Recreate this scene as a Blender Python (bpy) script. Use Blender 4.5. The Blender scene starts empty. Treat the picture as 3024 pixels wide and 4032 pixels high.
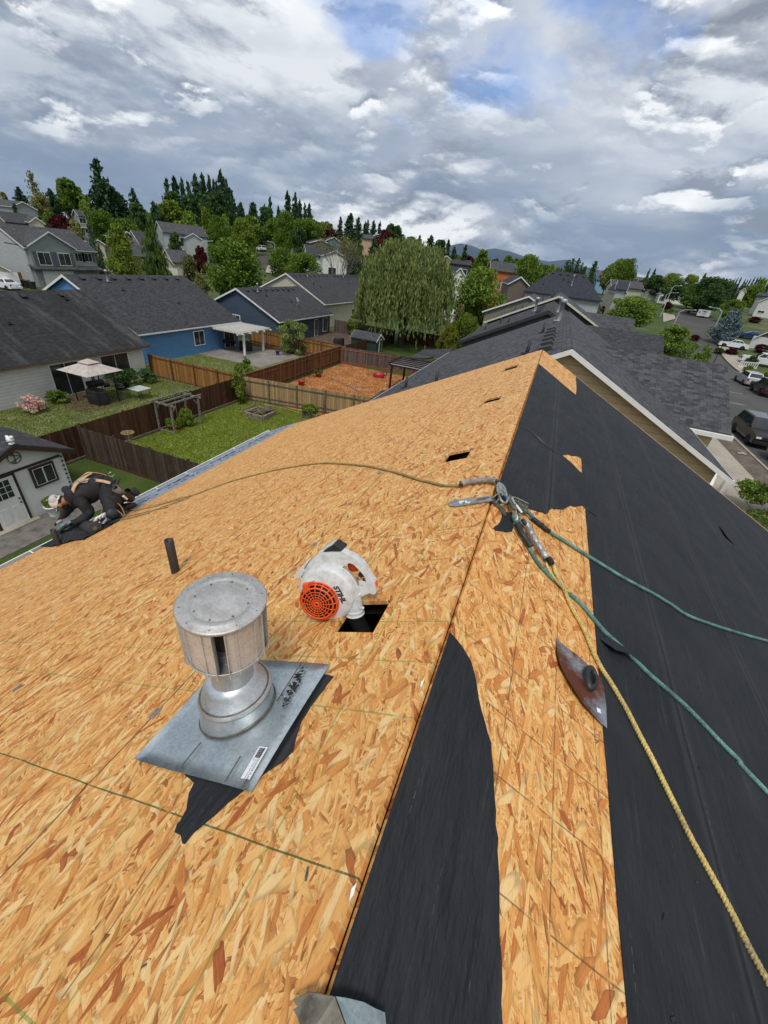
import bpy, bmesh, math, random
import numpy as np
from mathutils import Vector, Matrix
from mathutils.geometry import tessellate_polygon
random.seed(7); RNG = np.random.default_rng(7)
sc = bpy.context.scene
COL = sc.collection
rad = math.radians
# ------------------------------------------------------------------ camera
CAMZ = 10.5
F = 1592.06
YAW, PIT, ROL = -0.30939, 0.559053, 0.123113
cy, sy = math.cos(YAW), math.sin(YAW)
FW = np.array([sy*math.cos(PIT), cy*math.cos(PIT), -math.sin(PIT)])
RT = np.array([cy, -sy, 0.0]); UP = np.cross(RT, FW)
R2 = math.cos(ROL)*RT + math.sin(ROL)*UP
U2 = -math.sin(ROL)*RT + math.cos(ROL)*UP
cd = bpy.data.cameras.new('camera'); cam = bpy.data.objects.new('camera', cd); COL.objects.link(cam)
mw = Matrix.Identity(4)
for i in range(3):
    mw[i][0] = R2[i]; mw[i][1] = U2[i]; mw[i][2] = -FW[i]
mw[0][3], mw[1][3], mw[2][3] = 0, 0, CAMZ
cam.matrix_world = mw
cd.sensor_fit = 'VERTICAL'; cd.sensor_height = 36.0; cd.sensor_width = 27.0
cd.lens = 36.0*F/4032; cd.clip_start = 0.05; cd.clip_end = 30000
sc.camera = cam
# ------------------------------------------------------------------ world
SUN_EL, SUN_AZ = 60.0, 165.0      # azimuth clockwise from +Y
w = bpy.data.worlds.new('World'); sc.world = w; w.use_nodes = True
nt = w.node_tree; nt.nodes.clear()
def N(nt, typ, **kw):
    n = nt.nodes.new(typ)
    for k, v in kw.items():
        if k.startswith('i_'):
            n.inputs[int(k[2:]) if k[2:].isdigit() else k[2:].replace('_', ' ')].default_value = v
        else: setattr(n, k, v)
    return n
def math_(nt, op, a, b=None, c=None, clamp=False):
    n = nt.nodes.new('ShaderNodeMath'); n.operation = op; n.use_clamp = clamp
    for i, v in enumerate((a, b, c)):
        if v is None: continue
        if isinstance(v, (int, float)): n.inputs[i].default_value = v
        else: nt.links.new(v, n.inputs[i])
    return n.outputs[0]
def mixc(nt, fac, a, b, mode='MIX'):
    n = nt.nodes.new('ShaderNodeMix'); n.data_type = 'RGBA'; n.blend_type = mode
    for s, v in ((n.inputs[0], fac), (n.inputs[6], a), (n.inputs[7], b)):
        if isinstance(v, (int, float)): s.default_value = v
        elif isinstance(v, tuple): s.default_value = (*v[:3], 1)
        else: nt.links.new(v, s)
    return n.outputs[2]
def ramp(nt, fac, stops, interp='LINEAR'):
    n = nt.nodes.new('ShaderNodeValToRGB'); cr = n.color_ramp; cr.interpolation = interp
    while len(cr.elements) < len(stops): cr.elements.new(0.5)
    for e, (p, c) in zip(cr.elements, stops):
        e.position = p; e.color = (c, c, c, 1) if isinstance(c, (int, float)) else (*c, 1)
    nt.links.new(fac, n.inputs[0]); return n.outputs[0]
def noise(nt, vec, scale, detail=4, rough=0.55, dist=0.0):
    n = nt.nodes.new('ShaderNodeTexNoise'); n.inputs['Scale'].default_value = scale
    n.inputs['Detail'].default_value = detail; n.inputs['Roughness'].default_value = rough
    n.inputs['Distortion'].default_value = dist
    if vec is not None: nt.links.new(vec, n.inputs['Vector'])
    return n.outputs[0]
def mapping(nt, vec, loc=(0, 0, 0), rot=(0, 0, 0), scale=(1, 1, 1)):
    n = nt.nodes.new('ShaderNodeMapping')
    n.inputs[1].default_value = loc; n.inputs[2].default_value = rot; n.inputs[3].default_value = scale
    nt.links.new(vec, n.inputs[0]); return n.outputs[0]
sky = N(nt, 'ShaderNodeTexSky', sky_type='NISHITA', sun_disc=False)
sky.sun_elevation = rad(SUN_EL); sky.sun_rotation = rad(SUN_AZ); sky.altitude = 50; sky.ozone_density = 3.0
tc = N(nt, 'ShaderNodeTexCoord')
sx = N(nt, 'ShaderNodeSeparateXYZ'); nt.links.new(tc.outputs['Generated'], sx.inputs[0])
zc = math_(nt, 'MAXIMUM', sx.outputs[2], 0.0)
zz = math_(nt, 'ADD', zc, 0.26)
cb = N(nt, 'ShaderNodeCombineXYZ')
nt.links.new(math_(nt, 'DIVIDE', sx.outputs[0], zz), cb.inputs[0])
nt.links.new(math_(nt, 'DIVIDE', sx.outputs[1], zz), cb.inputs[1])
P0 = cb.outputs[0]
GEN = tc.outputs['Generated']
Q0 = mapping(nt, GEN, scale=(1.0, 1.0, 2.3))
def fbm(vec, loc, sc_, det=10, ro=0.55, di=0.1): return noise(nt, mapping(nt, vec, loc=loc), sc_, det, ro, di)
# smooth grey blue background sheet
bgn = fbm(Q0, (4.2, 1.1, 0.3), 1.7, 5, 0.5, 0.3)
ccol = ramp(nt, bgn, [(0.30, (0.19, 0.245, 0.35)), (0.45, (0.33, 0.39, 0.49)), (0.58, (0.52, 0.57, 0.65)), (0.72, (0.66, 0.70, 0.76))])
# billowing cumulus, three sizes stacked back to front, each lit from the upper right
def puffs(col, loc, sc_, lo, hi, off, gain, c_sh, c_mid, c_hi, det=13, ro=0.60):
    n0 = fbm(Q0, loc, sc_, det, ro, 0.15)
    n1 = fbm(Q0, (loc[0]+off[0], loc[1]+off[1], loc[2]+off[2]), sc_, det, ro, 0.15)
    soft0 = fbm(Q0, loc, sc_, 2, 0.5, 0.15); soft1 = fbm(Q0, (loc[0]+off[0]*2.5, loc[1]+off[1]*2.5, loc[2]+off[2]*2.5), sc_, 2, 0.5, 0.15)
    e = math_(nt, 'ADD', math_(nt, 'MULTIPLY', math_(nt, 'SUBTRACT', n0, n1), gain), math_(nt, 'MULTIPLY', math_(nt, 'SUBTRACT', soft0, soft1), gain*1.1))
    l_ = math_(nt, 'ADD', e, 0.46)
    cc = ramp(nt, l_, [(0.10, c_sh), (0.45, c_mid), (0.80, c_hi)])
    return mixc(nt, ramp(nt, n0, [(lo, 0.0), (hi, 1.0)]), col, cc)
G1, G2, G3 = (0.24, 0.275, 0.34), (0.44, 0.48, 0.545), (0.70, 0.735, 0.78)
ccol = puffs(ccol, (1.3, 7.7, 2.2), 2.1, 0.44, 0.56, (0.0, 0.006, -0.022), 6.0, G1, G2, G3)
ccol = puffs(ccol, (5.9, 3.1, 0.7), 3.6, 0.49, 0.60, (0.0, 0.005, -0.015), 7.5, (0.24, 0.275, 0.34), (0.46, 0.50, 0.56), (0.82, 0.85, 0.88))
ccol = puffs(ccol, (9.1, 0.3, 4.4), 6.5, 0.55, 0.64, (0.0, 0.003, -0.009), 9.0, (0.27, 0.31, 0.38), (0.54, 0.58, 0.63), (0.95, 0.97, 0.98))
# darker blue rain bands low on the horizon
el = ramp(nt, sx.outputs[2], [(0.0, 1.0), (0.10, 0.95), (0.32, 0.0)])
bandn = noise(nt, mapping(nt, GEN, scale=(2.0, 2.0, 8)), 1.3, 5, 0.5, 0.5)
low = math_(nt, 'MULTIPLY', el, ramp(nt, bandn, [(0.42, 1.0), (0.60, 0.15)]))
ccol = mixc(nt, math_(nt, 'MULTIPLY', low, 0.9), ccol, (0.21, 0.285, 0.40))
gap = noise(nt, mapping(nt, P0, loc=(0.35, 0.62, 0)), 1.9, 5, 0.55, 0.2)
hi = ramp(nt, sx.outputs[2], [(0.42, 0.0), (0.66, 1.0)])
def spot(px, py, r0, r1):
    d_ = (px-1512)/F*R2-(py-2016)/F*U2+FW; d_ = d_/np.linalg.norm(d_)
    v_ = N(nt, 'ShaderNodeVectorMath', operation='DISTANCE'); nt.links.new(tc.outputs['Generated'], v_.inputs[0]); v_.inputs[1].default_value = tuple(d_)
    return ramp(nt, math_(nt, 'ADD', v_.outputs['Value'], math_(nt, 'MULTIPLY', math_(nt, 'SUBTRACT', gap, 0.5), -0.55)), [(r0, 1.0), (r1, 0.0)])
blue = math_(nt, 'MAXIMUM', spot(2400, -120, 0.02, 0.13), math_(nt, 'MULTIPLY', math_(nt, 'MAXIMUM', spot(1480, 100, 0.0, 0.09), spot(1950, 180, 0.0, 0.10)), 0.6))
SKYSTR = 0.10
scl = mixc(nt, 1.0, ccol, (7.7, 7.7, 7.7), 'MULTIPLY')
# deep blue where the cloud opens
skyc = mixc(nt, 1.0, sky.outputs[0], (0.75, 0.95, 1.25), 'MULTIPLY')
fin = mixc(nt, blue, scl, skyc)
bg = N(nt, 'ShaderNodeBackground'); bg.inputs[1].default_value = SKYSTR
nt.links.new(fin, bg.inputs[0])
wo = N(nt, 'ShaderNodeOutputWorld'); nt.links.new(bg.outputs[0], wo.inputs[0])
# ------------------------------------------------------------------ sun
sl = bpy.data.lights.new('sun', 'SUN'); sl.energy = 1.5; sl.angle = rad(17); sl.color = (1.0, 0.955, 0.88)
so = bpy.data.objects.new('sun', sl); COL.objects.link(so)
sd = Vector((math.sin(rad(SUN_AZ))*math.cos(rad(SUN_EL)), math.cos(rad(SUN_AZ))*math.cos(rad(SUN_EL)), math.sin(rad(SUN_EL))))
so.rotation_euler = sd.to_track_quat('Z', 'Y').to_euler()
sc.view_settings.view_transform = 'Standard'; sc.view_settings.look = 'None'
sc.view_settings.exposure = 0.55; sc.view_settings.gamma = 1.0; sc.view_settings.use_curve_mapping = False
sc.cycles.max_bounces = 6; sc.cycles.diffuse_bounces = 3; sc.cycles.glossy_bounces = 3
sc.cycles.transparent_max_bounces = 12; sc.cycles.caustics_reflective = False; sc.cycles.caustics_refractive = False

# ------------------------------------------------------------------ picture point -> place in the world
def ray(px, py):
    d = (px-1512)/F*R2 - (py-2016)/F*U2 + FW
    return d
def sstep(a, b, x):
    t = np.clip((x-a)/(b-a), 0, 1); return t*t*(3-2*t)
def terr(x, y):
    x = np.asarray(x, float); y = np.asarray(y, float)
    d = np.hypot(x, y); az = np.degrees(np.arctan2(x, y))
    h = 1.5*sstep(-3.0, 4.0, x)
    s = sstep(75, 250, d)*10.0*(1-sstep(-30, -4, az)) * sstep(-150, -110, az)
    s2 = sstep(72, 175, d)*6.0*sstep(-42, -20, az)
    far = -6*sstep(500, 1500, d)
    return h + s + s2 + far
def tz(x, y): return float(terr(x, y))
def Gd(px, py, z=0.0):
    d = ray(px, py); k = (z-CAMZ)/d[2]; return Vector((d[0]*k, d[1]*k, z))
def G(px, py):
    d = ray(px, py); d = d/np.hypot(d[0], d[1]); r = 5.0
    while r < 3000:
        p = d*r
        if p[2]+CAMZ < tz(p[0], p[1]): break
        r += max(0.25, r*0.004)
    return Vector((p[0], p[1], tz(p[0], p[1])))
def D(px, py, dist):
    d = ray(px, py); d = d/math.hypot(d[0], d[1]); return Vector((d[0]*dist, d[1]*dist, CAMZ+d[2]*dist))
def X_(px, py, x):
    d = ray(px, py); k = x/d[0]; return Vector((x, d[1]*k, CAMZ+d[2]*k))
def Y_(px, py, y):
    d = ray(px, py); k = y/d[1]; return Vector((d[0]*k, y, CAMZ+d[2]*k))
# our roof: ridge along Y
RX, RZ = -0.054, CAMZ-1.25
AL = math.atan(0.5); CA, SA = math.cos(AL), math.sin(AL)
def Ls(px, py):
    d = ray(px, py); k = (-1.25-0.5*RX)/(d[2]-0.5*d[0]); return ((RX-d[0]*k)/CA, d[1]*k)
def Rs(px, py):
    d = ray(px, py); k = (-1.25+0.5*RX)/(d[2]+0.5*d[0]); return ((d[0]*k-RX)/CA, d[1]*k)
def Lw(s, y, n=0.0): return Vector((RX-s*CA-n*SA, y, RZ-s*SA+n*CA))
def Rw(s, y, n=0.0): return Vector((RX+s*CA+n*SA, y, RZ-s*SA+n*CA))
def Lp(px, py, n=0.0): return Lw(*Ls(px, py), n)
def Rp(px, py, n=0.0): return Rw(*Rs(px, py), n)

# ------------------------------------------------------------------ mesh builder
class MB:
    def __init__(s): s.v = []; s.f = []; s.sm = []
    def add(s, vs, fs, sm=False):
        b = len(s.v); s.v += [tuple(p) for p in vs]; s.f += [tuple(b+i for i in q) for q in fs]; s.sm += [sm]*len(fs); return s
    def box(s, c, d, m=None, bev=0):
        x, y, z = d[0]/2, d[1]/2, d[2]/2
        vs = [Vector((i*x, j*y, k*z)) for i in (-1, 1) for j in (-1, 1) for k in (-1, 1)]
        if m is not None: vs = [m @ p for p in vs]
        c = Vector(c)
        return s.add([p+c for p in vs], [(0, 1, 3, 2), (4, 6, 7, 5), (0, 4, 5, 1), (2, 3, 7, 6), (0, 2, 6, 4), (1, 5, 7, 3)])
    def bb(s, a, b):
        return s.box([(a[i]+b[i])/2 for i in range(3)], [abs(b[i]-a[i]) for i in range(3)])
    def bar(s, a, b, w, h=None, up=(0, 0, 1)):
        a, b = Vector(a), Vector(b); h = h or w; d = (b-a)
        if d.length < 1e-6: return s
        dn = d.normalized(); u = Vector(up)
        if abs(dn.dot(u)) > 0.98: u = Vector((0, 1, 0))
        r = dn.cross(u).normalized(); u = r.cross(dn)
        vs = [p + r*i*w/2 + u*j*h/2 for p in (a, b) for i, j in ((-1, -1), (1, -1), (1, 1), (-1, 1))]
        return s.add(vs, [(3, 2, 1, 0), (4, 5, 6, 7), (0, 1, 5, 4), (1, 2, 6, 5), (2, 3, 7, 6), (3, 0, 4, 7)])
    def tube(s, pts, r, n=8, cap=True, sm=True, closed=False):
        pts = [Vector(p) for p in pts]; m = len(pts)
        rr = r if isinstance(r, (list, tuple)) else [r]*m
        u = None; vs = []
        for i, p in enumerate(pts):
            t = (pts[(i+1) % m if closed else min(i+1, m-1)] - pts[(i-1) % m if closed else max(i-1, 0)])
            t = t.normalized() if t.length > 1e-9 else Vector((0, 0, 1))
            if u is None:
                u = t.cross(Vector((0, 0, 1)));  u = u if u.length > 0.05 else t.cross(Vector((0, 1, 0)))
            u = (u - t*u.dot(t)).normalized(); w_ = t.cross(u)
            vs += [p + (u*math.cos(2*math.pi*k/n) + w_*math.sin(2*math.pi*k/n))*rr[i] for k in range(n)]
        fs = []
        for i in range(m if closed else m-1):
            for k in range(n):
                a = i*n+k; b = i*n+(k+1) % n; c = ((i+1) % m)*n
                fs.append((a, b, c+(k+1) % n, c+k))
        s.add(vs, fs, sm)
        if cap and not closed:
            s.add([vs[k] for k in range(n)], [tuple(range(n))[::-1]]); s.add(vs[-n:], [tuple(range(n))])
        return s
    def lathe(s, prof, n=24, m=None, sm=True, o=(0, 0, 0)):
        vs = []; o = Vector(o)
        for r, z in prof:
            for k in range(n):
                a = 2*math.pi*k/n; p = Vector((r*math.cos(a), r*math.sin(a), z))
                if m is not None: p = m @ p
                vs.append(p+o)
        fs = [(i*n+k, i*n+(k+1) % n, (i+1)*n+(k+1) % n, (i+1)*n+k) for i in range(len(prof)-1) for k in range(n)]
        s.add(vs, fs, sm)
        if prof[0][0] > 1e-5: s.add(vs[:n], [tuple(range(n))[::-1]])
        if prof[-1][0] > 1e-5: s.add(vs[-n:], [tuple(range(n))])
        return s
    def prism(s, poly, h0, h1, m=None, fn=None):
        # poly: 2-D outline, extruded between h0 and h1 along local z
        k = len(poly); tri = tessellate_polygon([[Vector((p[0], p[1], 0)) for p in poly]])
        ar = sum(poly[i][0]*poly[(i+1) % k][1]-poly[(i+1) % k][0]*poly[i][1] for i in range(k))
        vs = [Vector((p[0], p[1], h)) for h in (h0, h1) for p in poly]
        fs = []
        for t in tri:
            a, b, c = t
            cr = (poly[b][0]-poly[a][0])*(poly[c][1]-poly[a][1])-(poly[b][1]-poly[a][1])*(poly[c][0]-poly[a][0])
            if cr < 0: a, b, c = a, c, b
            fs += [(a, c, b), (a+k, b+k, c+k)]
        for i in range(k):
            j = (i+1) % k
            fs.append((i, j, j+k, i+k) if ar > 0 else (j, i, i+k, j+k))
        if m is not None: vs = [m @ p for p in vs]
        if fn is not None: vs = [Vector(fn(p)) for p in vs]
        return s.add(vs, fs)
    def quad(s, a, b, c, d): return s.add([a, b, c, d], [(0, 1, 2, 3)])
    def ball(s, c, r, nu=12, nv=8, m=None):
        r = (r, r, r) if isinstance(r, (int, float)) else r
        prof = [(math.sin(math.pi*i/nv), -math.cos(math.pi*i/nv)) for i in range(nv+1)]
        prof[0] = (1e-4, -1); prof[-1] = (1e-4, 1)
        S = Matrix.Diagonal(Vector(r)); M3 = (m.to_3x3() @ S) if m is not None else S
        return s.lathe(prof, nu, M3, True, c)
    def build(s, name, mat, parent=None, loc=None, rot=None, off=None, bevel=0, shade=None):
        me = bpy.data.meshes.new(name)
        vs = s.v
        if off is not None: vs = [(p[0]-off[0], p[1]-off[1], p[2]-off[2]) for p in vs]
        me.from_pydata(vs, [], s.f); me.materials.append(mat)
        if any(s.sm): me.polygons.foreach_set('use_smooth', s.sm)
        me.update()
        o = bpy.data.objects.new(name, me); COL.objects.link(o)
        if parent is not None: o.parent = parent
        if loc is not None: o.location = loc
        elif off is not None and parent is None: o.location = off
        if rot is not None: o.rotation_euler = rot
        if bevel:
            b = o.modifiers.new('bevel', 'BEVEL'); b.width = bevel; b.segments = 2; b.limit_method = 'ANGLE'; b.angle_limit = rad(40)
        return o
def thing(name, label, cat, loc=(0, 0, 0), rz=0, group=None):
    o = bpy.data.objects.new(name, None); COL.objects.link(o); o.location = loc; o.rotation_euler = (0, 0, rz)
    o.empty_display_size = 0.2
    return tag(o, label, cat, group)
def tag(o, label=None, cat=None, group=None, kind=None):
    if label: o['label'] = label
    if cat: o['category'] = cat
    if group: o['group'] = group
    if kind: o['kind'] = kind
    return o
def child(name, label, parent, loc=(0,0,0), rot=(0,0,0)):
    o = bpy.data.objects.new(name, None); COL.objects.link(o); o.parent = parent; o.location = loc; o.rotation_euler = rot
    if label: o['label'] = label
    return o
def dup(root, loc, rz=0, label=None, scale=None):
    r = root.copy(); COL.objects.link(r); r.location = loc; r.rotation_euler = (0, 0, rz)
    if label: r['label'] = label
    if scale is not None: r.scale = scale if not isinstance(scale, (int, float)) else (scale,)*3
    for ch in list(root.children):
        c = ch.copy(); COL.objects.link(c); c.parent = r
        for g in ch.children:
            d = g.copy(); COL.objects.link(d); d.parent = c
    return r
def textmesh(name, body, size, mat, parent, loc, rot, extrude=0.0005, space=1.0, shear=0.0, sx=1.0, bold=0.0):
    cu = bpy.data.curves.new(name, 'FONT'); cu.body = body; cu.size = size; cu.extrude = extrude
    cu.align_x = 'CENTER'; cu.align_y = 'CENTER'; cu.space_character = space; cu.shear = shear; cu.offset = bold
    t = bpy.data.objects.new(name+'_tmp', cu); COL.objects.link(t)
    dg = bpy.context.evaluated_depsgraph_get(); me = bpy.data.meshes.new_from_object(t.evaluated_get(dg))
    bpy.data.objects.remove(t); me.materials.clear(); me.materials.append(mat)
    o = bpy.data.objects.new(name, me); COL.objects.link(o); o.parent = parent; o.location = loc; o.rotation_euler = rot; o.scale = (sx, 1, 1)
    return o
def smooth_path(pts, n=8):
    pts = [Vector(p) for p in pts]; out = []
    for i in range(len(pts)-1):
        p0 = pts[max(i-1, 0)]; p1 = pts[i]; p2 = pts[i+1]; p3 = pts[min(i+2, len(pts)-1)]
        for k in range(n):
            t = k/n
            out.append(0.5*((2*p1)+(p2-p0)*t+(2*p0-5*p1+4*p2-p3)*t*t+(3*p1-p0-3*p2+p3)*t*t*t))
    out.append(pts[-1]); return out

# ------------------------------------------------------------------ materials
MATS = {}
def newmat(name):
    m = bpy.data.materials.new(name); m.use_nodes = True; nt = m.node_tree
    b = nt.nodes['Principled BSDF']; return m, nt, b
def mat(name, col, rough=0.6, metal=0.0, var=0.12, vscale=6.0, bump=0.0, bscale=40.0, spec=0.5, coat=0.0):
    if name in MATS: return MATS[name]
    m, nt, b = newmat(name)
    tc = N(nt, 'ShaderNodeTexCoord')
    n1 = noise(nt, tc.outputs['Object'], vscale, 5, 0.6)
    c2 = tuple(max(0, c*(1-var*2)) for c in col); c3 = tuple(min(1, c*(1+var)) for c in col)
    nt.links.new(ramp(nt, n1, [(0.3, c2), (0.5, col), (0.72, c3)]), b.inputs['Base Color'])
    b.inputs['Roughness'].default_value = rough; b.inputs['Metallic'].default_value = metal
    b.inputs['Specular IOR Level'].default_value = spec
    if coat: b.inputs['Coat Weight'].default_value = coat
    if bump:
        bn = N(nt, 'ShaderNodeBump'); bn.inputs['Strength'].default_value = bump; bn.inputs['Distance'].default_value = 0.01
        nt.links.new(noise(nt, tc.outputs['Object'], bscale, 4), bn.inputs['Height']); nt.links.new(bn.outputs[0], b.inputs['Normal'])
    MATS[name] = m; return m
# ------------------------------------------------------------------ ground, lawns, roads
def ground_mat(name, cols, scale=0.8, fine=30, rough=0.9, bump=0.4, patch=None, bscale=60):
    m, nt, b = newmat(name); tc = N(nt, 'ShaderNodeTexCoord'); O = tc.outputs['Object']
    a = noise(nt, O, scale, 6, 0.65); f = noise(nt, O, fine, 4, 0.7)
    v = math_(nt, 'ADD', math_(nt, 'MULTIPLY', a, 0.55), math_(nt, 'MULTIPLY', f, 0.45))
    n = len(cols); col = ramp(nt, v, [(0.36+0.30*i/(n-1), c) for i, c in enumerate(cols)])
    if patch:
        pc, sc_, lo, hi = patch
        col = mixc(nt, ramp(nt, noise(nt, mapping(nt, O, loc=(5, 3, 0)), sc_, 5, 0.6), [(lo, 0.0), (hi, 1.0)]), col, pc)
    nt.links.new(col, b.inputs['Base Color']); b.inputs['Roughness'].default_value = rough; b.inputs['Specular IOR Level'].default_value = 0.2
    bn = N(nt, 'ShaderNodeBump'); bn.inputs['Strength'].default_value = bump; bn.inputs['Distance'].default_value = 0.05
    nt.links.new(noise(nt, O, bscale, 4, 0.7), bn.inputs['Height']); nt.links.new(bn.outputs[0], b.inputs['Normal'])
    return m
M_LAND = ground_mat('land', [(0.030, 0.050, 0.015), (0.060, 0.095, 0.025), (0.11, 0.12, 0.05)], 0.08, 1.5, patch=((0.16, 0.14, 0.10), 0.05, 0.55, 0.68))
M_LAWN = ground_mat('lawn', [(0.075, 0.115, 0.015), (0.15, 0.205, 0.028), (0.24, 0.28, 0.06)], 0.7, 14, patch=((0.19, 0.21, 0.055), 0.45, 0.52, 0.72), bscale=40)
M_LAWN2 = ground_mat('dry_lawn', [(0.075, 0.115, 0.025), (0.13, 0.18, 0.04), (0.24, 0.24, 0.10)], 0.6, 10, patch=((0.26, 0.24, 0.13), 0.8, 0.5, 0.7), bscale=40)
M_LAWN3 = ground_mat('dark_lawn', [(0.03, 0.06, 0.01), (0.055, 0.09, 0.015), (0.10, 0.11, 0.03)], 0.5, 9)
M_CHIP = ground_mat('wood_chips', [(0.15, 0.055, 0.020), (0.42, 0.17, 0.055), (0.62, 0.31, 0.12), (0.70, 0.46, 0.26)], 0.8, 9, bump=1.0, patch=((0.27, 0.20, 0.15), 0.35, 0.60, 0.74), bscale=25)
M_ASPH = ground_mat('asphalt', [(0.062, 0.060, 0.058), (0.085, 0.082, 0.080), (0.11, 0.105, 0.10)], 0.25, 12, 0.85, 0.2)
M_CONC = ground_mat('concrete', [(0.27, 0.235, 0.19), (0.36, 0.32, 0.26), (0.44, 0.40, 0.33)], 0.5, 6, 0.85, 0.15)
M_CONCG = ground_mat('patio_concrete', [(0.15, 0.135, 0.125), (0.23, 0.21, 0.19), (0.31, 0.285, 0.26)], 0.6, 6, 0.85, 0.15)
M_DIRT = ground_mat('bark_dirt', [(0.06, 0.035, 0.025), (0.12, 0.08, 0.055), (0.22, 0.17, 0.13)], 1.2, 10, bump=0.8)
M_STRIP = ground_mat('planting_strip', [(0.09, 0.07, 0.055), (0.16, 0.135, 0.11), (0.26, 0.23, 0.19)], 1.2, 9, bump=0.8)
# terrain sheet: polar grid out to the horizon
rings = [0.0]+list(np.geomspace(3.0, 9000, 92)); na = 300
vs = [(0, 0, tz(0, 0)-0.0)]
xs = []; 
for r in rings[1:]:
    a = np.linspace(0, 2*np.pi, na, endpoint=False); xs.append(np.stack([r*np.sin(a), r*np.cos(a)], 1))
P = np.concatenate(xs); Z = terr(P[:, 0], P[:, 1])
vs += [(float(x), float(y), float(z)) for (x, y), z in zip(P, Z)]
fs = [(0, 1+(k+1) % na, 1+k) for k in range(na)]
for i in range(len(rings)-2):
    for k in range(na):
        a, b_ = 1+i*na+k, 1+i*na+(k+1) % na; fs.append((a, b_, b_+na, a+na))
g = MB().add(vs, fs, True).build('ground', M_LAND); tag(g, kind='structure')
def flat(name, poly, z, mat_, kind='structure', th=0.0):
    m = MB()
    if th: m.prism(poly, z-th, z)
    else:
        tri = tessellate_polygon([[Vector((p[0], p[1], 0)) for p in poly]]); fs = []
        for a, b_, c in tri:
            cr = (poly[b_][0]-poly[a][0])*(poly[c][1]-poly[a][1])-(poly[b_][1]-poly[a][1])*(poly[c][0]-poly[a][0])
            fs.append((a, b_, c) if cr > 0 else (a, c, b_))
        m.add([(p[0], p[1], z) for p in poly], fs)
    o = m.build(name, mat_); tag(o, kind=kind); return o
def rect(x0, y0, x1, y1): return [(x0, y0), (x1, y0), (x1, y1), (x0, y1)]
flat('lawn', rect(-20.6, 12.9, -7, 25.9), 0.012, M_LAWN)
flat('lawn', rect(-30.3, -6, -20.9, 25.9), 0.012, M_LAWN2)
flat('lawn', rect(-34, 26.1, -21, 42.3), 0.012, M_LAWN2)
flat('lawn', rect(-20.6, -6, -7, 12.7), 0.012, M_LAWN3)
flat('wood_chip_bed', rect(-20.6, 26.1, -7, 42.4), 0.012, M_CHIP)
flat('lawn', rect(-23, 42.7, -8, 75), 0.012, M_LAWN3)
flat('lawn', rect(-31.5, 43, -23, 60), 0.012, M_DIRT)
flat('patio', rect(-33.4, 34.6, -25.6, 42.0), 0.05, M_CONCG, th=0.05)
flat('patio', [(-30.1, 17.2), (-26.4, 17.0), (-26.2, 20.2), (-30.1, 20.4)], 0.04, M_DIRT, th=0.03)
# street in front (level 1.5)
ZS = 1.5
def drape(name, left, right, mat_, dz=0.03, n=24, kind='structure'):
    L_ = smooth_path([(p[0], p[1], 0) for p in left], n); R_ = smooth_path([(p[0], p[1], 0) for p in right], n)
    m = MB(); k = 6; vs = []; fs = []
    for a, b_ in zip(L_, R_):
        for j in range(k+1):
            p = a.lerp(b_, j/k); vs.append((p.x, p.y, tz(p.x, p.y)+dz))
    for i in range(len(L_)-1):
        for j in range(k):
            q = i*(k+1)+j; fs.append((q, q+1, q+k+2, q+k+1))
    if len(L_) == len(R_): m.add(vs, fs)
    o = m.build(name, mat_); tag(o, kind=kind); return o
def gg(*pts): return [tuple(G(*p)[:2]) for p in pts]
z72 = T_ = None
def TT(o, s): return lambda x, y: (o[0]+x*s, o[1]+y*s)
q72 = TT((2200, 1200), .4967); q4 = TT((2300, 950), .4364); q1 = TT((0, 600), .6028); q2 = TT((900, 700), .6028); q3 = TT((1700, 900), .4822); q5 = TT((0, 1300), .6028); q6 = TT((900, 1100), .5425)
cul = gg(q4(830, 612), q4(820, 700), q4(690, 790), q4(900, 615), q4(1100, 690), q4(1240, 740), q4(1090, 800))
drape('road', [(15.4, 5), (15.4, 40), (16.0, 70), (19, 92), (23, 108), cul[2], cul[1], cul[0]],
              [(26.6, 5), (26.6, 40), (26.8, 70), (28.5, 92), (33, 112), cul[6], cul[5], cul[4]], M_ASPH, 0.03)
drape('pavement', [(12.0, 5), (12.0, 40), (12.3, 70)], [(13.7, 5), (13.7, 40), (14.0, 70)], M_CONC, 0.16)
drape('planting_strip', [(13.7, 5), (13.7, 40), (14.0, 70)], [(15.2, 5), (15.2, 40), (15.8, 70)], M_STRIP, 0.12)
drape('kerb', [(15.2, 5), (15.2, 40), (15.8, 70)], [(15.4, 5), (15.4, 40), (16.0, 70)], M_CONC, 0.165)
drape('pavement', [(26.8, 5), (26.8, 40), (27.0, 70), (28.7, 92), (33.2, 112)], [(29.4, 5), (29.4, 40), (29.6, 70), (31.2, 92), (36.2, 112)], M_CONC, 0.15)
drape('driveway', [(8.3, 20), (8.3, 28)], [(12.0, 20), (12.0, 28)], M_CONC, 0.14)
drape('pavement', gg(q4(712, 735), q4(822, 705)), gg(q4(708, 650), q4(812, 670)), M_CONC, 0.12)
drape('lawn', gg(q4(1090, 835), q4(1215, 775)), gg(q4(1120, 870), q4(1260, 810)), M_LAWN, 0.12)
for k, (x, y) in enumerate(((21.7, 58.9), (19.9, 52.3))):
    tag(MB().bb((x-0.7, y-0.1, tz(x, y)+0.034), (x+0.7, y+0.1, tz(x, y)+0.037)).build("road_marking", M_CONC), kind='structure')
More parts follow.
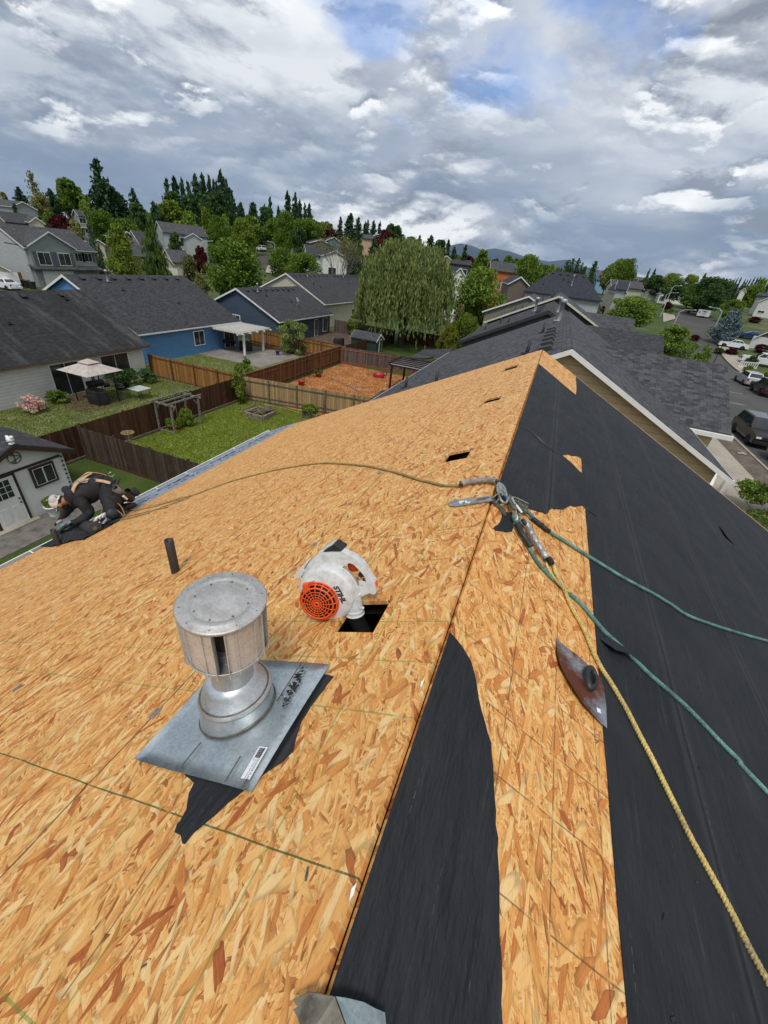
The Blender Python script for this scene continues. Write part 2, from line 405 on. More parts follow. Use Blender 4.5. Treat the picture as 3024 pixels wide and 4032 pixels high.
# road going up the hill on the left
drape('road', gg(q2(300, 640), q2(225, 600), q2(180, 500)), gg(q2(330, 660), q2(285, 600), q2(275, 495)), M_ASPH, 0.15)
drape('pavement', gg(q2(240, 625), q2(262, 560), q2(272, 520)), gg(q2(300, 635), q2(290, 570), q2(284, 520)), M_CONC, 0.25)
drape('road', gg(q1(1240, 800), q1(1270, 770)), gg(q1(1345, 800), q1(1350, 765)), M_ASPH, 0.15)
# ------------------------------------------------------------------ roof materials
def osb(name, rot0, lines_y=(), seams=(), joint_off=0.0, tint=(1, 1, 1), bluegrid=False):
    m, nt, b = newmat(name)
    tc = N(nt, 'ShaderNodeTexCoord'); O = tc.outputs['Object']
    base = noise(nt, mapping(nt, mapping(nt, O, rot=(0, 0, rad(rot0))), scale=(14, 90, 1)), 1.0, 5, 0.65)
    col = ramp(nt, base, [(0.28, (0.44, 0.17, 0.052)), (0.42, (0.72, 0.345, 0.108)), (0.55, (0.86, 0.47, 0.175)), (0.72, (0.92, 0.60, 0.29))])
    cols = [(0.0, (0.34, 0.11, 0.035)), (0.07, (0.55, 0.22, 0.07)), (0.17, (0.74, 0.37, 0.13)), (0.34, (0.84, 0.455, 0.17)),
            (0.55, (0.89, 0.53, 0.215)), (0.72, (0.93, 0.60, 0.27)), (0.88, (0.93, 0.64, 0.31)), (0.97, (0.93, 0.70, 0.39))]
    colsB = [(0.0, (0.40, 0.10, 0.028)), (0.10, (0.56, 0.20, 0.06)), (0.24, (0.72, 0.34, 0.11)), (0.45, (0.83, 0.46, 0.17)), (0.62, (0.88, 0.55, 0.23)), (0.80, (0.93, 0.66, 0.33)), (0.94, (0.95, 0.75, 0.45))]
    rs = random.Random(3)
    LAY = [(36, 200, -34, .35), (25, 170, 28, .45), (16, 125, 8, .5), (34, 120, 62, .66), (14, 100, -14, .55), (30, 110, -64, .76), (10, 64, -26, .76), (8, 52, 6, .79), (13, 40, 36, .84), (18, 42, -48, .90)]
    for i, (a, c, r, th) in enumerate(LAY):
        v = N(nt, 'ShaderNodeTexVoronoi', voronoi_dimensions='2D', distance='CHEBYCHEV' if i % 2 else 'EUCLIDEAN')
        v.inputs['Scale'].default_value = 1.0; v.inputs['Randomness'].default_value = 0.95
        mp = mapping(nt, mapping(nt, O, rot=(0, 0, rad(rot0+r))), loc=(i*7.31, i*3.77, 0), scale=(a, c, 1))
        wv = N(nt, 'ShaderNodeVectorMath', operation='ADD'); nt.links.new(mp, wv.inputs[0])
        nz = N(nt, 'ShaderNodeTexNoise'); nz.inputs['Scale'].default_value = 0.9; nz.inputs['Detail'].default_value = 1.0; nt.links.new(mp, nz.inputs['Vector'])
        sv = N(nt, 'ShaderNodeVectorMath', operation='SCALE'); nt.links.new(nz.outputs[1], sv.inputs[0]); sv.inputs[3].default_value = 0.45
        nt.links.new(sv.outputs[0], wv.inputs[1]); mp = wv.outputs[0]
        nt.links.new(mp, v.inputs['Vector'])
        s = N(nt, 'ShaderNodeSeparateColor'); nt.links.new(v.outputs['Color'], s.inputs[0])
        g = noise(nt, mapping(nt, mp, scale=(0.6, 6, 1)), 1.0, 2, 0.5)
        f = math_(nt, 'ADD', s.outputs[0], math_(nt, 'MULTIPLY', math_(nt, 'SUBTRACT', g, 0.5), 0.25))
        cc = ramp(nt, f, cols if i < 6 else colsB)
        # thin darker rim where one strand ends
        msk = math_(nt, 'GREATER_THAN', s.outputs[1], th)
        rim = ramp(nt, v.outputs['Distance'], [(0.42, 1.0), (0.72, 0.62)])
        cc = mixc(nt, 1.0, cc, rim, 'MULTIPLY')
        col = mixc(nt, math_(nt, 'MULTIPLY', msk, 0.92), col, cc)
    # fibre grain inside every strand
    fg = noise(nt, mapping(nt, mapping(nt, O, rot=(0, 0, rad(rot0))), scale=(22, 420, 1)), 1.0, 4, 0.7)
    col = mixc(nt, 1.0, col, ramp(nt, fg, [(0.30, 0.74), (0.50, 1.0), (0.72, 1.10)]), 'MULTIPLY')
    # fine dark specks
    sp = noise(nt, mapping(nt, mapping(nt, O, rot=(0, 0, rad(rot0))), scale=(45, 170, 1)), 1.0, 3, 0.6)
    col = mixc(nt, ramp(nt, sp, [(0.61, 0.0), (0.72, 0.70)]), col, (0.20, 0.085, 0.03))
    bigv = noise(nt, O, 0.8, 4, 0.6)
    col = mixc(nt, ramp(nt, bigv, [(0.55, 0.0), (0.8, 0.35)]), col, (0.62, 0.36, 0.16))
    grime = noise(nt, mapping(nt, O, loc=(4, 9, 0)), 2.2, 5, 0.6)
    col = mixc(nt, ramp(nt, grime, [(0.66, 0.0), (0.78, 0.30)]), col, (0.22, 0.14, 0.09))
    sep = N(nt, 'ShaderNodeSeparateXYZ'); nt.links.new(O, sep.inputs[0])
    wob = math_(nt, 'MULTIPLY', math_(nt, 'SUBTRACT', noise(nt, O, 3.0, 2), 0.5), 0.012)
    brk = noise(nt, O, 9.0, 4, 0.7)
    ax = [math_(nt, 'ADD', sep.outputs[k], wob) for k in (0, 1)]
    groups = {}
    for (axis, pos, wd, color, lo, hi, st) in lines_y: groups.setdefault((color, wd > 0.0042), []).append((axis, pos, wd, lo, hi, st))
    for (color, _), L_ in groups.items():
        mk = None
        for axis, pos, wd, lo, hi, st in L_:
            q = math_(nt, 'COMPARE', ax[axis], pos, wd); mk = q if mk is None else math_(nt, 'MAXIMUM', mk, q)
        lo, hi, st = (sum(q[k] for q in L_)/len(L_) for k in (3, 4, 5))
        mk = math_(nt, 'MULTIPLY', mk, ramp(nt, brk, [(lo, 0.0), (hi, st)]))
        col = mixc(nt, mk, col, color)
    col = mixc(nt, 1.0, col, tuple(a*b for a, b in zip(tint, (0.87, 0.765, 0.585))), 'MULTIPLY')
    nt.links.new(col, b.inputs['Base Color'])
    b.inputs['Roughness'].default_value = 0.62; b.inputs['Specular IOR Level'].default_value = 0.35
    bw = N(nt, 'ShaderNodeRGBToBW'); nt.links.new(col, bw.inputs[0])
    bn = N(nt, 'ShaderNodeBump'); bn.inputs['Strength'].default_value = 0.35; bn.inputs['Distance'].default_value = 0.002
    nt.links.new(bw.outputs[0], bn.inputs['Height']); nt.links.new(bn.outputs[0], b.inputs['Normal'])
    return m
GREEN = (0.10, 0.30, 0.06); DK = (0.07, 0.055, 0.04); GDK = (0.03, 0.10, 0.03)
ylL = []
for yy, wd, c, lo, hi, st in ((0.351, .0026, GDK, .34, .42, .85), (0.79, .0035, GREEN, .3, .5, .7), (1.025, .0035, GREEN, .3, .5, .6), (1.25, .003, GREEN, .35, .55, .6), (1.74, .0025, DK, .42, .55, .6),
    (2.07, .003, DK, .4, .5, .7), (2.42, .003, DK, .35, .5, .8), (3.05, .003, DK, .42, .5, .7), (3.9, .003, DK, .4, .55, .7), (4.7, .003, DK, .4, .55, .7), (5.9, .003, DK, .4, .5, .6), (6.8, .004, DK, .4, .5, .6), (7.7, .004, DK, .4, .5, .6), (8.6, .004, DK, .4, .5, .6), (-0.088, .0035, GREEN, .35, .5, .5)):
    ylL.append((1, -yy, wd, c, lo, hi, st))
for xx, wd, c, lo, hi, st in ((1.22, .0045, DK, .25, .38, .9), (2.44, .005, DK, .3, .4, .8), (3.66, .005, DK, .3, .4, .8), (4.88, .005, DK, .3, .4, .7), (6.10, .006, DK, .3, .4, .7),
    (0.61, .003, GREEN, .38, .5, .6), (0.86, .003, GREEN, .38, .5, .5), (0.30, .003, GREEN, .45, .55, .4), (1.75, .003, DK, .42, .55, .6), (0.64, .003, DK, .48, .56, .6), (3.0, .003, DK, .42, .55, .6)):
    ylL.append((0, xx, wd, c, lo, hi, st))
ylR = []
for yy in (0.16, 0.52, 0.81, 1.03, 1.255, 1.55, 1.85, 2.15, 2.45): ylR.append((1, yy, .0026, DK, .36, .52, .65))
for xx in (0.333, 0.565, 0.775): ylR.append((0, xx, .0028, DK, .34, .50, .65))
M_OSBL = osb('osb_left', 90, ylL)
M_OSBR = osb('osb_right', 90, ylR, tint=(0.98, 0.95, 0.92))
def felt():
    m, nt, b = newmat('underlayment_felt')
    tc = N(nt, 'ShaderNodeTexCoord'); O = tc.outputs['Object']
    n1 = noise(nt, O, 2.0, 5, 0.6); n2 = noise(nt, mapping(nt, O, scale=(30, 2.2, 1)), 1.0, 5, 0.7)
    col = ramp(nt, n1, [(0.3, (0.013, 0.015, 0.018)), (0.7, (0.023, 0.025, 0.029))])
    # dusty wear streaks along the rolls, slightly brown scuffs
    col = mixc(nt, ramp(nt, n2, [(0.58, 0.0), (0.75, 0.22)]), col, (0.12, 0.12, 0.125))
    sc_ = noise(nt, mapping(nt, O, loc=(2, 5, 0), rot=(0, 0, 0.5), scale=(2.4, 0.7, 1)), 1.6, 4, 0.6)
    col = mixc(nt, ramp(nt, sc_, [(0.68, 0.0), (0.80, 0.30)]), col, (0.14, 0.10, 0.07))
    sep0 = N(nt, 'ShaderNodeSeparateXYZ'); nt.links.new(O, sep0.inputs[0])
    lw = math_(nt, 'ADD', sep0.outputs[0], math_(nt, 'MULTIPLY', noise(nt, O, 1.2, 2), 0.03))
    lf = math_(nt, 'ABSOLUTE', math_(nt, 'SUBTRACT', math_(nt, 'FRACT', math_(nt, 'DIVIDE', lw, 0.93)), 0.5))
    col = mixc(nt, ramp(nt, lf, [(0.0, 0.55), (0.008, 0.0)]), col, (0.005, 0.005, 0.006))
    col = mixc(nt, ramp(nt, lf, [(0.010, 0.0), (0.016, 0.16), (0.06, 0.0)]), col, (0.10, 0.10, 0.105))
    du = noise(nt, mapping(nt, O, scale=(7, 0.8, 1)), 1.0, 7, 0.75)
    col = mixc(nt, ramp(nt, du, [(0.56, 0.0), (0.76, 0.18)]), col, (0.11, 0.105, 0.10))
    # stitched dotted white lines of the roll
    sep = N(nt, 'ShaderNodeSeparateXYZ'); nt.links.new(O, sep.inputs[0])
    fx = math_(nt, 'ABSOLUTE', math_(nt, 'SUBTRACT', math_(nt, 'FRACT', math_(nt, 'MULTIPLY', sep.outputs[0], 7.5)), 0.5))
    lm = math_(nt, 'LESS_THAN', fx, 0.009)
    fy = math_(nt, 'LESS_THAN', math_(nt, 'FRACT', math_(nt, 'MULTIPLY', sep.outputs[1], 26)), 0.5)
    lm = math_(nt, 'MULTIPLY', math_(nt, 'MULTIPLY', lm, fy), ramp(nt, noise(nt, O, 2.5, 3, 0.7), [(0.50, 0.0), (0.66, 0.35)]))
    col = mixc(nt, lm, col, (0.22, 0.23, 0.24))
    sp = noise(nt, O, 60, 3, 0.5)
    col = mixc(nt, ramp(nt, sp, [(0.68, 0.0), (0.76, 0.6)]), col, (0.010, 0.010, 0.011))
    nt.links.new(col, b.inputs['Base Color'])
    nt.links.new(ramp(nt, n2, [(0.3, 0.62), (0.7, 0.85)]), b.inputs['Roughness'])
    b.inputs['Specular IOR Level'].default_value = 0.28
    h = math_(nt, 'ADD', math_(nt, 'MULTIPLY', noise(nt, mapping(nt, O, scale=(3.5, 1.0, 1)), 1.6, 5, 0.6), 4.5), math_(nt, 'MULTIPLY', noise(nt, O, 90, 3), 0.10))
    bn = N(nt, 'ShaderNodeBump'); bn.inputs['Strength'].default_value = 0.75; bn.inputs['Distance'].default_value = 0.02
    nt.links.new(h, bn.inputs['Height']); nt.links.new(bn.outputs[0], b.inputs['Normal'])
    return m
M_FELT = felt()
def membrane():
    m, nt, b = newmat('ice_barrier')
    tc = N(nt, 'ShaderNodeTexCoord'); O = tc.outputs['Object']
    n2 = noise(nt, mapping(nt, O, scale=(16, 1.3, 1)), 1.0, 5, 0.7)
    col = ramp(nt, n2, [(0.3, (0.20, 0.25, 0.32)), (0.7, (0.40, 0.46, 0.54))])
    nt.links.new(col, b.inputs['Base Color']); b.inputs['Roughness'].default_value = 0.38
    bn = N(nt, 'ShaderNodeBump'); bn.inputs['Strength'].default_value = 0.7; bn.inputs['Distance'].default_value = 0.02
    nt.links.new(n2, bn.inputs['Height']); nt.links.new(bn.outputs[0], b.inputs['Normal'])
    return m
M_MEMB = membrane()
def galv(name, c0=(0.42, 0.46, 0.48), c1=(0.62, 0.66, 0.68), rough=0.42, metal=0.75, sc_=9.0, rust=0.0):
    m, nt, b = newmat(name)
    tc = N(nt, 'ShaderNodeTexCoord'); O = tc.outputs['Object']
    v = N(nt, 'ShaderNodeTexVoronoi'); v.inputs['Scale'].default_value = 130; nt.links.new(O, v.inputs['Vector'])
    s = N(nt, 'ShaderNodeSeparateColor'); nt.links.new(v.outputs['Color'], s.inputs[0])
    n1 = noise(nt, O, sc_, 6, 0.65)
    f = math_(nt, 'ADD', math_(nt, 'MULTIPLY', n1, 0.8), math_(nt, 'MULTIPLY', s.outputs[0], 0.2))
    col = ramp(nt, f, [(0.30, c0), (0.68, c1)])
    st = noise(nt, mapping(nt, O, loc=(3, 1, 2), scale=(1, 1, 0.6)), 22, 5, 0.75)
    col = mixc(nt, ramp(nt, st, [(0.64, 0.0), (0.72, 0.55)]), col, (0.10, 0.09, 0.08))
    if rust: col = mixc(nt, ramp(nt, noise(nt, O, 5, 5, 0.6), [(0.5-rust*0.3, 0.0), (0.55, 1.0)]), col, (0.19, 0.055, 0.025))
    nt.links.new(col, b.inputs['Base Color']); b.inputs['Metallic'].default_value = metal
    nt.links.new(ramp(nt, n1, [(0.3, rough-0.08), (0.7, rough+0.14)]), b.inputs['Roughness'])
    bn = N(nt, 'ShaderNodeBump'); bn.inputs['Strength'].default_value = 0.2; bn.inputs['Distance'].default_value = 0.004
    nt.links.new(n1, bn.inputs['Height']); nt.links.new(bn.outputs[0], b.inputs['Normal'])
    return m
M_GALV = galv('galvanised_steel'); M_ALU = galv('weathered_aluminium', (0.40, 0.385, 0.365), (0.60, 0.585, 0.56), 0.46, 0.65, 14)
M_ALUB = galv('bare_aluminium', (0.48, 0.47, 0.45), (0.70, 0.69, 0.67), 0.40, 0.45, 7)
M_BLACK = mat('black_plastic', (0.014, 0.014, 0.015), 0.5)
M_DKPIPE = mat('dark_pipe', (0.026, 0.022, 0.019), 0.55, var=0.2)
M_WHITE = mat('white_paint', (0.78, 0.78, 0.76), 0.5, var=0.04, vscale=2)
M_STEEL = mat('worn_steel', (0.50, 0.50, 0.48), 0.38, 0.8, var=0.2, vscale=60)
M_STEELD = mat('dirty_steel', (0.17, 0.155, 0.12), 0.5, 0.6, var=0.3, vscale=60)
M_ATTIC = mat('attic_wood', (0.035, 0.022, 0.012), 0.9)
# ------------------------------------------------------------------ our house (re-roofing in progress)
Y0, Y1, SE = -4.0, 9.38, 7.42
HX, HY = RX, 2.5
house = thing('house', 'foreground house with its roof stripped to bare orange board and black felt', 'house', (HX, HY, 0))
def slope(name, mat_, left, holes, s0, s1, lab=None):
    sg = sorted({s0, s1} | {h[0] for h in holes} | {h[1] for h in holes})
    yg = sorted({Y0, Y1} | {h[2] for h in holes} | {h[3] for h in holes})
    vs, fs = [], []; nx, ny = len(sg), len(yg); th = 0.022
    sy_ = -1 if left else 1
    for z in (0, -th):
        for s in sg:
            for y in yg: vs.append((s, sy_*y, z))
    idx = lambda i, j, k: k*nx*ny+i*ny+j
    solid = lambda i, j: 0 <= i < nx-1 and 0 <= j < ny-1 and not any(h[0] <= sg[i] < h[1] and h[2] <= yg[j] < h[3] for h in holes)
    for i in range(nx-1):
        for j in range(ny-1):
            if not solid(i, j): continue
            fs.append((idx(i, j, 0), idx(i+1, j, 0), idx(i+1, j+1, 0), idx(i, j+1, 0)))
            fs.append((idx(i, j, 1), idx(i, j+1, 1), idx(i+1, j+1, 1), idx(i+1, j, 1)))
            for di, dj, a, b_ in ((-1, 0, (i, j), (i, j+1)), (1, 0, (i+1, j+1), (i+1, j)), (0, -1, (i+1, j), (i, j)), (0, 1, (i, j+1), (i+1, j+1))):
                if not solid(i+di, j+dj): fs.append((idx(*a, 0), idx(*b_, 0), idx(*b_, 1), idx(*a, 1)))
    if left: fs = [q[::-1] for q in fs]
    m = MB().add(vs, fs)
    o = m.build(name, mat_, house); place_slope(o, left); return o
def place_slope(o, left, dz=0.0):
    o.location = (0, -HY, RZ+dz)
    if left: M = Matrix(((-CA, 0, -SA), (0, -1, 0), (-SA, 0, CA)))
    else: M = Matrix(((CA, 0, SA), (0, 1, 0), (-SA, 0, CA)))
    o.rotation_euler = M.to_euler()
MSL = Matrix(((-CA, 0, -SA), (0, -1, 0), (-SA, 0, CA))); MSR = Matrix(((CA, 0, SA), (0, 1, 0), (-SA, 0, CA)))
holes = [(0.34, 0.556, 1.18, 1.40), (0.36, 0.585, 3.36, 3.60), (0.36, 0.585, 5.50, 5.73), (0.37, 0.61, 7.90, 8.28)]
dl = slope('roof_deck', M_OSBL, True, holes, 0.010, SE); dl['label'] = 'left roof slope of bare strand board with four square vent holes'
dr = slope('roof_deck', M_OSBR, False, [], 0.016, SE); dr['label'] = 'right roof slope of strand board mostly under black felt'
# rafters in the holes and ridge gap, attic darkness put into the wood colour
rf = MB()
ez = RZ-SE*SA
for k in range(-6, 16):
    y = k*0.61+0.3
    if y > Y1-0.1: break
    for sg in (-1, 1):
        a = Vector((sg*0.03, y-HY, RZ-0.12)); b_ = Vector((sg*(SE-0.35)*CA, y-HY, RZ-0.12-(SE-0.35)*SA)); rf.bar(a, b_, 0.04, 0.14)
rf.build('rafters', M_ATTIC, house)
wl = MB()
hw = SE*CA-0.42
M_TAN = mat('cream_siding', (0.42, 0.35, 0.22), 0.7)
zt = RZ-hw*0.5-0.06
wl.bb((-hw, Y0+0.3-HY, 0), (hw, Y1-0.28-HY, zt))
wl.add([(-hw, Y1-0.28-HY, zt), (hw, Y1-0.28-HY, zt), (0, Y1-0.28-HY, RZ-0.06)], [(0, 2, 1)])
wl.add([(-hw, Y0+0.3-HY, zt), (hw, Y0+0.3-HY, zt), (0, Y0+0.3-HY, RZ-0.06)], [(0, 1, 2)])
wl.build('wall', M_TAN, house)
# rake edge: raw fascia lumber seen as a pale strip at the far edge
M_LUM = mat('raw_lumber', (0.80, 0.50, 0.22), 0.65, var=0.2, vscale=12)
for left in (True, False):
    m = MB().bb((0.02, (-(Y1+0.030) if left else Y1+0.002), -0.10), (SE, (-(Y1+0.002) if left else Y1+0.030), -0.002))
    place_slope(m.build('rake_board', M_LUM, house), left)
M_GUT = mat('white_gutter', (0.82, 0.83, 0.83), 0.35, var=0.03)
M_GUTD = mat('gutter_dirt', (0.02, 0.018, 0.015), 0.9)
for sg in (-1, 1):
    g = MB(); x0 = sg*(SE*CA+0.004); x1 = sg*(SE*CA+0.12); zt_ = ez-0.02
    ya, yb = Y0-HY, Y1-0.02-HY
    g.bb((x0, ya, zt_-0.13), (x0+sg*0.004, yb, zt_-0.01)); g.bb((x0+sg*0.004, ya, zt_-0.13), (x1-sg*0.004, yb, zt_-0.126)); g.bb((x1-sg*0.004, ya, zt_-0.13), (x1+sg*0.012, yb, zt_))
    g.bb((x0, yb, zt_-0.13), (x1, yb+0.004, zt_-0.003))
    k = ya+0.3
    go = g.build('gutter', M_GUT, house)
    while k < yb:
        MB().bb((x0+sg*0.004, k, zt_-0.012), (x1-sg*0.004, k+0.018, zt_-0.006)).build('gutter_hanger', M_GUT, go); k += 0.61*1.35
    d = MB().bb((x0+sg*0.005, ya, zt_-0.125), (x1-sg*0.005, yb, zt_-0.09)); d.build('gutter_debris', M_GUTD, go)
def jag(pts, amp, step=0.03, seed=1):
    r = random.Random(seed); out = []
    for a, b_ in zip(pts, pts[1:]):
        L_ = math.hypot(b_[0]-a[0], b_[1]-a[1]); n = max(1, int(L_/step))
        for k in range(n):
            t = k/n; j = amp if (k or out) else 0
            out.append((a[0]+(b_[0]-a[0])*t+r.uniform(-j, j), a[1]+(b_[1]-a[1])*t+r.uniform(-j, j)))
    out.append(pts[-1]); return out
def T(o, s): return lambda x, y: (o[0]+x*s, o[1]+y*s)
z6 = T((1100, 2500), 1.1598); z1 = T((1200, 2200), .7836); z2 = T((1750, 1850), .3014); z4 = T((1600, 1700), .8584); z71 = T((1500, 1100), .5425); z3 = T((500, 2000), .663)
zr3 = T((1000, 1350), .7836); zp = T((100, 1800), .3315); zm = T((400, 1600), .5124); zb = T((1100, 2130), .3014); zl = T((2300, 2000), .9188)
def sheet(name, poly, n0, n1, mat_, left=False, wav=0.0):
    p = [(a, -b_) if left else (a, b_) for a, b_ in poly]
    o = MB().prism(p, n0, n1).build(name, mat_, house); place_slope(o, left); return o
# big felt on the lower part of the right slope
big = [(0.826, Y0), (SE-0.01, Y0), (SE-0.01, 9.30), (0.87, 9.33)] + jag([(0.868, 9.33), (0.860, 8.2), (0.828, 7.6), (0.826, Y0)], 0.0025, 0.15, 4)[:-1]
o = sheet('underlayment', big, 0.001, 0.004, M_FELT); o['label'] = 'widest black felt sheet on the right slope'
notch = [Rs(*z71(*p)) for p in ((1465, 1412), (1440, 1398), (1390, 1345), (1340, 1300), (1313, 1282), (1325, 1276), (1360, 1272), (1385, 1284), (1420, 1282), (1452, 1300))]
torn = [Rs(*z2(*p)) for p in ((590, 430), (760, 440), (1050, 500), (1120, 520), (1230, 548), (1320, 580), (1345, 565), (1360, 530), (1400, 510), (1550, 525), (1590, 495), (1659, 462))] + [Rs(*z4(*p)) for p in ((748, 338), (770, 345), (806, 340))]
torn = [(max(0.012, s), y) for s, y in torn]
top = [Rs(2268, 1557), Rs(2225, 1522), Rs(2120, 1432)]
up = jag(torn, 0.004, 0.03, 2) + [(0.842, torn[-1][1]+0.03)]
up += [(0.842, notch[0][1]-0.02)] + jag(notch, 0.004, 0.03, 3) + [(0.842, notch[-1][1]+0.02), (0.842, top[0][1])] + [(min(0.842, s), y) for s, y in top[1:-1]] + [(0.012, top[-1][1])]
o = sheet('underlayment', up, 0.0045, 0.0070, M_FELT); o['label'] = 'upper black felt sheet along the ridge with a torn lower edge'
nearp = [Rs(*q) for q in [(1770, 2490)]+[z1(*p) for p in ((790, 440), (830, 510), (855, 590), (875, 700), (905, 830), (935, 930), (945, 1050), (950, 1200), (965, 1404))]+[z6(*p) for p in ((745, 900), (750, 1100), (755, 1321))]]
nearp = [(max(0.012, s), y) for s, y in nearp]
nearp = jag(nearp, 0.0035, 0.03, 8) + [(nearp[-1][0]+0.02, -1.2), (0.012, -1.2)]
o = sheet('underlayment', nearp, 0.001, 0.0035, M_FELT); o['label'] = 'long torn strip of black felt at the bottom beside the ridge'
# ridge lip of the felt and splinters
scrap = [Ls(*z3(*p)) for p in ((345, 1588), (400, 1640), (368, 1700), (360, 1790), (320, 1860), (300, 1880), (285, 1925), (318, 1950), (335, 1992), (348, 1995), (400, 1930), (470, 1870), (600, 1760), (690, 1685), (850, 1560), (925, 1510), (990, 1440), (1005, 1360), (1040, 1270), (1095, 1180), (1120, 1150), (1190, 1050), (1227, 1002), (1170, 992), (1000, 930), (700, 1100), (420, 1500))]
o = sheet('underlayment', jag(scrap+[scrap[0]], 0.002, 0.025, 5)[:-1], 0.001, 0.004, M_FELT, True); o['label'] = 'torn felt scrap sticking out from under the metal flashing'
scr2 = [Rs(*z2(*p)) for p in ((740, 555), (750, 620), (720, 690), (680, 730), (628, 762), (665, 795), (720, 800), (800, 822), (880, 805), (900, 740), (880, 560))]
o = sheet('underlayment', jag(scr2+[scr2[0]], 0.002, 0.02, 6)[:-1], 0.001, 0.004, M_FELT); o['label'] = 'small hooked felt scrap under the rope anchor'
# wrinkles / lap edges of the felt: thin raised folds
def fold(name, pts, w_, lab=None, mat_=None, n=0.005):
    P = [Rs(*p) for p in pts]; m = MB(); path = smooth_path([(a, b_, n) for a, b_ in P], 6)
    rr = [w_*math.sin(math.pi*min(max(i/(len(path)-1), .04), .96)) for i in range(len(path))]
    m.tube(path, rr, 6); o = m.build(name, mat_ or M_FELT, house); place_slope(o, False); return o
M_TAR = mat('felt_fold', (0.010, 0.011, 0.012), 0.45)
fold('felt_wrinkle', [z71(*p) for p in ((1000, 1052), (1060, 1095), (1120, 1140), (1180, 1195), (1240, 1245), (1310, 1288))], 0.018, None, M_TAR)
fold('felt_wrinkle', [z71(*p) for p in ((1325, 968), (1370, 1010), (1430, 1060), (1480, 1112))], 0.010, None, M_TAR)
fold('felt_wrinkle', [z71(*p) for p in ((1345, 825), (1400, 880), (1465, 945))], 0.008, None, M_TAR)
fold('felt_wrinkle', [z71(*p) for p in ((1440, 1290), (1470, 1315), (1510, 1350))], 0.008, None, M_TAR)
fold('felt_wrinkle', [z4(*p) for p in ((808, 340), (840, 368), (873, 390))], 0.010, None, M_TAR)
# curled-up flaps
def flap(pts, lift, lab):
    P = [Rs(*p) for p in pts]; n = len(P); m = MB()
    vs = [(a, b_, 0.006+lift[i]) for i, (a, b_) in enumerate(P)]; vs += [(a, b_, z+0.002) for a, b_, z in vs]
    fs = [tuple(range(n))[::-1], tuple(range(n, 2*n))] + [(i, (i+1) % n, n+(i+1) % n, n+i) for i in range(n)]
    o = m.add(vs, fs).build('felt_flap', M_FELT, house); place_slope(o, False); o['label'] = lab
flap([z4(*p) for p in ((885, 955), (915, 935), (985, 985), (1030, 1075), (985, 1040), (930, 1020))], (0, .0, .01, .05, .05, .04), 'small curled flap of felt beside the green rope')
flap([z4(*p) for p in ((1427, 430), (1470, 470), (1505, 522), (1460, 485))], (0.02, .0, .0, .02), 'grey shred of felt out on the right slope')
# litter specks on the felt
m = MB(); r = random.Random(11)
for k in range(230):
    s = r.uniform(0.9, 7.2); y = r.uniform(-0.4, 9.0)*r.random()**0.4; a = r.uniform(0, 3.14); L_ = r.uniform(.004, .022)
    m.bar((s, y, .006), (s+L_*math.cos(a), y+L_*math.sin(a), .007+r.random()*.006), r.uniform(.002, .008), .002)
o = m.build('felt_crumbs', M_TAR, house); o['kind'] = 'stuff'; place_slope(o, False)
m = MB(); r = random.Random(12)
for k in range(150):
    s = r.uniform(0.1, 6.5); y = r.uniform(0.0, 8.5); a = r.uniform(0, 3.14); L_ = r.uniform(.01, .03)
    m.bar((s, -y, .001), (s+L_*math.cos(a), -y+L_*math.sin(a), .002), r.uniform(.002, .006), .002)
o = m.build('nail_heads', M_STEELD, house); o['kind'] = 'stuff'; place_slope(o, True)
# panel clips: little H shaped bits of metal
for p in (zr3(632, 655), zr3(485, 808), zr3(305, 1012), T((0, 2100), .7836)(780, 905), T((0, 2100), .7836)(88, 778), T((0, 2100), .7836)(942, 135)):
    s, y = Ls(*p); m = MB()
    m.box((s-.012, -y, .003), (.012, .05, .003)).box((s+.012, -y, .003), (.012, .05, .003)).box((s, -y, .004), (.03, .012, .003))
    place_slope(m.build('panel_clip', M_STEEL, house), True)
# ice barrier along the left eave
mem = [(6.50, 3.2), (SE+0.01, 3.2), (SE+0.015, 9.34), (6.50, 9.40)]
mem = [(SE+0.012, 3.1), (SE+0.012, 8.9), (SE-0.04, 9.0), (SE-0.02, 9.42)] + jag([(6.47, 9.44), (6.50, 7.0), (6.46, 5.2), (6.50, 3.15)], 0.006, 0.2, 9) + [(SE-0.6, 3.1)]
ib = sheet('ice_barrier', mem, 0.002, 0.006, M_MEMB, True); ib['label'] = 'blue grey printed membrane along the left eave'
M_INK = mat('black_ink', (0.02, 0.025, 0.03), 0.5)
def memtext(body, size, s, y, sx=1.0, bold=0.0, sh=0.0):
    textmesh('printed_text', body, size, M_INK, ib, (s, -y, 0.0068), (0, 0, rad(90)), 0.0003, 1.0, sh, sx, bold)
for k, y in enumerate((4.25, 5.75, 7.25, 8.65)):
    memtext('GUARD', 0.30, 6.78, y, 1.25, 0.0, 0.25)
    memtext('PRO', 0.30, 7.12, y-0.20, 1.5, 0.012, 0.3)
    m = MB(); 
    for j in range(4): m.bb((7.02+0.07*j, -(y+0.35), .0064), (7.05+0.07*j, -(y+0.75-0.07*j), .0069))
    m.build('printed_stripes', M_INK, ib)
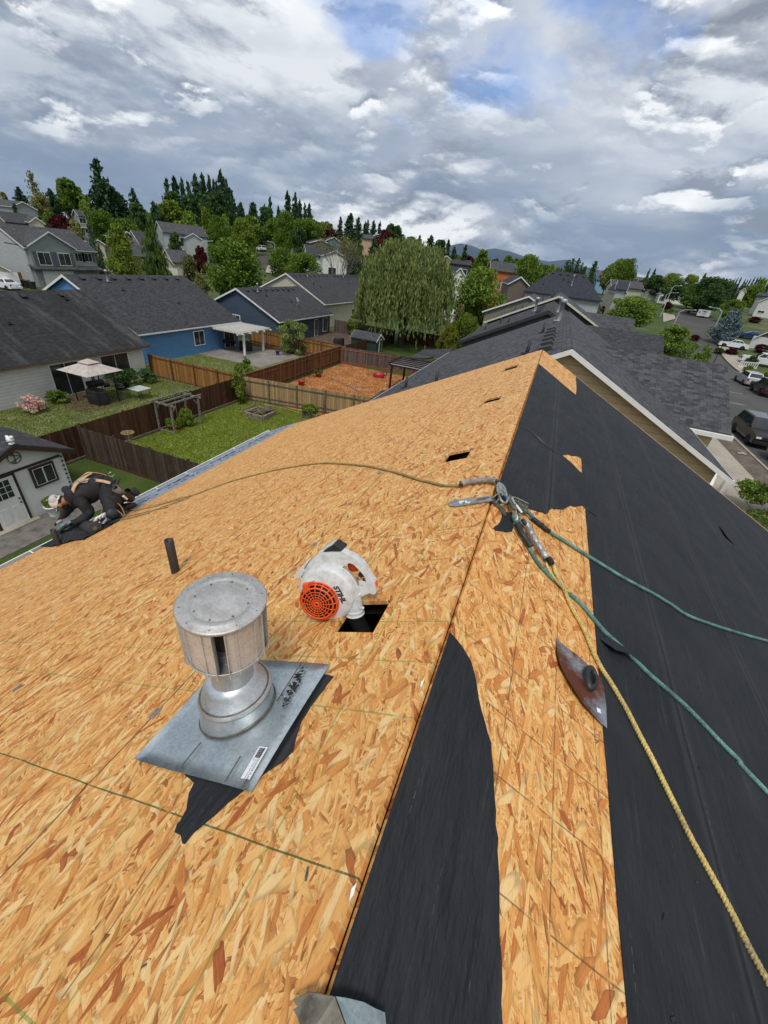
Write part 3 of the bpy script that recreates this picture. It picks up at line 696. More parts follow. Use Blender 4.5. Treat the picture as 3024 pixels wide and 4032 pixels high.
# plumbing stacks
def stack(px, base, h, r, lab):
    s, y = Ls(*base); p = Lw(s, y); m = MB()
    m.lathe([(r, -0.1), (r, h), (r-0.004, h+0.001), (r-0.006, h-0.08), (1e-4, h-0.08)], 24)
    m.build('plumbing_stack', M_DKPIPE, house, loc=(p.x-HX, p.y-HY, p.z))['label'] = lab
    k = MB().lathe([(r+0.006, -0.03), (r+0.004, 0.012)], 20); 
stack(0, zp(400, 1050), 0.30, 0.037, 'dark pipe near the eave beside the kneeling roofer')
stack(0, (692, 2252), 0.33, 0.034, 'dark pipe standing in the middle of the left slope')
# galvanised pipe base (storm flashing) and big vent cap
VS, VY = 0.775, 0.735
vp = Lw(VS, VY); vx, vy, vz = vp.x-HX, vp.y-HY, vp.z
vent = MB().lathe([(0.076, -0.2), (0.076, 0.42)], 40).build('chimney_vent', M_GALV, house, loc=(vx, vy, vz)); vent['label'] = 'round metal vent pipe with a wide slotted cap and square flashing'
# flashing sheet, lying on the slope
fl = MB(); f0, f1, g0, g1 = 0.455, 1.075, 0.462, 0.980
ns, ny = 12, 10
for t in (0.0012,):
    vs = []
    for lay in (0, 1):
        for i in range(ns+1):
            for j in range(ny+1):
                u, v = i/ns, j/ny
                lift = 0.010 + 0.012*(1-min(u, 1-u)*2)*(v*(1-v)*4)*0.4 + 0.016*max(0, u-0.7)*max(0, 0.4-v)*6 + 0.010*math.sin(u*5)*0.3
                vs.append((f0+(f1-f0)*u, -(g0+(g1-g0)*v), lift+(0 if lay else -0.0015)))
    K = (ns+1)*(ny+1); fs = []
    for i in range(ns):
        for j in range(ny):
            a, b_, c, d = i*(ny+1)+j, (i+1)*(ny+1)+j, (i+1)*(ny+1)+j+1, i*(ny+1)+j+1
            fs += [(d+K, c+K, b_+K, a+K), (a, b_, c, d)]
    for i in range(ns):
        for j in (0, ny):
            a, b_ = i*(ny+1)+j, (i+1)*(ny+1)+j; fs.append((a, b_, b_+K, a+K))
    for j in range(ny):
        for i in (0, ns):
            a, b_ = i*(ny+1)+j, i*(ny+1)+j+1; fs.append((a, b_, b_+K, a+K))
    fl.add(vs, fs, True)
def invslope(o, parent_loc):
    o.location = (0-parent_loc[0], -HY-parent_loc[1], RZ-parent_loc[2]); o.rotation_euler = MSL.to_euler()
M_GALVF = galv('galvanised_sheet', (0.36, 0.42, 0.45), (0.60, 0.66, 0.69), 0.36, 0.7, 4.5)
o = fl.build('flashing', M_GALVF, vent); invslope(o, (vx, vy, vz))
M_STK = mat('sticker_white', (0.80, 0.82, 0.84), 0.5, var=0.02)
st = MB().bb((0.955-0.42, -0.53, .0215), (0.50-0.42+0.5, -0.53+0.045, .0222))
SP = [Ls(*z3(*p)) for p in ((806, 1443), (852, 1447), (747, 1640), (694, 1632))]
scx, scy = sum(p[0] for p in SP)/4, sum(p[1] for p in SP)/4
d1_ = ((SP[3][0]+SP[2][0]-SP[0][0]-SP[1][0])/2, -(SP[3][1]+SP[2][1]-SP[0][1]-SP[1][1])/2); sL_ = math.hypot(*d1_); sa_ = math.atan2(d1_[1], d1_[0])
MSK = Matrix.Translation((-vx, -HY-vy, RZ-vz)) @ MSL.to_4x4() @ Matrix.Translation((scx, -scy, 0.0225)) @ Matrix.Rotation(sa_, 4, 'Z')
stk = MB().bb((-sL_/2, -0.019, 0), (sL_/2, 0.019, 0.0012)).build('sticker', M_STK, vent); stk.matrix_local = MSK
for body, size, x, y in (('2-14x13 ADJ ROOF FLASHING', 0.011, 0.012, 0.008), ('UPC  ITEM  GALV STEEL  BASE FLASHING', 0.005, 0.01, -0.002), ('MADE IN USA', 0.005, -0.02, -0.010)):
    t = textmesh('sticker_text', body, size, M_INK, vent, (0, 0, 0), (0, 0, 0), 0.0001); t.matrix_local = MSK @ Matrix.Translation((x, y, 0.0016))
bc = MB()
for k in range(18): bc.bb((-sL_/2+0.005+0.0019*k, -0.012, 0.0013), (-sL_/2+0.0058+0.0019*k+(0.0006 if k % 3 else 0), 0.012, 0.0017))
bc = bc.build('barcode', M_INK, vent); bc.matrix_local = MSK
# tar and rust smears left on the sheet
sm = MB(); r = random.Random(21)
for k in range(110):
    t_ = r.random(); a = z3(945+120*t_+r.gauss(0, 10), 1190-225*t_+r.gauss(0, 14)); s_, y_ = Ls(*a); w0 = r.uniform(.0012, .0055)*(1.5 if .3 < t_ < .8 else .8); n_ = 7
    sm.prism([(s_+w0*r.uniform(.5, 1.2)*math.cos(2*math.pi*q/n_)*1.3, -y_+w0*r.uniform(.5, 1.2)*math.sin(2*math.pi*q/n_)) for q in range(n_)], 0.0222, 0.0228)
o = sm.build('tar_smears', M_BLACK, vent); o['kind'] = 'stuff'; invslope(o, (vx, vy, vz))
for p0, p1 in (((455, 1415), (330, 1570)), ((690, 1500), (600, 1650)), ((1050, 935), (905, 1170))):
    a, b_ = Ls(*z3(*p0)), Ls(*z3(*p1)); invslope(MB().bar((a[0], -a[1], 0.0215), (b_[0], -b_[1], 0.0215), 0.004, 0.002).build('crease', M_STEELD, vent), (vx, vy, vz))
# sealant-smeared base cone: elliptic on the slope, leaning up to the pipe
cone = MB(); n = 48; prof = [(1.00, 0.010), (0.992, 0.032), (0.978, 0.056), (0.960, 0.080), (0.942, 0.102), (0.915, 0.124)]
vs = []
for q, h in prof:
    for k in range(n):
        a = 2*math.pi*k/n; R0 = 0.140*q
        # slope-following foot blends into a level top
        t = (h-0.010)/0.114; xx = R0*math.cos(a)*(1.06-0.06*t); yy = R0*math.sin(a)
        vs.append((xx, yy, xx*0.5*(1-t*0.55)+0.012+h*0.95))
cone.add(vs, [(i*n+k, i*n+(k+1) % n, (i+1)*n+(k+1) % n, (i+1)*n+k) for i in range(len(prof)-1) for k in range(n)], True)
cone.build('base_cone', M_GALV, vent)
seam = MB(); seam.tube([((0.1412)*math.cos(a)*1.06, 0.1412*math.sin(a), 0.1412*1.06*math.cos(a)*0.5+0.024) for a in [2*math.pi*k/48 for k in range(48)]], 0.0035, 6, closed=True)
seam.build('base_seam', M_STEELD, vent)
tilt = Matrix.Rotation(rad(-12), 3, 'Y')
sc1 = MB().lathe([(0.070, 0.230), (0.086, 0.228), (0.102, 0.206), (0.122, 0.160), (0.138, 0.147), (0.139, 0.138), (0.120, 0.132)], 48, tilt, True, (0.032, 0, -0.006)); sc1.build('storm_collar', M_GALV, vent)
sc2 = MB().tube([Vector((0.032, 0, -0.006))+tilt @ Vector((0.128*math.cos(a), 0.128*math.sin(a), 0.156)) for a in [2*math.pi*k/40 for k in range(40)]], 0.003, 6, closed=True); sc2.build('collar_seam', M_STEELD, vent)
# cap
def capz(): return None
CB, CT, RC = 0.375, 0.600, 0.137
c1 = MB().lathe([(0.077, CB-0.012), (0.095, CB-0.006), (RC-0.008, CB+0.010), (RC+0.001, CB+0.030), (RC-0.002, CB+0.032), (RC-0.010, CB+0.014), (0.077, CB)], 48); c1.build('cap_base', M_ALU, vent)
c2 = MB()
for k in range(5):
    a0 = 2*math.pi*k/5+rad(-56+36.0); span = rad(72-16)
    pts = []; nn = 8
    for i in range(nn+1):
        a = a0+span*(i/nn-0.5); rr = (RC-0.006)*(1.0-0.035*math.cos(math.pi*(i/nn-0.5))*0)
        pts.append((rr*math.cos(a), rr*math.sin(a)))
    vs = [(x, y, z) for z in (CB+0.012, CT-0.004) for x, y in pts]
    vs += [(x*0.985, y*0.985, z) for x, y, z in vs]
    m_ = nn+1
    fs = [(i, i+1, i+1+m_, i+m_) for i in range(nn)] + [(i+2*m_+1, i+2*m_, i+3*m_, i+3*m_+1) for i in range(nn)]
    c2.add(vs, fs, True)
    for e in (2, 6): c2.bar((pts[e][0]*1.01, pts[e][1]*1.01, CB+0.012), (pts[e][0]*1.01, pts[e][1]*1.01, CT-0.006), 0.005, 0.006, (pts[e][0], pts[e][1], 0))
    for e in (0, nn):   # folded flange at each slot
        x, y = pts[e]; dx, dy = -x/RC, -y/RC; tx, ty = (-dy, dx) if e == 0 else (dy, -dx)
        c2.bar((x, y, CB+0.012), (x, y, CT-0.004), 0.004, 0.006, (x, y, 0))
        c2.bar((x*0.93, y*0.93, CB+0.012), (x*0.93, y*0.93, CT-0.004), 0.0015, 0.018, (x, y, 0)); c2.bar((x*1.035, y*1.035, CB+0.006), (x*1.035, y*1.035, CT-0.010), 0.0030, 0.012, (x, y, 0))
c2.build('cap_shroud', M_ALUB, vent)
c3 = MB().lathe([(0.060, CB), (0.060, CT-0.02)], 8, None, False); c3.build('cap_core', M_STEELD, vent)
c4 = MB().lathe([(RC-0.004, CT-0.008), (RC+0.004, CT-0.006), (RC+0.005, CT+0.002), (RC, CT+0.005), (RC-0.022, CT+0.0055), (RC-0.024, CT+0.0075), (RC-0.040, CT+0.0075), (RC-0.043, CT+0.004), (RC-0.048, CT+0.0065), (1e-4, CT+0.0075)], 64); c4.build('cap_lid', M_ALU, vent)
for k in range(8):
    a = 2*math.pi*k/8+0.3; MB().ball((0.087*math.cos(a), 0.087*math.sin(a), CT+0.0065), (0.004, 0.004, 0.003), 8, 5).build('rivet', M_STEELD, vent)
for k in range(10):
    a = 2*math.pi*k/10+0.1; MB().ball((0.126*math.cos(a), 0.126*math.sin(a), CT+0.005), (0.0028, 0.0028, 0.002), 8, 5).build('rivet', M_STEELD, vent)
# ------------------------------------------------------------------ houses
def shingle(name, c0, c1, c2, stain=0.0):
    m, nt, b = newmat(name); tc = N(nt, 'ShaderNodeTexCoord')
    sp = N(nt, 'ShaderNodeSeparateXYZ'); nt.links.new(tc.outputs['Object'], sp.inputs[0])
    cbn = N(nt, 'ShaderNodeCombineXYZ'); nt.links.new(sp.outputs[1], cbn.inputs[0]); nt.links.new(math_(nt, 'MULTIPLY', sp.outputs[2], 2.236), cbn.inputs[1])
    # rows follow height, columns run along the eave whichever way the slope faces
    nt.links.new(math_(nt, 'ADD', sp.outputs[1], math_(nt, 'MULTIPLY', sp.outputs[0], 0.0)), cbn.inputs[0])
    br = N(nt, 'ShaderNodeTexBrick'); br.offset = 0.37; br.offset_frequency = 3; br.squash = 1.0; br.squash_frequency = 2
    for k, v in (('Scale', 1.0), ('Mortar Size', 0.006), ('Mortar Smooth', 0.3), ('Bias', 0.0), ('Brick Width', 0.21), ('Row Height', 0.125)): br.inputs[k].default_value = v
    br.inputs['Color1'].default_value = (*c0, 1); br.inputs['Color2'].default_value = (*c2, 1); br.inputs['Mortar'].default_value = (c0[0]*.35, c0[1]*.35, c0[2]*.35, 1)
    nt.links.new(cbn.outputs[0], br.inputs['Vector'])
    n1 = noise(nt, tc.outputs['Object'], 1.3, 5, 0.6); n2 = noise(nt, tc.outputs['Object'], 30, 3, 0.6)
    col = mixc(nt, 0.30, br.outputs['Color'], ramp(nt, math_(nt, 'ADD', math_(nt, 'MULTIPLY', n1, .5), math_(nt, 'MULTIPLY', n2, .5)), [(0.35, c0), (0.5, c1), (0.65, c2)]))
    if stain:
        col = mixc(nt, ramp(nt, noise(nt, mapping(nt, tc.outputs['Object'], scale=(0.15, 1.1, 0.15)), 1.0, 4, 0.6), [(0.52, 0.0), (0.68, stain)]), col, (0.13, 0.13, 0.125))
        col = mixc(nt, ramp(nt, noise(nt, tc.outputs['Object'], 2.6, 5, 0.7), [(0.52, 0.0), (0.62, 0.6)]), col, (0.012, 0.012, 0.012))
    nt.links.new(col, b.inputs['Base Color']); b.inputs['Roughness'].default_value = 0.85; b.inputs['Specular IOR Level'].default_value = 0.3
    bn = N(nt, 'ShaderNodeBump'); bn.inputs['Strength'].default_value = 0.6; bn.inputs['Distance'].default_value = 0.012
    nt.links.new(br.outputs['Fac'], bn.inputs['Height']); bn.invert = True; nt.links.new(bn.outputs[0], b.inputs['Normal'])
    return m
def shingle_x(base): return base
def siding(name, col, lap=0.18):
    m, nt, b = newmat(name); tc = N(nt, 'ShaderNodeTexCoord')
    sp = N(nt, 'ShaderNodeSeparateXYZ'); nt.links.new(tc.outputs['Object'], sp.inputs[0])
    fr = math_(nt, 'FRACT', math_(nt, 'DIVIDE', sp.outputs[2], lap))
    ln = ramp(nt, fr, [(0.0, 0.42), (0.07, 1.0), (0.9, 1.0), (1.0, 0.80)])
    n1 = noise(nt, mapping(nt, tc.outputs['Object'], scale=(1, 1, 3)), 1.2, 5, 0.6)
    c = ramp(nt, n1, [(0.3, tuple(x*0.86 for x in col)), (0.7, tuple(min(1, x*1.06) for x in col))])
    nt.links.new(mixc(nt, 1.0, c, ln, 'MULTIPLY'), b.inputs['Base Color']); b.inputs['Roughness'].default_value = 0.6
    bn = N(nt, 'ShaderNodeBump'); bn.inputs['Strength'].default_value = 0.6; bn.inputs['Distance'].default_value = 0.02
    nt.links.new(fr, bn.inputs['Height']); bn.invert = True; nt.links.new(bn.outputs[0], b.inputs['Normal'])
    return m
SH_BLACK = shingle('shingle_black', (0.016, 0.016, 0.017), (0.026, 0.026, 0.027), (0.045, 0.045, 0.046), 0.45)
SH_CHAR = shingle('shingle_charcoal', (0.022, 0.022, 0.025), (0.042, 0.043, 0.047), (0.076, 0.077, 0.083))
SH_GREY = shingle('shingle_grey', (0.026, 0.027, 0.031), (0.055, 0.057, 0.063), (0.112, 0.115, 0.122))
SH_NAVY = shingle('shingle_blueblack', (0.018, 0.021, 0.032), (0.030, 0.034, 0.047), (0.050, 0.054, 0.070))
SH_BROWN = shingle('shingle_brown', (0.10, 0.085, 0.075), (0.15, 0.13, 0.115), (0.20, 0.18, 0.16))
M_TRIM = mat('white_trim', (0.80, 0.79, 0.76), 0.5, var=0.05, vscale=3)
M_SOFF = mat('soffit', (0.55, 0.52, 0.46), 0.7)
M_VENT = mat('vent_black', (0.012, 0.012, 0.013), 0.5)
M_PIPEG = mat('pipe_grey', (0.40, 0.42, 0.44), 0.5, 0.4)
def glassm(name, c):
    m, nt, b = newmat(name); tc = N(nt, 'ShaderNodeTexCoord')
    n1 = noise(nt, tc.outputs['Object'], 1.7, 3, 0.6)
    nt.links.new(ramp(nt, n1, [(0.35, c), (0.7, tuple(x*2.2+0.01 for x in c))]), b.inputs['Base Color'])
    b.inputs['Roughness'].default_value = 0.06; b.inputs['Specular IOR Level'].default_value = 0.8; return m
M_GLASS = glassm('window_glass', (0.016, 0.020, 0.022)); M_BLIND = mat('window_blind', (0.35, 0.38, 0.36), 0.35, var=0.15, vscale=3)
M_GDOOR = mat('garage_door_white', (0.74, 0.75, 0.72), 0.5, var=0.04)
SIDC = {}
def SID(name, col, lap=0.18):
    if name not in SIDC: SIDC[name] = siding('siding_'+name, col, lap)
    return SIDC[name]
WCACHE = {}
def window(parent, loc, rz, w_, h, frame=None, split=2, kind='window', trim=0.09, grid=False):
    """loc = centre on the wall, rz = facing of the outward normal (local -Y is outward)"""
    frame = frame or M_TRIM; key = (w_, h, frame.name, split, kind, trim, grid)
    if key not in WCACHE:
        f = MB().box((0, 0, 0), (w_+2*trim, 0.07, h+2*trim)).build(kind, frame, parent)
        g = 0.05; pw = (w_-(split-1)*g)/split; ps = []
        if kind == 'garage_door':
            ms = MB(); rows = 4
            for r in range(rows):
                ms.box((0, -0.039, -h/2+h*(r+0.5)/rows), (w_*0.985, 0.012, h/rows*0.93))
            ps.append(ms.build('door_panels', M_GDOOR, f))
        else:
            for k in range(split):
                cx = -w_/2+pw/2+k*(pw+g)
                ps.append(MB().box((cx, -0.037, 0), (pw, 0.008, h)).build('pane', M_GLASS, f))
                if grid:
                    gm = MB()
                    for q in (-1, 1): gm.box((cx+q*pw/6, -0.043, 0), (0.03, 0.006, h))
                    for q in (-1, 0, 1): gm.box((cx, -0.0435, q*h/4), (pw, 0.006, 0.03))
                    ps.append(gm.build('grille', frame, f))
        WCACHE[key] = (f, ps); f.location = loc; f.rotation_euler = (0, 0, rz); return f
    f0, ps = WCACHE[key]; f = f0.copy(); COL.objects.link(f); f.parent = parent; f.location = loc; f.rotation_euler = (0, 0, rz)
    for p in ps: c = p.copy(); COL.objects.link(c); c.parent = f
    return f
VC = {}
def cached(parent, key, fn, loc, rot=(0, 0, 0), scale=None):
    if key not in VC: VC[key] = fn(); o = VC[key]
    else: o = VC[key].copy(); COL.objects.link(o)
    o.parent = parent; o.location = loc; o.rotation_euler = rot
    if scale: o.scale = scale
    return o
def roofvent():
    m = MB(); m.add([(-.19, -.2, 0), (.19, -.2, 0), (.19, .2, 0), (-.19, .2, 0), (-.15, -.17, .12), (.17, -.17, .14), (.17, .17, .14), (-.15, .17, .12)], [(3, 2, 1, 0), (4, 5, 6, 7), (0, 1, 5, 4), (1, 2, 6, 5), (2, 3, 7, 6), (3, 0, 4, 7)])
    return m.build('roof_vent', M_VENT)
def pstack(): return MB().box((0, 0, 0.0), (0.34, 0.34, 0.02)).lathe([(0.055, 0), (0.045, 0.36), (0.035, 0.36), (0.035, 0.30), (1e-4, 0.30)], 10).build('plumbing_stack', M_VENT)
def flue(): return MB().box((0, 0, 0.0), (0.4, 0.4, 0.02)).lathe([(0.11, 0.0), (0.09, 0.08), (0.085, 0.75), (0.14, 0.76), (0.14, 0.92), (1e-4, 0.95)], 12).build('flue', M_PIPEG)
def gable_house(name, label, cx, cyy, rz, w_, l, zb, ze, pitch, wm, rm, oh=0.35, rake=0.3, fascia=None, vents=0, vside=1, stacks=(), flues=(), wins=(), group=None, gut=True, hip=False, root=None, part=None, vy=None, asym=None, hiprl=None, fsc=1.0):
    """ridge along local Y, walls w_ x l, eave height ze above base"""
    fascia = fascia or M_TRIM
    if root is None: t = thing(name, label, 'house', (cx, cyy, zb), rz, group); o0 = Vector((0, 0, 0))
    else: t = child(part or 'wing', None, root, (cx, cyy, 0), (0, 0, rz))
    hw, hl = w_/2, l/2; a = math.atan(pitch)
    XL, XR = asym if asym else (hw+oh, hw+oh)
    zr = ze+max(XL, XR)*pitch; zeL, zeR = zr-XL*pitch, zr-XR*pitch
    wall = MB()
    if hip: wall.bb((-hw, -hl, -1.2), (hw, hl, ze-0.05))
    else:
        zl, zq, g = zeL+oh*pitch-0.16, zeR+oh*pitch-0.16, zr-0.16
        pr = [(-XL+oh, -1.2), (XR-oh, -1.2), (XR-oh, zq), (0, g), (-XL+oh, zl)]
        vs = [(x, y, z) for y in (-hl, hl) for x, z in pr]
        wall.add(vs, [(0, 1, 2, 3, 4), (9, 8, 7, 6, 5)]+[(i, i+5, (i+1) % 5+5, (i+1) % 5) for i in range(5)])
    wall.build('wall', wm, t)
    th = 0.13; X = hw+oh; Yl = hl+rake
    r = MB()
    if hip:
        rl = hiprl if hiprl else max(0.3, Yl-X)
        vs = [(-X, -Yl, ze), (X, -Yl, ze), (X, Yl, ze), (-X, Yl, ze), (0, -rl, zr), (0, rl, zr)]
        vs += [(x, y, ze-0.14) for x, y, z in vs[:4]]
        r.add(vs, [(0, 1, 4), (1, 2, 5, 4), (2, 3, 5), (3, 0, 4, 5), (0, 6, 7, 1), (1, 7, 8, 2), (2, 8, 9, 3), (3, 9, 6, 0), (9, 8, 7, 6)])
    else:
        prof = [(-XL, zeL), (0, zr), (XR, zeR), (XR, zeR-th), (0, zr-th*1.1), (-XL, zeL-th)]
        F10 = [(0, 5, 4, 1), (1, 4, 3, 2), (6, 7, 10, 11), (7, 8, 9, 10), (0, 1, 7, 6), (1, 2, 8, 7), (5, 11, 10, 4), (4, 10, 9, 3), (0, 6, 11, 5), (2, 3, 9, 8)]
        F10 = [tuple(reversed(q)) for q in F10]
        r.add([(x, y, z) for y in (-Yl, Yl) for x, z in prof], F10)
        for sg in (-1, 1):
            y0 = sg*(Yl+0.002); y1 = sg*(Yl+0.03); f = 0.20*fsc; d = 0.02
            pr = [(-XL, zeL-d), (0, zr-d), (XR, zeR-d), (XR, zeR-f), (0, zr-f*1.1), (-XL, zeL-f)]
            MB().add([(x, y, z) for y in ((y0, y1) if sg > 0 else (y1, y0)) for x, z in pr], F10).build('rake_board', fascia, t)
    r.build('roof', rm, t)
    if gut:
        for sg in (-1, 1):
            gx, gz = (XL, zeL) if sg < 0 else (XR, zeR); m = MB().bb((sg*(gx+0.002), -Yl, gz-0.14), (sg*(gx+0.05), Yl, gz-0.03)); m.build('gutter', fascia, t)
    def onroof(x, y): return (x, y, zr-abs(x)*pitch+0.005), (0, (a if x > 0 else -a), 0)
    for k in range(vents):
        y = (vy[0]+(vy[1]-vy[0])*k/max(1, vents-1)) if vy else (-hl*0.8+2*hl*0.8*k/max(1, vents-1))
        p, ro = onroof(vside*0.62, y); o = cached(t, 'rv', roofvent, p, (0, a*vside, 0) if vside > 0 else (0, a*vside, 0)); 
        if vside < 0: o.rotation_euler = (0, a, math.pi)
        else: o.rotation_euler = (0, a, 0)
    for x, y in stacks: p, ro = onroof(x, y); cached(t, 'ps', pstack, p)
    for x, y in flues: p, ro = onroof(x, y); cached(t, 'fl', flue, p)
    for wdef in wins:
        face, u, z, ww, wh = wdef[:5]; kw = wdef[5] if len(wdef) > 5 else {}
        loc, rr = {'-y': ((u, -hl-0.03, z), 0), '+y': ((-u, hl+0.03, z), math.pi), '+x': ((hw+0.03, u, z), math.pi/2), '-x': ((-hw-0.03, u, z), -math.pi/2)}[face]
        window(t, loc, rr, ww, wh, **kw)
    return t
# --- the row of houses along our ridge line
S_TAN = SID('tan', (0.70, 0.53, 0.30), 0.19); S_DG = SID('dark_grey', (0.055, 0.062, 0.066), 0.19); S_GRN = SID('dark_green', (0.020, 0.045, 0.035), 0.19)
S_OLV = SID('olive', (0.22, 0.22, 0.155)); S_WHT = SID('white', (0.72, 0.72, 0.67), 0.2); S_BLUE = SID('sky_blue', (0.095, 0.25, 0.50), 0.2); S_SLATE = SID('slate_blue', (0.050, 0.078, 0.112), 0.2)
S_BEI = SID('beige', (0.46, 0.43, 0.33)); S_GRY = SID('grey', (0.26, 0.28, 0.275)); S_LGRY = SID('light_grey', (0.40, 0.43, 0.43)); S_BRN = SID('brown', (0.15, 0.115, 0.09)); S_PEACH = SID('peach', (0.52, 0.36, 0.24)); S_ORG = SID('orange', (0.52, 0.13, 0.035)); S_CREAM = SID('cream', (0.55, 0.50, 0.38)); S_PBLUE = SID('pale_blue', (0.25, 0.42, 0.58)); S_CORAL = SID('coral', (0.55, 0.20, 0.14)); S_MBLUE = SID('mid_blue', (0.10, 0.19, 0.32))
def xg(cx, y0, y1, x1, zr, pitch=0.5): pass
# neighbour 1: ridge apex (0.64, 12, 9.03)
n1p = 0.508; n1x = 0.64; n1w = 4.80; n1r = 9.03; n1e = n1r-(n1w+0.30)*n1p
H1 = gable_house('house', 'next house along the ridge, tan gable wall and white rake board under grey shingles', n1x, (12.3+27)/2, 0, 10.0, 27-12.3-0.3, 0.8, n1r-0.8-6.25*n1p, n1p, S_TAN, SH_GREY, oh=0.30, rake=0.30, asym=(6.25, 4.8), fsc=0.72, vents=6, vside=-1, vy=(-6.4, -0.8), stacks=((-3.7, -6.2), (-5.2, -4.6), (-1.15, -5.5), (-0.95, -0.2)), flues=((-0.45, 3.2),))
def xwing(root, name, xr, y0, yr, ze, zr, xin, wm, rm, zb, rx, ry):
    """cross gable towards the street: ridge along X from xin to xr at yr, eave at y0"""
    t = child(name, None, root, (0, 0, 0)); hw = yr-y0; p = (zr-ze)/hw; X = xr-rx; Xi = xin-rx; yc = yr-ry; z0 = -zb
    m = MB(); prof = [(yc-hw, ze), (yc, zr), (yc+hw, ze), (yc+hw, ze-.13), (yc, zr-.14), (yc-hw, ze-.13)]
    vs = [(x, y, z+z0) for x in (Xi, X) for y, z in prof]
    m.add(vs, [(0, 1, 4, 5), (1, 2, 3, 4), (11, 10, 7, 6), (10, 9, 8, 7), (0, 6, 7, 1), (1, 7, 8, 2), (5, 4, 10, 11), (4, 3, 9, 10), (0, 5, 11, 6), (2, 8, 9, 3)]); m.build('wing_roof', rm, t)
    wv = MB(); h2 = hw-0.35
    wv.bb((Xi, yc-h2, 0.3+z0), (X-0.35, yc+h2, ze+z0-0.02)); wv.add([(x, yc+q, z) for x in (Xi, X-0.35) for q, z in ((-h2, ze+z0-0.02), (h2, ze+z0-0.02), (0, zr+z0-0.2))], [(0, 1, 2), (3, 5, 4), (0, 3, 4, 1), (1, 4, 5, 2), (0, 2, 5, 3)]); wv.build('wing_wall', wm, t)
    MB().bb((Xi+0.05, yc-hw-0.11, ze+z0-0.15), (X+0.05, yc-hw-0.002, ze+z0-0.005)).build('wing_gutter', M_TRIM, t)
    return t
def shx(src, name):
    """same shingle with the courses running along X"""
    m = src.copy(); m.name = name
    for n in m.node_tree.nodes:
        if n.type == 'SEPXYZ': sep = n
        if n.type == 'COMBXYZ': cmb = n
    for l in list(m.node_tree.links):
        if l.to_node == cmb and l.to_socket == cmb.inputs[0]: m.node_tree.links.remove(l)
    m.node_tree.links.new(sep.outputs[0], cmb.inputs[0]); return m
SHX_GREY = shx(SH_GREY, 'shingle_grey_cross'); SHX_CHAR = shx(SH_CHAR, 'shingle_charcoal_cross'); SHX_NAVY = shx(SH_NAVY, 'shingle_blueblack_cross')
ry1 = (12.3+27)/2
xwing(H1, 'garage_wing', 6.63, 16.5, 19.9, 6.64, 8.38, 1.0, S_TAN, SHX_GREY, 0.8, n1x, ry1)
# dark grey house
dA = Y_(*q3(960, 665), 30.0)
H2 = gable_house('house', 'dark grey sided house behind the tan gabled neighbour, with charcoal rake and tall grey flue', dA.x, 36.4, 0, 9.95, 12.6, 0.8, dA.z-0.8-5.325*0.5, 0.5, S_DG, SH_CHAR, oh=0.35, fascia=mat('charcoal_trim', (0.03, 0.032, 0.035), 0.5), vents=5, vside=-1, vy=(-5.2, 1.5), stacks=((-2.5, -4), (-4.2, -2.5), (-3.4, -0.5)), flues=((0.5, -3.0), (-1.1, -0.5)))
xwing(H2, 'garage_wing', 7.5, 33.2, 36.0, 6.5, 7.85, 1.0, S_DG, SHX_CHAR, 0.8, dA.x, 36.4)
# green gabled house
gA = Y_(*q3(1045, 545), 47.0)
H3 = gable_house('house', 'dark green gabled house with cream rake boards, third along the ridge line', gA.x, 53.6, 0, 12.4, 12.6, 0.8, gA.z-0.8-6.55*0.49, 0.49, S_GRN, SH_GREY, fascia=mat('cream_trim', (0.66, 0.62, 0.48), 0.5), vents=4, vside=-1, stacks=((-3.2, -5.5), (-3.9, -5.0), (-1.5, -4)))
xwing(H3, 'garage_wing', 8.4, 53.5, 57.0, 5.7, 7.6, 1.0, S_GRN, SHX_GREY, 0.8, gA.x, 53.6)
tA = Y_(*q3(795, 548), 62.0)
H4 = gable_house('house', 'low olive sided gabled house beyond the dark green one, white rake boards', tA.x, 68.0, 0, 10.4, 11.0, 0.8, tA.z-0.8-5.55*0.46, 0.46, S_OLV, SH_GREY, stacks=((1.5, -5), (2.8, -4.5)))
# big hip roofed house
bl = D(*q3(725, 505), 84); br_ = D(*q3(1390, 590), 84); rl_ = D(*q3(965, 340), 88)
bw = (br_-bl).length
bx, by = (bl.x+br_.x)/2, (bl.y+br_.y)/2
H5 = gable_house('house', 'large pale house with a broad blue black hip roof and a white garage door', bx+0.3, by+5.5, math.pi/2, 10.6, bw-1.0, 1.2, (bl.z+br_.z)/2-1.2, (rl_.z-(bl.z+br_.z)/2)/5.8, S_LGRY, SH_NAVY, oh=0.5, hip=True, hiprl=(D(*q3(1245,360),88)-rl_).length/2, gut=False,
    wins=(('-x', -bw/2+9.2, 1.8, 3.6, 2.6, dict(kind='garage_door', split=1)), ('-x', -bw/2+1.5, 3.2, 1.0, 1.6)))
for k in range(5): o = cached(H5, 'rv', roofvent, (-0.7, -2.6+1.3*k, 0), (0, 0, 0)); hz = (bl.z+br_.z)/2-1.2+(5.3+0.5)*((rl_.z-(bl.z+br_.z)/2)/5.8); o.location.z = hz-0.35
for x, y, kind in ((-2.3, -0.4, 'ps'), (-3.6, 3.6, 'ps'), (-1.9, 0.5, 'ps')):
    cached(H5, kind, pstack, (x, y, hz-abs(x)*((rl_.z-(bl.z+br_.z)/2)/5.8)))
cached(H5, 'fl', flue, (-3.2, -1.0, hz-3.2*((rl_.z-(bl.z+br_.z)/2)/5.8)), (0, 0, 0), (1, 1, 1.8))
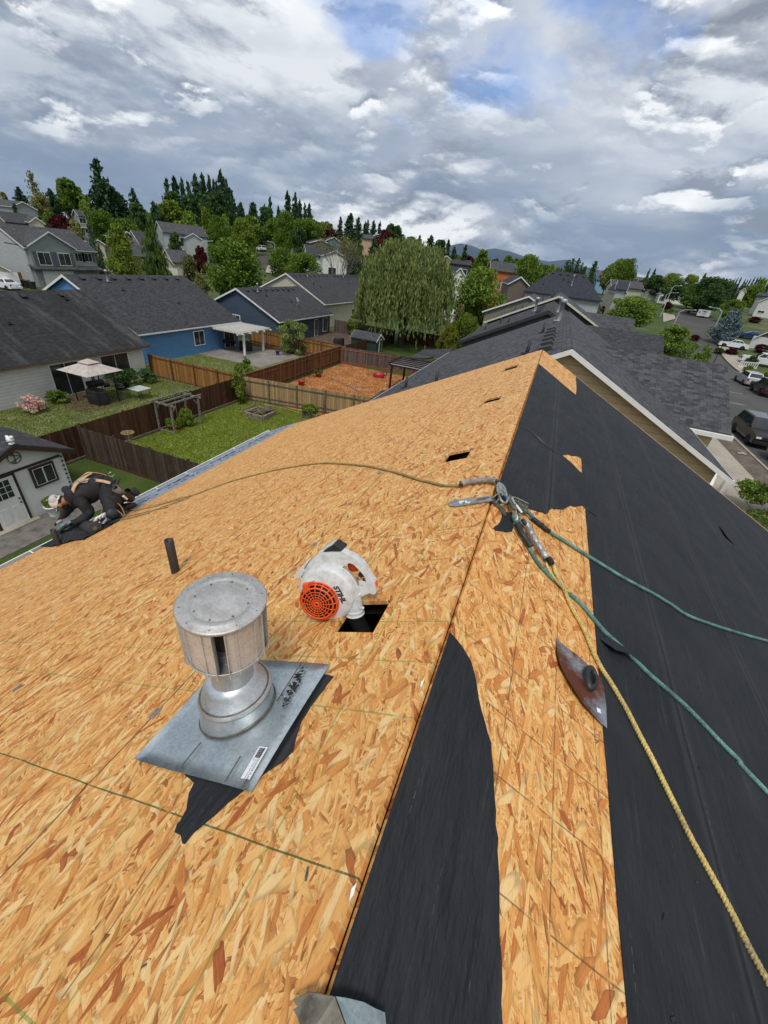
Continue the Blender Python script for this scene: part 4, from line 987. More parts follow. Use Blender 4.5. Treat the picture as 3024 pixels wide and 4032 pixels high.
# --- backyard neighbours on the left
HW = gable_house('house', 'white lap sided bungalow with stained black shingles behind the grill gazebo', -35.9, 10.0, 0, 11.4, 30.8, 0, 2.55, 0.522, S_WHT, SH_BLACK, oh=0.5, rake=0.35, fascia=mat('brown_trim', (0.10, 0.065, 0.045), 0.6),
    vents=5, vside=1, vy=(2.8, 13.6), stacks=((1.0, 13.6), (2.9, 8.2)), wins=(('+x', 9.0, 1.1, 1.9, 2.05), ('+x', 12.8, 1.35, 2.2, 1.6), ('+x', 3.9, 1.5, 1.2, 1.2)))
HB = gable_house('house', 'bright sky blue house with white rake boards and a white patio cover', -40.5, 34.5, 0, 14.2, 13.2, 0, 2.65, 0.495, S_BLUE, SH_CHAR, oh=0.4, rake=0.3,
    vents=8, vside=1, vy=(-5.6, 5.2), stacks=((2.1, -3.0), (4.2, 1.4)), flues=((0.9, -3.4),), wins=(('+x', 0.55, 1.5, 1.3, 1.25), ('+x', 5.1, 1.1, 1.5, 2.05), ('-y', 0.5, 4.2, 0.5, 0.3)))
HS = gable_house('house', 'dark slate blue house with a white patio door and satellite dish', -36.5, 52.2, 0, 11.2, 13.4, 0, 2.65, 0.48, S_SLATE, SH_CHAR, oh=0.45, rake=0.3,
    vents=9, vside=1, vy=(-5.6, 4.6), stacks=((1.6, -3.2), (3.0, 0.4), (0.9, 3.0)), flues=((0.8, -3.8),), wins=(('+x', 2.6, 1.1, 0.8, 2.05, dict(split=2)), ('+x', 5.2, 1.3, 1.2, 1.7), ('-y', -0.5, 2.0, 1.1, 0.9)))
dish = MB().lathe([(1e-3, 0), (0.12, 0.02), (0.26, 0.09), (0.27, 0.10), (0.12, 0.035), (1e-3, 0.012)], 18, Matrix.Rotation(rad(60), 3, 'Y') @ Matrix.Diagonal((1.25, 1, 1)), o=(0, 0, 0.75)).bar((0, 0, 0), (0, 0, 0.75), 0.05).bar((0.05, 0, 0.6), (0.55, 0, 0.75), 0.03).bar((-0.3, 0.2, -0.1), (0, 0, 0.5), 0.03)
dish.build('satellite_dish', M_PIPEG, HS, loc=(3.9, 0.5, 2.65+(6.05-3.9)*0.48))
b4 = Y_(*q2(375, 620), 61.5)
H6 = gable_house('house', 'cream gabled house with grey shingles behind the slate blue house', b4.x, 68.5, 0, 13.0, 13.5, 0, b4.z-6.9*0.5, 0.5, S_CREAM, SH_CHAR, oh=0.4, vents=8, vside=1, vy=(-5.5, 5), stacks=((2.5, -3), (3.2, -2.0)), flues=((0.8, -2.0),), wins=(('+x', 4.0, 1.5, 1.2, 1.4),))
b5 = Y_(*q2(760, 590), 78)
H7 = gable_house('house', 'house with plain charcoal roof farthest back beside the willow', b5.x-4, 86, 0, 13.0, 13.5, 0, 3.2, 0.5, S_CREAM, SH_CHAR, oh=0.4, vents=8, vside=1, vy=(-5.5, 5), flues=((0.8, -2.0),), stacks=((2.5, -3),))
# patio cover on the blue house: white lattice roof on four posts
pc = thing('patio_cover', 'white slatted patio cover on square white posts against the blue house', 'patio cover', (-31.6, 39.2, 0))
rt = MB()
rt.bb((-1.8, -2.4, 2.36), (2.2, 2.4, 2.40))
for k in range(12): rt.bb((-1.8+0.35*k, -2.6, 2.40), (-1.75+0.35*k, 2.6, 2.50))
for k in (-2.4, -1.2, 0, 1.2, 2.4): rt.bb((-1.8, k-0.04, 2.24), (2.5, k+0.04, 2.36))
M_WDUSK = mat('weathered_white', (0.66, 0.64, 0.60), 0.6, var=0.12, vscale=8)
rt.bb((1.7, -2.6, 2.10), (1.82, 2.6, 2.24)); rt.build('cover_roof', M_WDUSK, pc)
for y in (-1.6, 1.7): MB().bb((1.68, y-0.09, 0.04), (1.86, y+0.09, 2.10)).build('post', M_TRIM, pc)
# far houses placed by what is seen of them
def fh(label, l, r, base, eave, ridge, dist, wm, rm, kind='side', turn=0, depth=9, wins=(), vents=0, fascia=None, cat=None, hip=False):
    """l, r, base, eave, ridge in photo pixels"""
    my = (base if base else eave+60)
    A, B = D(l, my, dist), D(r, my, dist); c = (A+B)/2; W_ = (B-A).length
    zb = tz(c.x, c.y); ze = D((l+r)/2, eave, dist).z; zr = D((l+r)/2, ridge, dist).z
    ang = math.atan2(B.y-A.y, B.x-A.x)+rad(turn)
    h = max(2.0, ze-zb); rise = max(0.8, zr-ze)
    back = Vector((-math.sin(ang), math.cos(ang), 0))
    if kind == 'gable':
        cc = c+back*depth/2; t = gable_house('house', label, cc.x, cc.y, ang, W_-0.6, depth, zb, h, rise/(W_/2), wm, rm, oh=0.3, fascia=fascia, wins=[('-y', (u-0.5)*W_, v*h, ww, wh, *([kw[0]] if kw else [])) for u, v, ww, wh, *kw in wins])
    else:
        cc = c+back*depth/2
        t = gable_house('house', label, cc.x, cc.y, ang+math.pi/2, depth, W_-0.6, zb, h, min(1.1, rise/(depth/2+0.4)), wm, rm, oh=0.4, fascia=fascia, hip=hip, gut=False, vents=vents, vside=-1, wins=[('-x', (u-0.5)*W_*-1, v*h, ww, wh, *([kw[0]] if kw else [])) for u, v, ww, wh, *kw in wins])
    return t

W2 = dict(split=2)
# two storey pale green house on the left
q = G(*q1(235, 878)); ez_ = X_(*q1(180, 612), q.x).z; yf = X_(*q1(612, 640), q.x).y; rg = X_(*q1(420, 500), q.x-4.5)
ZB = q.z
HA = gable_house('house', 'two storey pale grey house at left with dark shutters and a front cross gable', q.x-5.0, (q.y+yf)/2, 0, 10.0, yf-q.y, ZB, ez_-ZB-0.15, 0.52, S_LGRY, SH_GREY, oh=0.4, stacks=((2.0, -1.5), (2.2, -0.3)))
ly = (yf-q.y)
def xgable(root, name, x0, x1, yc, hw, ze, pitch, wm, rm, zlow=-1.0, wins=()):
    t = child(name, None, root, (0, 0, 0)); zr = ze+hw*pitch
    pr = [(yc-hw, ze), (yc, zr), (yc+hw, ze), (yc+hw, ze-.13), (yc, zr-.14), (yc-hw, ze-.13)]
    F10 = [(0, 1, 4, 5), (1, 2, 3, 4), (11, 10, 7, 6), (10, 9, 8, 7), (0, 6, 7, 1), (1, 7, 8, 2), (5, 4, 10, 11), (4, 3, 9, 10), (0, 5, 11, 6), (2, 8, 9, 3)]
    MB().add([(x, y, z) for x in (x0, x1+0.3) for y, z in pr], F10).build(name+'_roof', rm, t)
    MB().add([(x, y, z-0.02) for x in (x1+0.302, x1+0.34) for y, z in [(a, b-0.05) if i > 2 else (a, b) for i, (a, b) in enumerate(pr)]], F10).build(name+'_rake', M_TRIM, t)
    h2 = hw-0.3; zs = ze+0.3*pitch-0.15
    pw = [(yc-h2, zlow), (yc+h2, zlow), (yc+h2, zs), (yc, zr-0.16), (yc-h2, zs)]
    MB().add([(x, y, z) for x in (x0, x1) for y, z in pw], [(0, 4, 3, 2, 1), (5, 6, 7, 8, 9)]+[(i, (i+1) % 5, (i+1) % 5+5, i+5) for i in range(5)]).build(name+'_wall', wm, t)
    for y, z, w_, h_, *kw in wins: window(t, (x1+0.03, y, z), math.pi/2, w_, h_, **(kw[0] if kw else {}))
    return t
ze2 = ez_-ZB
xgable(HA, 'cross_gable', 0.5, 5.5, -ly/2+ly*0.34, ly*0.34, ze2+0.1, 0.55, S_GRY, SHX_GREY, 0.0, ((-ly/2+ly*0.20, ze2-1.6, 1.9, 1.7), (-ly/2+ly*0.48, ze2-1.6, 1.9, 1.7), (-ly/2+ly*0.34, 1.2, ly*0.42, 2.2, dict(kind='garage_door', split=1))))
for u in (0.72, 0.88): window(HA, (5.03, -ly/2+ly*u, ze2-1.2), math.pi/2, 1.3, 1.2)
SHUT = mat('shutter', (0.10, 0.115, 0.13), 0.6)
for u in (0.20, 0.48):
    for e in (-1, 1): MB().box((5.56, -ly/2+ly*u+e*1.35, ze2-1.6), (0.05, 0.55, 1.9)).build('shutter', SHUT, HA)
for u in (0.72, 0.88):
    for e in (-1, 1): MB().box((5.06, -ly/2+ly*u+e*1.0, ze2-1.2), (0.05, 0.45, 1.3)).build('shutter', SHUT, HA)
MB().add([(5.0, -ly/2-0.2, 3.15), (6.4, -ly/2-0.2, 2.7), (6.4, ly/2+0.2, 2.7), (5.0, ly/2+0.2, 3.15), (5.0, -ly/2-0.2, 3.0), (6.4, -ly/2-0.2, 2.55), (6.4, ly/2+0.2, 2.55), (5.0, ly/2+0.2, 3.0)], [(0, 1, 2, 3), (7, 6, 5, 4), (0, 4, 5, 1), (1, 5, 6, 2), (2, 6, 7, 3)]).build('porch_roof', SH_GREY, HA)
fh('white gabled garage cut by the left edge of the picture', -60, 62, 1128, 1062, 1030, 92, S_CREAM, SH_GREY, 'gable', 14, 9, wins=((0.52, .42, 5.0, 2.2, dict(kind='garage_door', split=1)),))
fh('peach gabled house highest on the hill at far left', -20, 45, 845, 800, 772, 190, S_PEACH, SH_BROWN, 'gable', 10, 16, wins=((0.5, .7, 1.5, 1.5),))
fh('grey and cream gabled house on the hill below the lone pine', 58, 165, 880, 822, 796, 175, S_GRY, SH_GREY, 'gable', 20, 14, wins=((0.7, .5, 1.5, 1.5),))
fh('long charcoal roofed house with a tan gable, above the two storey house', 25, 165, 905, 880, 842, 140, S_BRN, SH_CHAR, 'side', 16, 11)
fh('cream gable on the hillside beside the dark red shrub', 120, 185, 905, 878, 855, 138, S_CREAM, SH_GREY, 'gable', 12, 9)
fh('small tan gable peeking between conifers on the hill', 278, 312, 850, 838, 822, 210, S_CREAM, SH_GREY, 'gable', 10, 9)
fh('narrow grey house with small windows between the two green trees', 318, 348, 900, 852, 828, 170, S_GRY, SH_CHAR, 'side', 10, 9, wins=((0.5, .8, 1.6, 1.2), (0.5, .4, 1.6, 1.2)))
fh('cream gable half hidden behind the tall light green tree', 372, 425, 1010, 960, 946, 120, S_CREAM, SH_GREY, 'gable', 8, 10)
fh('brown gabled two storey house left of the drooping cedar', 483, 560, 1035, 942, 912, 135, S_BRN, SH_GREY, 'gable', 14, 16)
fh('blue grey lower roof in front of the brown gable', 490, 630, 1060, 1010, 955, 125, S_BRN, SH_GREY, 'side', 14, 10)
fh('steep grey gabled house right of the drooping cedar', 560, 655, 1040, 968, 918, 130, S_GRY, SH_CHAR, 'side', 16, 10, wins=((0.8, .7, 1.2, 1.4),))
fh('long two storey grey house with paired white windows in the middle distance', 655, 832, 1035, 925, 885, 145, S_LGRY, SH_GREY, 'side', 12, 11, wins=((0.47, .72, 2.4, 1.9), (0.74, .72, 2.4, 1.9), (0.5, .3, 3.0, 1.8), (0.8, .3, 3.0, 1.8)), vents=0)
fh('pale front gable with a round louvre on the long grey house', 728, 800, 965, 940, 918, 142, S_LGRY, SHX_CHAR, 'gable', 12, 5)
fh('low beige garage with white door in front of the cedar', 636, 690, 1075, 1040, 1008, 112, S_CREAM, SH_GREY, 'gable', 14, 9, wins=((0.5, .4, 3.6, 2.2, dict(kind='garage_door', split=1)),))
fh('beige low house with grey roof beside its garage', 680, 765, 1070, 1035, 990, 116, S_BEI, SH_GREY, 'side', 14, 9)
fh('white house with square windows and plain grey roof beyond the bare tree', 1206, 1300, 1075, 1010, 968, 118, S_WHT, SH_CHAR, 'side', 8, 9, wins=((0.25, .6, 1.3, 1.6), (0.7, .6, 1.3, 1.6)))
fh('white gable with double window behind the bare tree', 1265, 1370, 1075, 1010, 985, 113, S_WHT, SH_CHAR, 'gable', 8, 9, wins=((0.4, .55, 1.8, 1.4),))
fh('brown gabled house with blue side wall up the road', 1215, 1310, 990, 960, 942, 150, S_BRN, SH_CHAR, 'gable', 14, 12)
fh('small blue gable beside the brown house up the road', 1280, 1345, 975, 950, 932, 156, S_MBLUE, SH_CHAR, 'gable', 10, 9)
fh('pale green gable at the top of the road', 1318, 1350, 925, 915, 904, 200, S_OLV, SH_GREY, 'gable', 10, 8)
fh('tan two storey house right of the dark conifer', 1420, 1490, 985, 940, 922, 160, S_PEACH, SH_GREY, 'side', 6, 11, wins=((0.8, .4, 1.8, 2.0),))
fh('grey gables over the tan house', 1450, 1525, 950, 935, 920, 168, S_GRY, SH_BROWN, 'gable', 8, 10)
fh('ochre gable with one window beyond the willow', 1735, 1772, 1050, 1020, 1005, 150, SID('ochre', (0.40, 0.24, 0.10)), SH_BROWN, 'gable', 6, 9, wins=((0.4, .6, 1.6, 1.4),))
fh('dark bungalow with white porch posts in the gap right of the willow', 1768, 1853, 1060, 1040, 1020, 160, S_DG, SH_CHAR, 'side', 4, 10, wins=((0.6, .5, 3.4, 1.6),))
fh('white gabled two storey house behind the round green tree', 1742, 1840, 1180, 1110, 1050, 92, S_WHT, SH_NAVY, 'gable', 10, 12, wins=((0.55, .35, 3.4, 2.3, dict(kind='garage_door', split=1)),))
fh('bright orange house with grey roof and small white windows', 1925, 2030, 1100, 1068, 1030, 118, S_ORG, SH_GREY, 'side', 10, 9, wins=((0.42, .6, 0.9, 1.2), (0.83, .6, 0.9, 1.2)), vents=0)
fh('brown gabled house with dark roof beside the orange one', 1985, 2075, 1180, 1120, 1085, 88, S_BRN, SH_NAVY, 'gable', 8, 12)
fh('pale wing with white posts right of the big hip roof', 2390, 2440, 1225, 1135, 1100, 100, S_LGRY, SH_NAVY, 'side', 0, 8)
fh('pale stucco house with a tall chimney wall right of the big hip roof', 2400, 2440, 1235, 1150, 1120, 108, S_BEI, SH_NAVY, 'gable', 10, 14)
fh('cream house with a small white dormer gable', 2388, 2520, 1180, 1130, 1102, 125, S_BEI, SH_GREY, 'side', 8, 12)
fh('light blue cottage with white gable on the skyline', 2343, 2400, 1120, 1103, 1088, 190, S_PBLUE, SH_GREY, 'side', 4, 10)
fh('coral and white house on the right skyline', 2505, 2555, 1125, 1105, 1092, 200, S_CORAL, SH_GREY, 'side', 6, 10)
fh('long low cream house with brown roof near the cul de sac', 2528, 2635, 1170, 1140, 1118, 180, S_WHT, SH_BROWN, 'side', 8, 11)
fh('white bungalow with garage at the end of the cul de sac', 2600, 2708, 1188, 1158, 1138, 175, S_WHT, SH_CHAR, 'side', 6, 10, wins=((0.35, .42, 5.0, 2.3, dict(kind='garage_door', split=1)),))
fh('white gable with three windows at the head of the cul de sac', 2585, 2632, 1180, 1158, 1142, 168, S_WHT, SHX_CHAR, 'gable', 6, 8, wins=((0.35, .5, 0.8, 1.3), (0.6, .5, 0.8, 1.3)))
fh('white two storey gabled house right of the blue spruce', 2950, 3060, 1255, 1190, 1150, 165, S_WHT, SH_NAVY, 'gable', -6, 12, wins=((0.3, .35, 1.4, 0.5),))
fh('grey gable behind the white house at the right edge', 2965, 3050, 1190, 1165, 1152, 190, S_GRY, SH_CHAR, 'side', -4, 10)
fh('white gable beyond the big dark evergreen', 2905, 2935, 1160, 1148, 1132, 210, S_WHT, SH_BROWN, 'gable', 0, 12)
fh('tan gabled garage with a white panelled door at the right edge', 2945, 3040, 1385, 1335, 1300, 108, S_BRN, SH_NAVY, 'gable', -14, 10, wins=((0.35, .42, 3.0, 2.4, dict(kind='garage_door', split=1)),))
# ------------------------------------------------------------------ vegetation
def leafmat(name, c0, c1, c2, tr=0.25):
    m = bpy.data.materials.new(name); m.use_nodes = True; nt = m.node_tree; nt.nodes.clear()
    tc = N(nt, 'ShaderNodeTexCoord'); oi = N(nt, 'ShaderNodeObjectInfo'); ge = N(nt, 'ShaderNodeNewGeometry')
    n1 = noise(nt, tc.outputs['Object'], 2.2, 3, 0.6)
    v = math_(nt, 'ADD', math_(nt, 'MULTIPLY', ge.outputs['Random Per Island'], 0.65), math_(nt, 'MULTIPLY', n1, 0.35))
    v = math_(nt, 'ADD', v, math_(nt, 'MULTIPLY', math_(nt, 'SUBTRACT', oi.outputs['Random'], 0.5), 0.3))
    col = ramp(nt, v, [(0.1, c0), (0.5, c1), (0.9, c2)])
    d = N(nt, 'ShaderNodeBsdfDiffuse'); t = N(nt, 'ShaderNodeBsdfTranslucent'); mx = N(nt, 'ShaderNodeMixShader'); mx.inputs[0].default_value = tr
    nt.links.new(col, d.inputs[0]); nt.links.new(col, t.inputs[0]); nt.links.new(d.outputs[0], mx.inputs[1]); nt.links.new(t.outputs[0], mx.inputs[2])
    o = N(nt, 'ShaderNodeOutputMaterial'); nt.links.new(mx.outputs[0], o.inputs[0]); return m
LM = dict(
    green=leafmat('leaf_green', (0.052, 0.099, 0.017), (0.129, 0.215, 0.032), (0.260, 0.346, 0.073)),
    lime=leafmat('leaf_lime', (0.075, 0.125, 0.018), (0.165, 0.235, 0.035), (0.29, 0.36, 0.07)),
    dark=leafmat('leaf_dark', (0.027, 0.058, 0.019), (0.061, 0.118, 0.039), (0.131, 0.210, 0.074)),
    conifer=leafmat('needle_dark', (0.018, 0.042, 0.019), (0.042, 0.084, 0.039), (0.090, 0.153, 0.074), 0.1),
    cedar=leafmat('needle_cedar', (0.042, 0.075, 0.019), (0.095, 0.153, 0.039), (0.183, 0.259, 0.074), 0.15),
    spruce=leafmat('needle_blue', (0.052, 0.085, 0.089), (0.122, 0.182, 0.194), (0.242, 0.314, 0.324), 0.1),
    willow=leafmat('leaf_willow', (0.115, 0.159, 0.054), (0.243, 0.305, 0.102), (0.435, 0.488, 0.192), 0.3),
    red=leafmat('leaf_red', (0.035, 0.010, 0.013), (0.087, 0.023, 0.026), (0.173, 0.050, 0.049)),
    olive=leafmat('leaf_olive', (0.087, 0.099, 0.032), (0.207, 0.215, 0.073), (0.364, 0.346, 0.145)),
    yellow=leafmat('leaf_yellow', (0.11, 0.12, 0.015), (0.24, 0.24, 0.035), (0.36, 0.35, 0.07)),
    pink=leafmat('leaf_pink', (0.346, 0.165, 0.145), (0.726, 0.412, 0.356), (0.800, 0.692, 0.616)))
M_BARK = mat('bark', (0.10, 0.075, 0.055), 0.9, var=0.3, vscale=5, bump=0.6)
M_BARKG = mat('bark_grey', (0.22, 0.20, 0.17), 0.9, var=0.25, vscale=5)
def leafmesh(name, P, size, mat_, asp=1.6, up=None, seed=0, curl=0.0):
    """P (n,3) centres; each leaf one diamond-ish quad, random facing"""
    r = np.random.default_rng(seed); n = len(P)
    a = r.normal(size=(n, 3)); a /= np.linalg.norm(a, axis=1, keepdims=True)
    if up is not None: a = a*0.35+np.asarray(up); a /= np.linalg.norm(a, axis=1, keepdims=True)
    b = np.cross(a, r.normal(size=(n, 3))); b /= np.linalg.norm(b, axis=1, keepdims=True)
    s = (size*r.uniform(0.6, 1.35, n))[:, None] if np.isscalar(size) else (size*r.uniform(0.6, 1.35, n))[:, None]
    a = a*s*0.5*asp; b = b*s*0.5
    V = np.stack([P-a, P-b*0.9+a*0.1, P+a, P+b*0.9+a*0.1], 1).reshape(-1, 3)
    me = bpy.data.meshes.new(name); me.vertices.add(4*n); me.loops.add(4*n); me.polygons.add(n)
    me.vertices.foreach_set('co', V.astype('f4').ravel()); me.loops.foreach_set('vertex_index', np.arange(4*n, dtype='i4'))
    me.polygons.foreach_set('loop_start', np.arange(0, 4*n, 4, dtype='i4')); me.polygons.foreach_set('loop_total', np.full(n, 4, dtype='i4'))
    me.update(); me.validate(); me.materials.append(mat_); return me
def shell_pts(r, n, c, rad_, inner=0.55):
    d = r.normal(size=(n, 3)); d /= np.linalg.norm(d, axis=1, keepdims=True)
    q = r.uniform(inner**3, 1, n)**(1/3); return np.asarray(c)+d*q[:, None]*np.asarray(rad_)
def crown(seed, kind, n, clumps):
    """unit crown: height 1, width 1 (x,y in -.5...5), z from 0 to 1"""
    r = np.random.default_rng(seed); out = []
    for k in range(clumps):
        z = r.uniform(0.05, 0.95)
        if kind == 'round': R = 0.5*math.sqrt(max(0.02, 1-(2*(z-0.48))**2))
        elif kind == 'oval': R = 0.5*(math.sin(math.pi*min(1, (z*0.93+0.05)))**0.62)
        elif kind == 'cone': R = 0.5*(1-z)**0.75*min(1, z*7)
        elif kind == 'spread': R = 0.5*math.sin(math.pi*min(1, z*0.8+0.2))**0.5
        elif kind == 'poplar': R = 0.5*min(1, z*5)*(1-z**2.5)**0.5
        a = r.uniform(0, 2*math.pi); q = math.sqrt(r.uniform(0.05, 1))*R*0.82
        cr = r.uniform(0.10, 0.17)*(0.6+0.8*R)
        out.append(shell_pts(r, n//clumps, (q*math.cos(a), q*math.sin(a), z*0.9+0.05), (cr*1.15, cr*1.15, cr*0.8), 0.3))
    return np.concatenate(out)
def conifer_pts(seed, n, droop=0.25, ragged=0.3, shape=0.9):
    r = np.random.default_rng(seed); P = []; nb = 46
    for k in range(nb):
        z = (k/nb)**0.9*0.97+0.02; R = 0.5*(1-z)**shape*(1+r.normal()*ragged*0.9)*(0.82+0.3*((k%4)/3))+0.01
        m = max(4, int(7*(1-z)+3))
        for j in range(m):
            a = r.uniform(0, 2*math.pi); L = R*r.uniform(1-ragged, 1.08); q = max(3, int(n/(nb*8)*(0.3+L*2)))
            t = r.uniform(0.1, 1, q)**0.8
            P.append(np.stack([np.cos(a)*L*t+r.normal(0, .010, q), np.sin(a)*L*t+r.normal(0, .010, q), z-droop*0.22*(L*t)**1.2+r.normal(0, .006, q)], 1))
    return np.concatenate(P)
TM = {}
def treemesh(kind, v, mk, hi):
    key = (kind, v, mk, hi)
    if key in TM: return TM[key]
    sd = v*17+len(kind)*3
    if kind == 'conifer': P = conifer_pts(sd, 4200*(3 if hi else 1), 0.25, 0.3, 0.72); me = leafmesh('crown', P, 0.030 if hi else 0.048, LM[mk], 2.2, seed=sd)
    elif kind == 'pine': P = conifer_pts(sd, 900, 0.1, 0.6, 0.5); me = leafmesh('crown', P, 0.06, LM[mk], 1.5, seed=sd)
    elif kind == 'cedar': P = conifer_pts(sd, 2600*(4 if hi else 1), 1.4, 0.25, 0.75); me = leafmesh('crown', P, 0.030, LM[mk], 2.4, up=(0, 0, 1), seed=sd)
    else:
        n = {0: 2600, 1: 10000}[int(hi)]; P = crown(sd, kind, n, 80 if hi else 44); me = leafmesh('crown', P, 0.030 if hi else 0.062, LM[mk], 1.5, seed=sd)
    TM[key] = me; return me
TRK = {}
def trunkmesh(m_):
    if m_.name not in TRK:
        m = MB().tube([(0, 0, -0.06), (0.01, 0, 0.3), (-0.01, 0.01, 0.6), (0, 0, 0.9)], [0.030, 0.022, 0.014, 0.004], 7)
        for k in range(5):
            a = k*2.4; z = 0.3+0.1*k; m.tube([(0, 0, z), (0.12*math.cos(a), 0.12*math.sin(a), z+0.10), (0.26*math.cos(a), 0.26*math.sin(a), z+0.17)], [0.012, 0.007, 0.002], 5)
        o = m.build('trunk', m_); TRK[m_.name] = o.data; bpy.data.objects.remove(o)
    return TRK[m_.name]
TL = []
def tree(kind, mk, px, py, dist, wpx, label, v=0, hi=False, name=None, group=None, base=None, bark=None, lift=None, aspect=None, cat='tree', foot=None):
    """px,py = tip of the crown in the photo, wpx = crown width there"""
    if foot: fg = G(*foot); dist = math.hypot(fg.x, fg.y)
    p = D(px, py, dist); zb = tz(p.x, p.y) if base is None else base
    H = max(1.0, p.z-zb); d = ray(px, py); Wm = wpx*dist/math.hypot(d[0], d[1])*math.sqrt(1)/F*1.0
    Wm = (D(px+wpx/2, py, dist)-D(px-wpx/2, py, dist)).length*{'conifer': 1.45, 'pine': 1.3, 'cedar': 1.3, 'poplar': 1.35, 'cone': 1.4}.get(kind, 1.28)
    lift = (0.0 if kind in ('conifer', 'cedar') else 0.14) if lift is None else lift
    t = thing(name or {'conifer': 'conifer', 'cedar': 'cedar_tree', 'pine': 'pine_tree', 'poplar': 'poplar_tree'}.get(kind, 'broadleaf_tree'), label, cat, (p.x, p.y, zb), RNG.uniform(0, 6.28), group)
    c = bpy.data.objects.new('crown', treemesh(kind, v, mk, hi)); COL.objects.link(c); c.parent = t; c.location = (0, 0, H*lift); c.scale = (Wm, Wm, H*(1-lift)*1.02)
    k = bpy.data.objects.new('trunk', trunkmesh(bark or M_BARK)); COL.objects.link(k); k.parent = t; k.scale = (Wm*0.9, Wm*0.9, H*0.95)
    TL.append((label, round(H, 1), round(Wm, 1))); return t
SK = 'conifers along the hill skyline'; BW = 'broadleaf trees on the hill'
P1 = lambda x, y: q1(x, y); P2 = lambda x, y: q2(x, y)
def t1(kind, mk, x, y, dist, w_, label, **k): return tree(kind, mk, *q1(x, y), dist, w_*.6028, label, **k)
def t2(kind, mk, x, y, dist, w_, label, **k): return tree(kind, mk, *q2(x, y), dist, w_*.6028, label, **k)
def t3(kind, mk, x, y, dist, w_, label, **k): return tree(kind, mk, *q3(x, y), dist, w_*.4822, label, **k)
def t4(kind, mk, x, y, dist, w_, label, **k): return tree(kind, mk, *q4(x, y), dist, w_*.4364, label, **k)
ORD = ['first', 'second', 'third', 'fourth', 'fifth', 'sixth', 'seventh', 'eighth', 'ninth', 'tenth', 'eleventh', 'twelfth']
# left hill
t1('pine', 'olive', 190, 120, 220, 110, 'lone open grey pine standing high at far left of the hill')
t1('conifer', 'conifer', 115, 228, 200, 130, 'dark bushy conifer just left of the lone pine', v=1)
t1('round', 'olive', 10, 258, 205, 60, 'small tree at the left edge above the peach house')
t1('round', 'green', 430, 165, 205, 200, 'tall fresh green broadleaf tree on the hill left of the great fir', v=1)
t1('oval', 'green', 385, 160, 215, 80, 'narrow green top joined to the tall broadleaf tree left of the great fir', v=2)
t1('conifer', 'conifer', 320, 238, 200, 120, 'slender dark conifer between the lone pine and the tall green tree', v=2)
t1('round', 'olive', 250, 262, 195, 110, 'bronze tinted tree below the slender dark conifer', v=2)
t1('conifer', 'conifer', 624, 48, 200, 190, 'tallest dark fir on the left hill, pointed tip above all others', v=0)
t1('conifer', 'conifer', 655, 180, 190, 260, 'broad dark fir skirt right under the tallest fir', v=2)
t1('conifer', 'conifer', 730, 225, 192, 200, 'dark rounded conifer right of the tallest fir', v=1)
t1('conifer', 'conifer', 790, 290, 188, 160, 'shorter dark conifer stepping down right of the tallest fir', v=0)
t1('conifer', 'conifer', 862, 238, 195, 110, 'thin dark conifer between the fir group and the bright tree', v=1)
t1('round', 'dark', 890, 325, 180, 150, 'dusky round tree below the thin dark conifer', v=1)
t1('oval', 'lime', 540, 295, 180, 70, 'small lime tree at the left foot of the tallest fir', v=1)
t1('round', 'lime', 1105, 312, 185, 190, 'bright lime round tree below the right fir row', v=0)
t1('conifer', 'conifer', 1000, 322, 180, 110, 'small dark conifer left of the bright lime tree', v=2)
t1('round', 'green', 1040, 360, 182, 110, 'green tree hugging the bright lime tree', v=2)
for i, (x, y, w_) in enumerate(((1085, 175, 90), (1135, 160, 110), (1183, 168, 70), (1225, 195, 80), (1270, 145, 110), (1318, 140, 100), (1362, 158, 80), (1392, 180, 60), (1412, 185, 60), (1440, 125, 130), (1475, 180, 90), (1500, 235, 120))):
    t1('conifer', 'conifer', x, y, 205+(i % 3)*5, w_, ORD[i]+' from the left of the tall pointed conifers in the skyline row', v=i % 3, group=SK)
for i, (x, y, w_) in enumerate(((1120, 255, 150), (1240, 262, 160), (1330, 268, 150), (1420, 262, 160))):
    t1('round', 'dark', x, y, 196, w_, ORD[i]+' from the left of the dark bushy evergreens under the skyline row', v=i % 3, group='dark evergreens under the skyline row')
t1('conifer', 'conifer', 1572, 332, 190, 90, 'single dark conifer in the gap right of the skyline row', v=1)
t1('conifer', 'conifer', 1645, 332, 190, 100, 'dark conifer left of the thin skyline firs', v=0)
t1('oval', 'green', 318, 375, 150, 110, 'yellow green tree beside the dark red tree on the left', v=0)
t1('round', 'red', 395, 410, 145, 170, 'dark red leaved tree above the two storey house roof', v=0)
t1('round', 'olive', 480, 440, 142, 100, 'olive shrubby tree right of the dark red tree', v=1)
t1('conifer', 'conifer', 90, 338, 155, 80, 'low dark conifer beside the grey and cream house', v=0)
t1('round', 'green', 15, 395, 150, 80, 'green tree at the left edge below the peach house', v=1)
t1('round', 'green', 650, 368, 150, 165, 'full round green tree left of centre hill', v=1, hi=True)
t1('round', 'green', 812, 425, 140, 180, 'round green tree just right of the full round one', v=2, hi=True)
t1('cone', 'lime', 755, 455, 98, 225, 'big pale green pyramidal tree in front of the hillside houses', v=1, hi=True)
t1('cedar', 'cedar', 965, 405, 100, 185, 'tall drooping dark cedar standing alone before the grey houses', v=0, hi=True)
t1('cedar', 'conifer', 575, 455, 115, 110, 'dark drooping conifer behind the two storey house corner', v=1)
t1('cedar', 'dark', 640, 600, 105, 90, 'dark conifer foot between the two storey house and the pale pyramidal tree', v=2)
t1('round', 'green', 1235, 385, 160, 115, 'green tree above the long two storey grey house', v=0)
